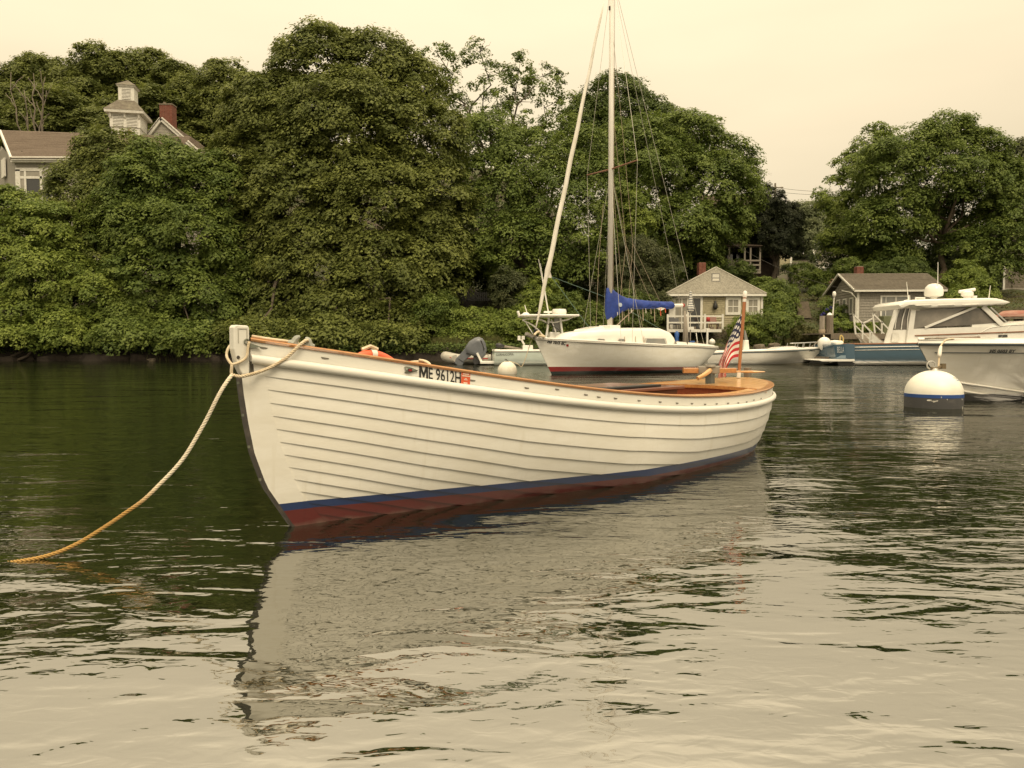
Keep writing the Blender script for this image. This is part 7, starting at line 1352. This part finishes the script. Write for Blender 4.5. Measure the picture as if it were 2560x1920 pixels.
# grey motorboat bow at the right edge --------------------------------
RF0 = on_z(2411, 1007.5); RF = Frame(RF0 + [0, .55, 0], -1.5); rbt = thing('bowrider', 'white motorboat bow entering from the right edge, lettered MS 0603 BY', 'motorboat', RF.o, RF.deg); Rq = lambda px, py, off=0: RF.loc(px, py, off)
tip = Rq(2295, 861); LR = 6.4; RGu, RG = hull_grid(LR, 2.3, tip[2], .93, .85, rake=-tip[0] + .05, tw=.9, draft=.3, ent=1.75, bil=1.3, flare=.7); RG[..., 0] += tip[0]
RP = band_mat('bowrider_paint', [(.115, (.010, .010, .011), -.004), (9, (.64, .62, .57), 0)], rough=.22, coat=.3); skin(RG, 'hull', RP, rbt)
gunwale(RG, 'rub_rail', mat('dark_teal_rub', (.016, .028, .034), .4), rbt, .022, 0, .008, -.0)
P = RG[:, 0].copy(); Q1 = P.copy(); Q1[:, 1] = np.minimum(P[:, 1] * .93 + .03, -.004); Q1[:, 2] += .06; Q2 = P.copy(); Q2[:, 1] *= .82; Q2[:, 2] += .085; Mi = lambda A: A * [1, -1, 1]; cen = Q2.copy(); cen[:, 1] = 0; cen[:, 2] += .03
mb = MB(); mb.grid(np.stack([P, Q1, Q2, cen, Mi(Q2), Mi(Q1), Mi(P)], 1)); mb.build('deck', GEL, rbt, smooth=40)
P = RG[:, 0].copy(); P[:, 2] -= .135; P[:, 1] = [skin_y(RG, x, z) - .004 for x, z in zip(P[:, 0] + .08, P[:, 2])]; P[:, 0] += .08; mb = MB(); mb.tube(P[1:], .008, 6); mb.build('pin_stripe', MATS['dark_teal_rub'], rbt)
for pts in ([(2391.6, 955.6), (2420, 960), (2470, 967), (2530, 976), (2600, 986)], [(2402, 977), (2440, 983), (2500, 991), (2560, 996)]):
    q = []
    for a, b in pts: p = find_side(RF, RG, a, b); q.append(p + [0, -.012, 0])
    mb = MB(); mb.tube(smooth_path(q, 16), .020, 7); mb.build('spray_rail', RP, rbt, smooth=True)
side_text('MS 0603 BY', RF, rbt, find_side(RF, RG, 2472, 882), find_side(RF, RG, 2536, 882.5), .056, RG, INK, 'registration_lettering', .05, lift=.012)
mb = MB(); mb.tube(smooth_path([Rq(2312, 846, .05), Rq(2330, 845.5, .05), Rq(2350, 846, .1), Rq(2370, 848, .14)], 14), .012, 6); mb.build('anchor_line', GREYW, rbt); mb = MB(); mb.bar(Rq(2318, 849, .02), Rq(2372, 846, .02), .04, .03); mb.build('bow_cleat', STEEL, rbt)

# big buoy with blue band ------------------------------------------------
Y0 = on_z(2333, 1023)[1]; r = 66.5 * (Y0 + .39) / FPX; by = thing('mooring_buoy', 'large white mooring buoy with blue band and dark bottom at the right', 'mooring buoy', (on_z(2333, 1023)[0] * (Y0 + r) / Y0, Y0 + r, -.035)); zc = .36; zt = r * 1.34
BW = mat('buoy_white', (.80, .785, .71), .4, col2=(.70, .66, .56), scale=3, lo=.5, hi=.8); BB = mat('buoy_blue', (.012, .055, .22), .4); BK = mat('buoy_dark', (.045, .045, .047), .6, col2=(.10, .095, .09), scale=4, stretch=(1, 1, 2.5), lo=.55, hi=.8)
hw_ = lambda z: r * (1 if z < r * .5 else math.sqrt(max(0, 1 - ((z - r * .5) / (r * .98))**2)))
zs = [-.3, -.28, 0.0, .06, .10, r * .47]; mb = MB(); mb.lathe([(0, -.3), (r * .9, -.3), (r * .97, -.1), (r * .985, .02), (r, .12), (r, r * .475)], 40); mb.build('dark_bottom', BK, by, smooth=40)
mb = MB(); mb.lathe([(r, r * .475), (r * 1.006, r * .48), (r * 1.004, r * .60), (r * .995, r * .605)], 40); mb.build('blue_band', BB, by, smooth=30)
mb = MB(); mb.lathe([(r * .995 * math.cos(a), r * .605 + r * .87 * math.sin(a)) for a in np.linspace(0, math.pi / 2, 16)], 40); mb.build('white_dome', BW, by, smooth=True); zt = r * 1.475
mb = MB(); mb.lathe([(0, zt + .03), (.05, zt + .03), (.07, zt - .01)], 14); mb.tube([(-.05 + .062 * math.cos(a), 0, zt + .075 + .058 * math.sin(a)) for a in np.linspace(-.3, 2 * math.pi - .3, 17)], .012, 7, False); mb.build('ring', mat('galvanised_ring', (.42, .41, .38), .45, metal=.5), by, smooth=40)
mb = MB(); mb.tube(smooth_path([(-.06, -.01, zt + .03), (.02, -.02, zt + .02), (.09, 0, zt + .05), (.13, 0, zt + .07)], 10), .024, 7); mb.bx((.10, -.03, zt + .02), (.16, .03, zt + .10)); mb.build('shackle', mat('weedy_brown', (.12, .09, .05), .8), by, smooth=40)
tv_, tf_ = text_verts('Taylor Made', .028, .15, .0, .3)
def on_dome(V, ang, z0):
    out = []
    for v in V:
        z = z0 + v[2]; rr_ = r * .995 * math.sqrt(max(0, 1 - ((z - r * .605) / (r * .87))**2)) + .004; a = ang + v[0] / max(rr_, .1); out.append((rr_ * math.sin(a), -rr_ * math.cos(a), z))
    return np.array(out)
PT = mat('chipped_pale', (.50, .48, .43), .6)
g = np.random.default_rng(31)
for a, z, w in ((-.62, r * .40, .07), (-.50, r * .36, .09), (-.40, r * .38, .05), (-.05, r * .44, .015), (.66, r * .42, .02), (.72, r * .06, .035), (-.25, r * .52, .015)):
    mb = MB(); n = 9; rr_ = r * 1.004; mb.add([(rr_ * math.sin(a + w * (1 + .35 * g.normal()) * math.cos(t) * .9 / r * .5), -rr_ * math.cos(a + w * math.cos(t) * .9 / r * .5), z + (.012 if w != .035 else .045) * math.sin(t) * (1 + .3 * g.normal())) for t in np.linspace(0, 6.283, n)[:-1]], [tuple(range(n - 1))]); mb.build('paint_chip', PT, by)
for dz, w in ((0.0, .10), (-.03, .07)):
    V = on_dome([(x, 0, z) for x, z in ((0, 0), (w, -.012), (w, .003), (0, .014))], .58 - dz * 2, r * 1.20 + dz); mb = MB(); mb.add(V, [(0, 1, 2, 3)]); mb.build('label_print', mat('faded_print%d' % (dz < 0), (.16, .22, .34) if dz else (.25, .24, .22), .6), by)
bw_ = np.array(by.location); P = [bw_ + [.13, 0, zt + .07], at(2349, 920, bw_[1] + .1), at(2348.5, 890, bw_[1] + .25), at(2351, 870, bw_[1] + .35), at(2358, 856, bw_[1] + .5), at(2372, 848.5, bw_[1] + .75), at(2384, 847.5, bw_[1] + .9)]
mb = rope_mb(np.array(P), .0135, .06); o = mb.build('bow_pendant', ROPEW, smooth=True); tag(o, 'thick cream pendant rope from the large buoy up to the right hand boat', 'rope')
mb = MB(); mb.tube(smooth_path([at(2348.5, 892, bw_[1] + .22), at(2349.5, 880, bw_[1] + .28), at(2352, 866, bw_[1] + .33)], 8), [.016, .026, .030, .028, .028, .026, .024, .02], 8); mb.build('chafe_sleeve', SAILW, o, smooth=True)

# dock, pilings, gangway, lamps ------------------------------------------
YD = 43.6
def wp_(px, py, Y=YD): return at(px, py, Y)
dock = thing('timber_dock', 'weathered timber dock behind the stern of the blue cruiser', 'dock', wp_(2110, 860, 42.5)); o_ = np.array(dock.location)
for k in range(16): a = wp_(2060 + k * 30, 846, 42.2); mb = MB(); mb.bx(np.array([a[0] - .32, 42.0, wp_(2100, 836.5)[2]]) - o_, np.array([a[0] + .33, 44.6, wp_(2100, 834)[2]]) - o_); mb.build('plank', GREYW, dock)
mb = MB(); a, b = wp_(2078, 848, 41.95), wp_(2560, 834, 41.95); mb.bx(np.array([a[0], 41.95, a[2]]) - o_, np.array([b[0], 42.05, b[2]]) - o_); mb.build('fascia', GREYW, dock)
for px in (2100, 2200, 2300, 2400, 2500): a = wp_(px, 860, 42.3); mb = MB(); mb.tube(np.array([[a[0], 42.3, -1], [a[0], 42.3, a[2] + .4]]) - o_, .14, 10); mb.build('pile', GREYW, dock)
fdk = thing('floating_dock', 'low floating dock between the skiff bow and the cruiser platform', 'dock', on_z(2060, 906)); o_ = np.array(fdk.location); a, b = at(2028, 893, 38.5), at(2150, 888, 38.5)
for k in range(10): mb = MB(); x0 = a[0] + (b[0] - a[0]) * k / 10; mb.bx(np.array([x0, 38.4, .42]) - o_, np.array([x0 + (b[0] - a[0]) / 10 - .015, 40.6, .47]) - o_); mb.build('plank', GREYP, fdk)
mb = MB(); mb.bx(np.array([a[0], 38.35, .24]) - o_, np.array([b[0], 38.395, .46]) - o_); mb.build('fascia', GREYW, fdk); mb = MB(); mb.bx(np.array([a[0] + .1, 38.5, -.2]) - o_, np.array([b[0] - .1, 40.5, .40]) - o_); mb.build('float', DIM, fdk)
for (a0, a1, yt, yb, lab, cap) in ((2047.5, 2061, 790, 870, 'shorter pale piling at the left of the pair by the dock', 0), (2063, 2081, 788, 880, 'dark split piling with white cap beside the lamp', 1)):
    a = at((a0 + a1) / 2, yb, 42.6); z = at(2070, yt, 42.6)[2]; t = thing('piling', lab, 'piling', (a[0], 42.6, 0), 0, 'pilings by the dock'); w = (a1 - a0) * 42.6 / FPX / 2; mb = MB(); g = np.random.default_rng(a0.__int__())
    G = np.array([[(w * (1 + .06 * math.sin(5 * th + zz)) * math.cos(th), w * (1 + .06 * math.sin(4 * th + zz)) * math.sin(th), zz) for th in np.linspace(0, 6.283, 15)[:-1]] for zz in np.linspace(-1, z, 7)]); mb.grid(G, closed=True, flip=False); mb.add(G[-1], [tuple(range(14))]); mb.build('post', GREYP if not cap else GREYW, t, smooth=30)
    if cap: mb = MB(); mb.lathe([(w * .75, 0), (w * .6, .08), (w * .25, .13), (0, .14)], 12, (0, 0, z)); mb.build('cap', WHITE, t, smooth=True)
    else:
        mb = MB(); zz = at(2054, 828, 42.6)[2]; mb.lathe([(w * 1.1, zz - .1), (w * 1.18, zz - .05), (w * 1.18, zz + .05), (w * 1.1, zz + .1)], 14); mb.build('rope_wrap', ROPET, t, smooth=True)
a, b = at(2055, 838, 42.5), at(2012, 867, 41.2); cable('dock_line', 'grey dock line sloping from the pilings to the shore', a, b, .25, .035, GREYW)
a, b = at(2063, 872, 40), at(2105, 897, 38.6); cable('stern_line', 'pale stern line of the cruiser', a, b, .12, .02, ROPEW)
lp = thing('dock_lamp', 'slim white lamp post with a rounded lamp beside the capped piling', 'lamp post', at(2080.5, 830, 43.0)); z = at(2085, 742, 43)[2] - lp.location[2]; dx = at(2085.5, 742, 43)[0] - lp.location[0]
mb = MB(); mb.tube([(0, 0, -.3), (0, 0, .8), (dx, 0, z)], [.06, .045, .03], 8); mb.build('pole', TRIM, lp); mb = MB(); mb.lathe([(0, 0), (.07, 0), (.10, .1), (.095, .22), (.06, .29), (0, .30)], 14, (dx, 0, z)); mb.build('lamp_head', WHITE, lp, smooth=True)
lp = thing('yard_lamp', 'small flood lamp on a grey pole at the left corner of the boathouse', 'lamp post', gnd(2108, 735, 50.5)); z = at(2108, 713, 50.5)[2] - lp.location[2]; mb = MB(); mb.tube([(0, 0, -.2), (0, 0, z)], .03, 6); mb.build('pole', GREYP, lp); mb = MB(); mb.lathe([(0, -.08), (.09, -.07), (.11, .03), (.06, .1), (0, .11)], 12, (0, 0, z)); mb.build('lamp_head', TRIM, lp, smooth=True)
# gangway with white rails
gw = thing('gangway', 'white railed gangway sloping down to the dock behind the cruiser cockpit', 'gangway', at(2170, 850, 41.2)); o_ = np.array(gw.location)
for Yg, dxp, dyp in ((40.9, 0, 0), (42.0, 48, -3)):
    q = lambda px, py: at(px + dxp, py + dyp, Yg) - o_
    mb = MB(); mb.bar(q(2133, 786), q(2181, 833), .07, .07); mb.build('handrail', TRIM, gw); mb = MB(); mb.bar(q(2136, 812), q(2183, 857), .05, .05); mb.build('handrail', TRIM, gw)
    for a, b, c, d in ((2133.5, 786, 2139, 836), (2156.5, 806, 2156, 848), (2175, 828, 2174, 860)): mb = MB(); mb.bar(q(a, b), q(c, d), .07, .07); mb.build('post', TRIM, gw)
q = lambda px, py, Y=40.9: at(px, py, Y) - o_
mb = MB(); mb.bar(q(2158, 808, 42), q(2182, 796, 42), .06, .06); mb.build('handrail', TRIM, gw)
mb = MB(); mb.add([q(2139, 834), q(2181, 872), at(2229, 869, 42.1) - o_, at(2188, 831, 42.1) - o_], [(0, 1, 2, 3)]); mb.add([q(2139, 834) - [0, 0, .12], q(2181, 872) - [0, 0, .12], q(2181, 872), q(2139, 834)], [(0, 1, 2, 3)]); mb.build('walkway', GREYP, gw)
mb = MB(); mb.prism([q(2177, 861), q(2179, 832), q(2212, 861)], (0, .05, 0)); mb.build('side_panel', TRIM, gw); mb = MB(); mb.prism([q(2141, 833, 41.9), q(2178, 832, 41.9), q(2176, 858, 41.9), q(2152, 858, 41.9)], (0, .04, 0)); mb.build('end_panel', TRIM, gw)
o_ = at(2220, 850, 43.2); mb = MB(); mb.bx((-.42, -.3, -.5), (.42, .3, at(2220, 790, 43.2)[2] - o_[2])); o = mb.build('dock_box', mat('olive_green_paint', (.13, .145, .075), .6, col2=(.10, .11, .06)), bevel=.03); o.location = o_; tag(o, 'tall faded green dock box behind the gangway', 'box')
# upturned red boat on a rack at the right edge
cn = thing('upturned_boat', 'long faded red boat stored upside down on a rack at the right edge', 'boat', at(2486, 792, 40.5)); mb = MB(); G = []
for t_ in np.linspace(0, 1, 12):
    w = .42 * min(1, (t_ * 6)**.6 + .05); h = .34 * min(1, (t_ * 7)**.5 + .1); G.append([(t_ * 5, -w, 0), (t_ * 5, -w * .95, h * .45), (t_ * 5, -w * .6, h * .85), (t_ * 5, 0, h), (t_ * 5, w * .6, h * .85), (t_ * 5, w * .95, h * .45), (t_ * 5, w, 0)])
mb.grid(np.array(G), flip=True); mb.build('hull', mat('faded_red_hull', (.27, .075, .05), .6, col2=(.36, .22, .165), scale=3, stretch=(.4, 1, 4)), cn, smooth=40)
for x in (.55, 1.3, 2.4, 3.6): mb = MB(); mb.bx((x - .05, -.4, -.42), (x + .05, .4, -.005)); mb.build('rack_post', GREYW, cn)
mb = MB(); mb.bx((.3, -.42, -.12), (5, -.36, -.04)); mb.build('rack_rail', GREYW, cn)
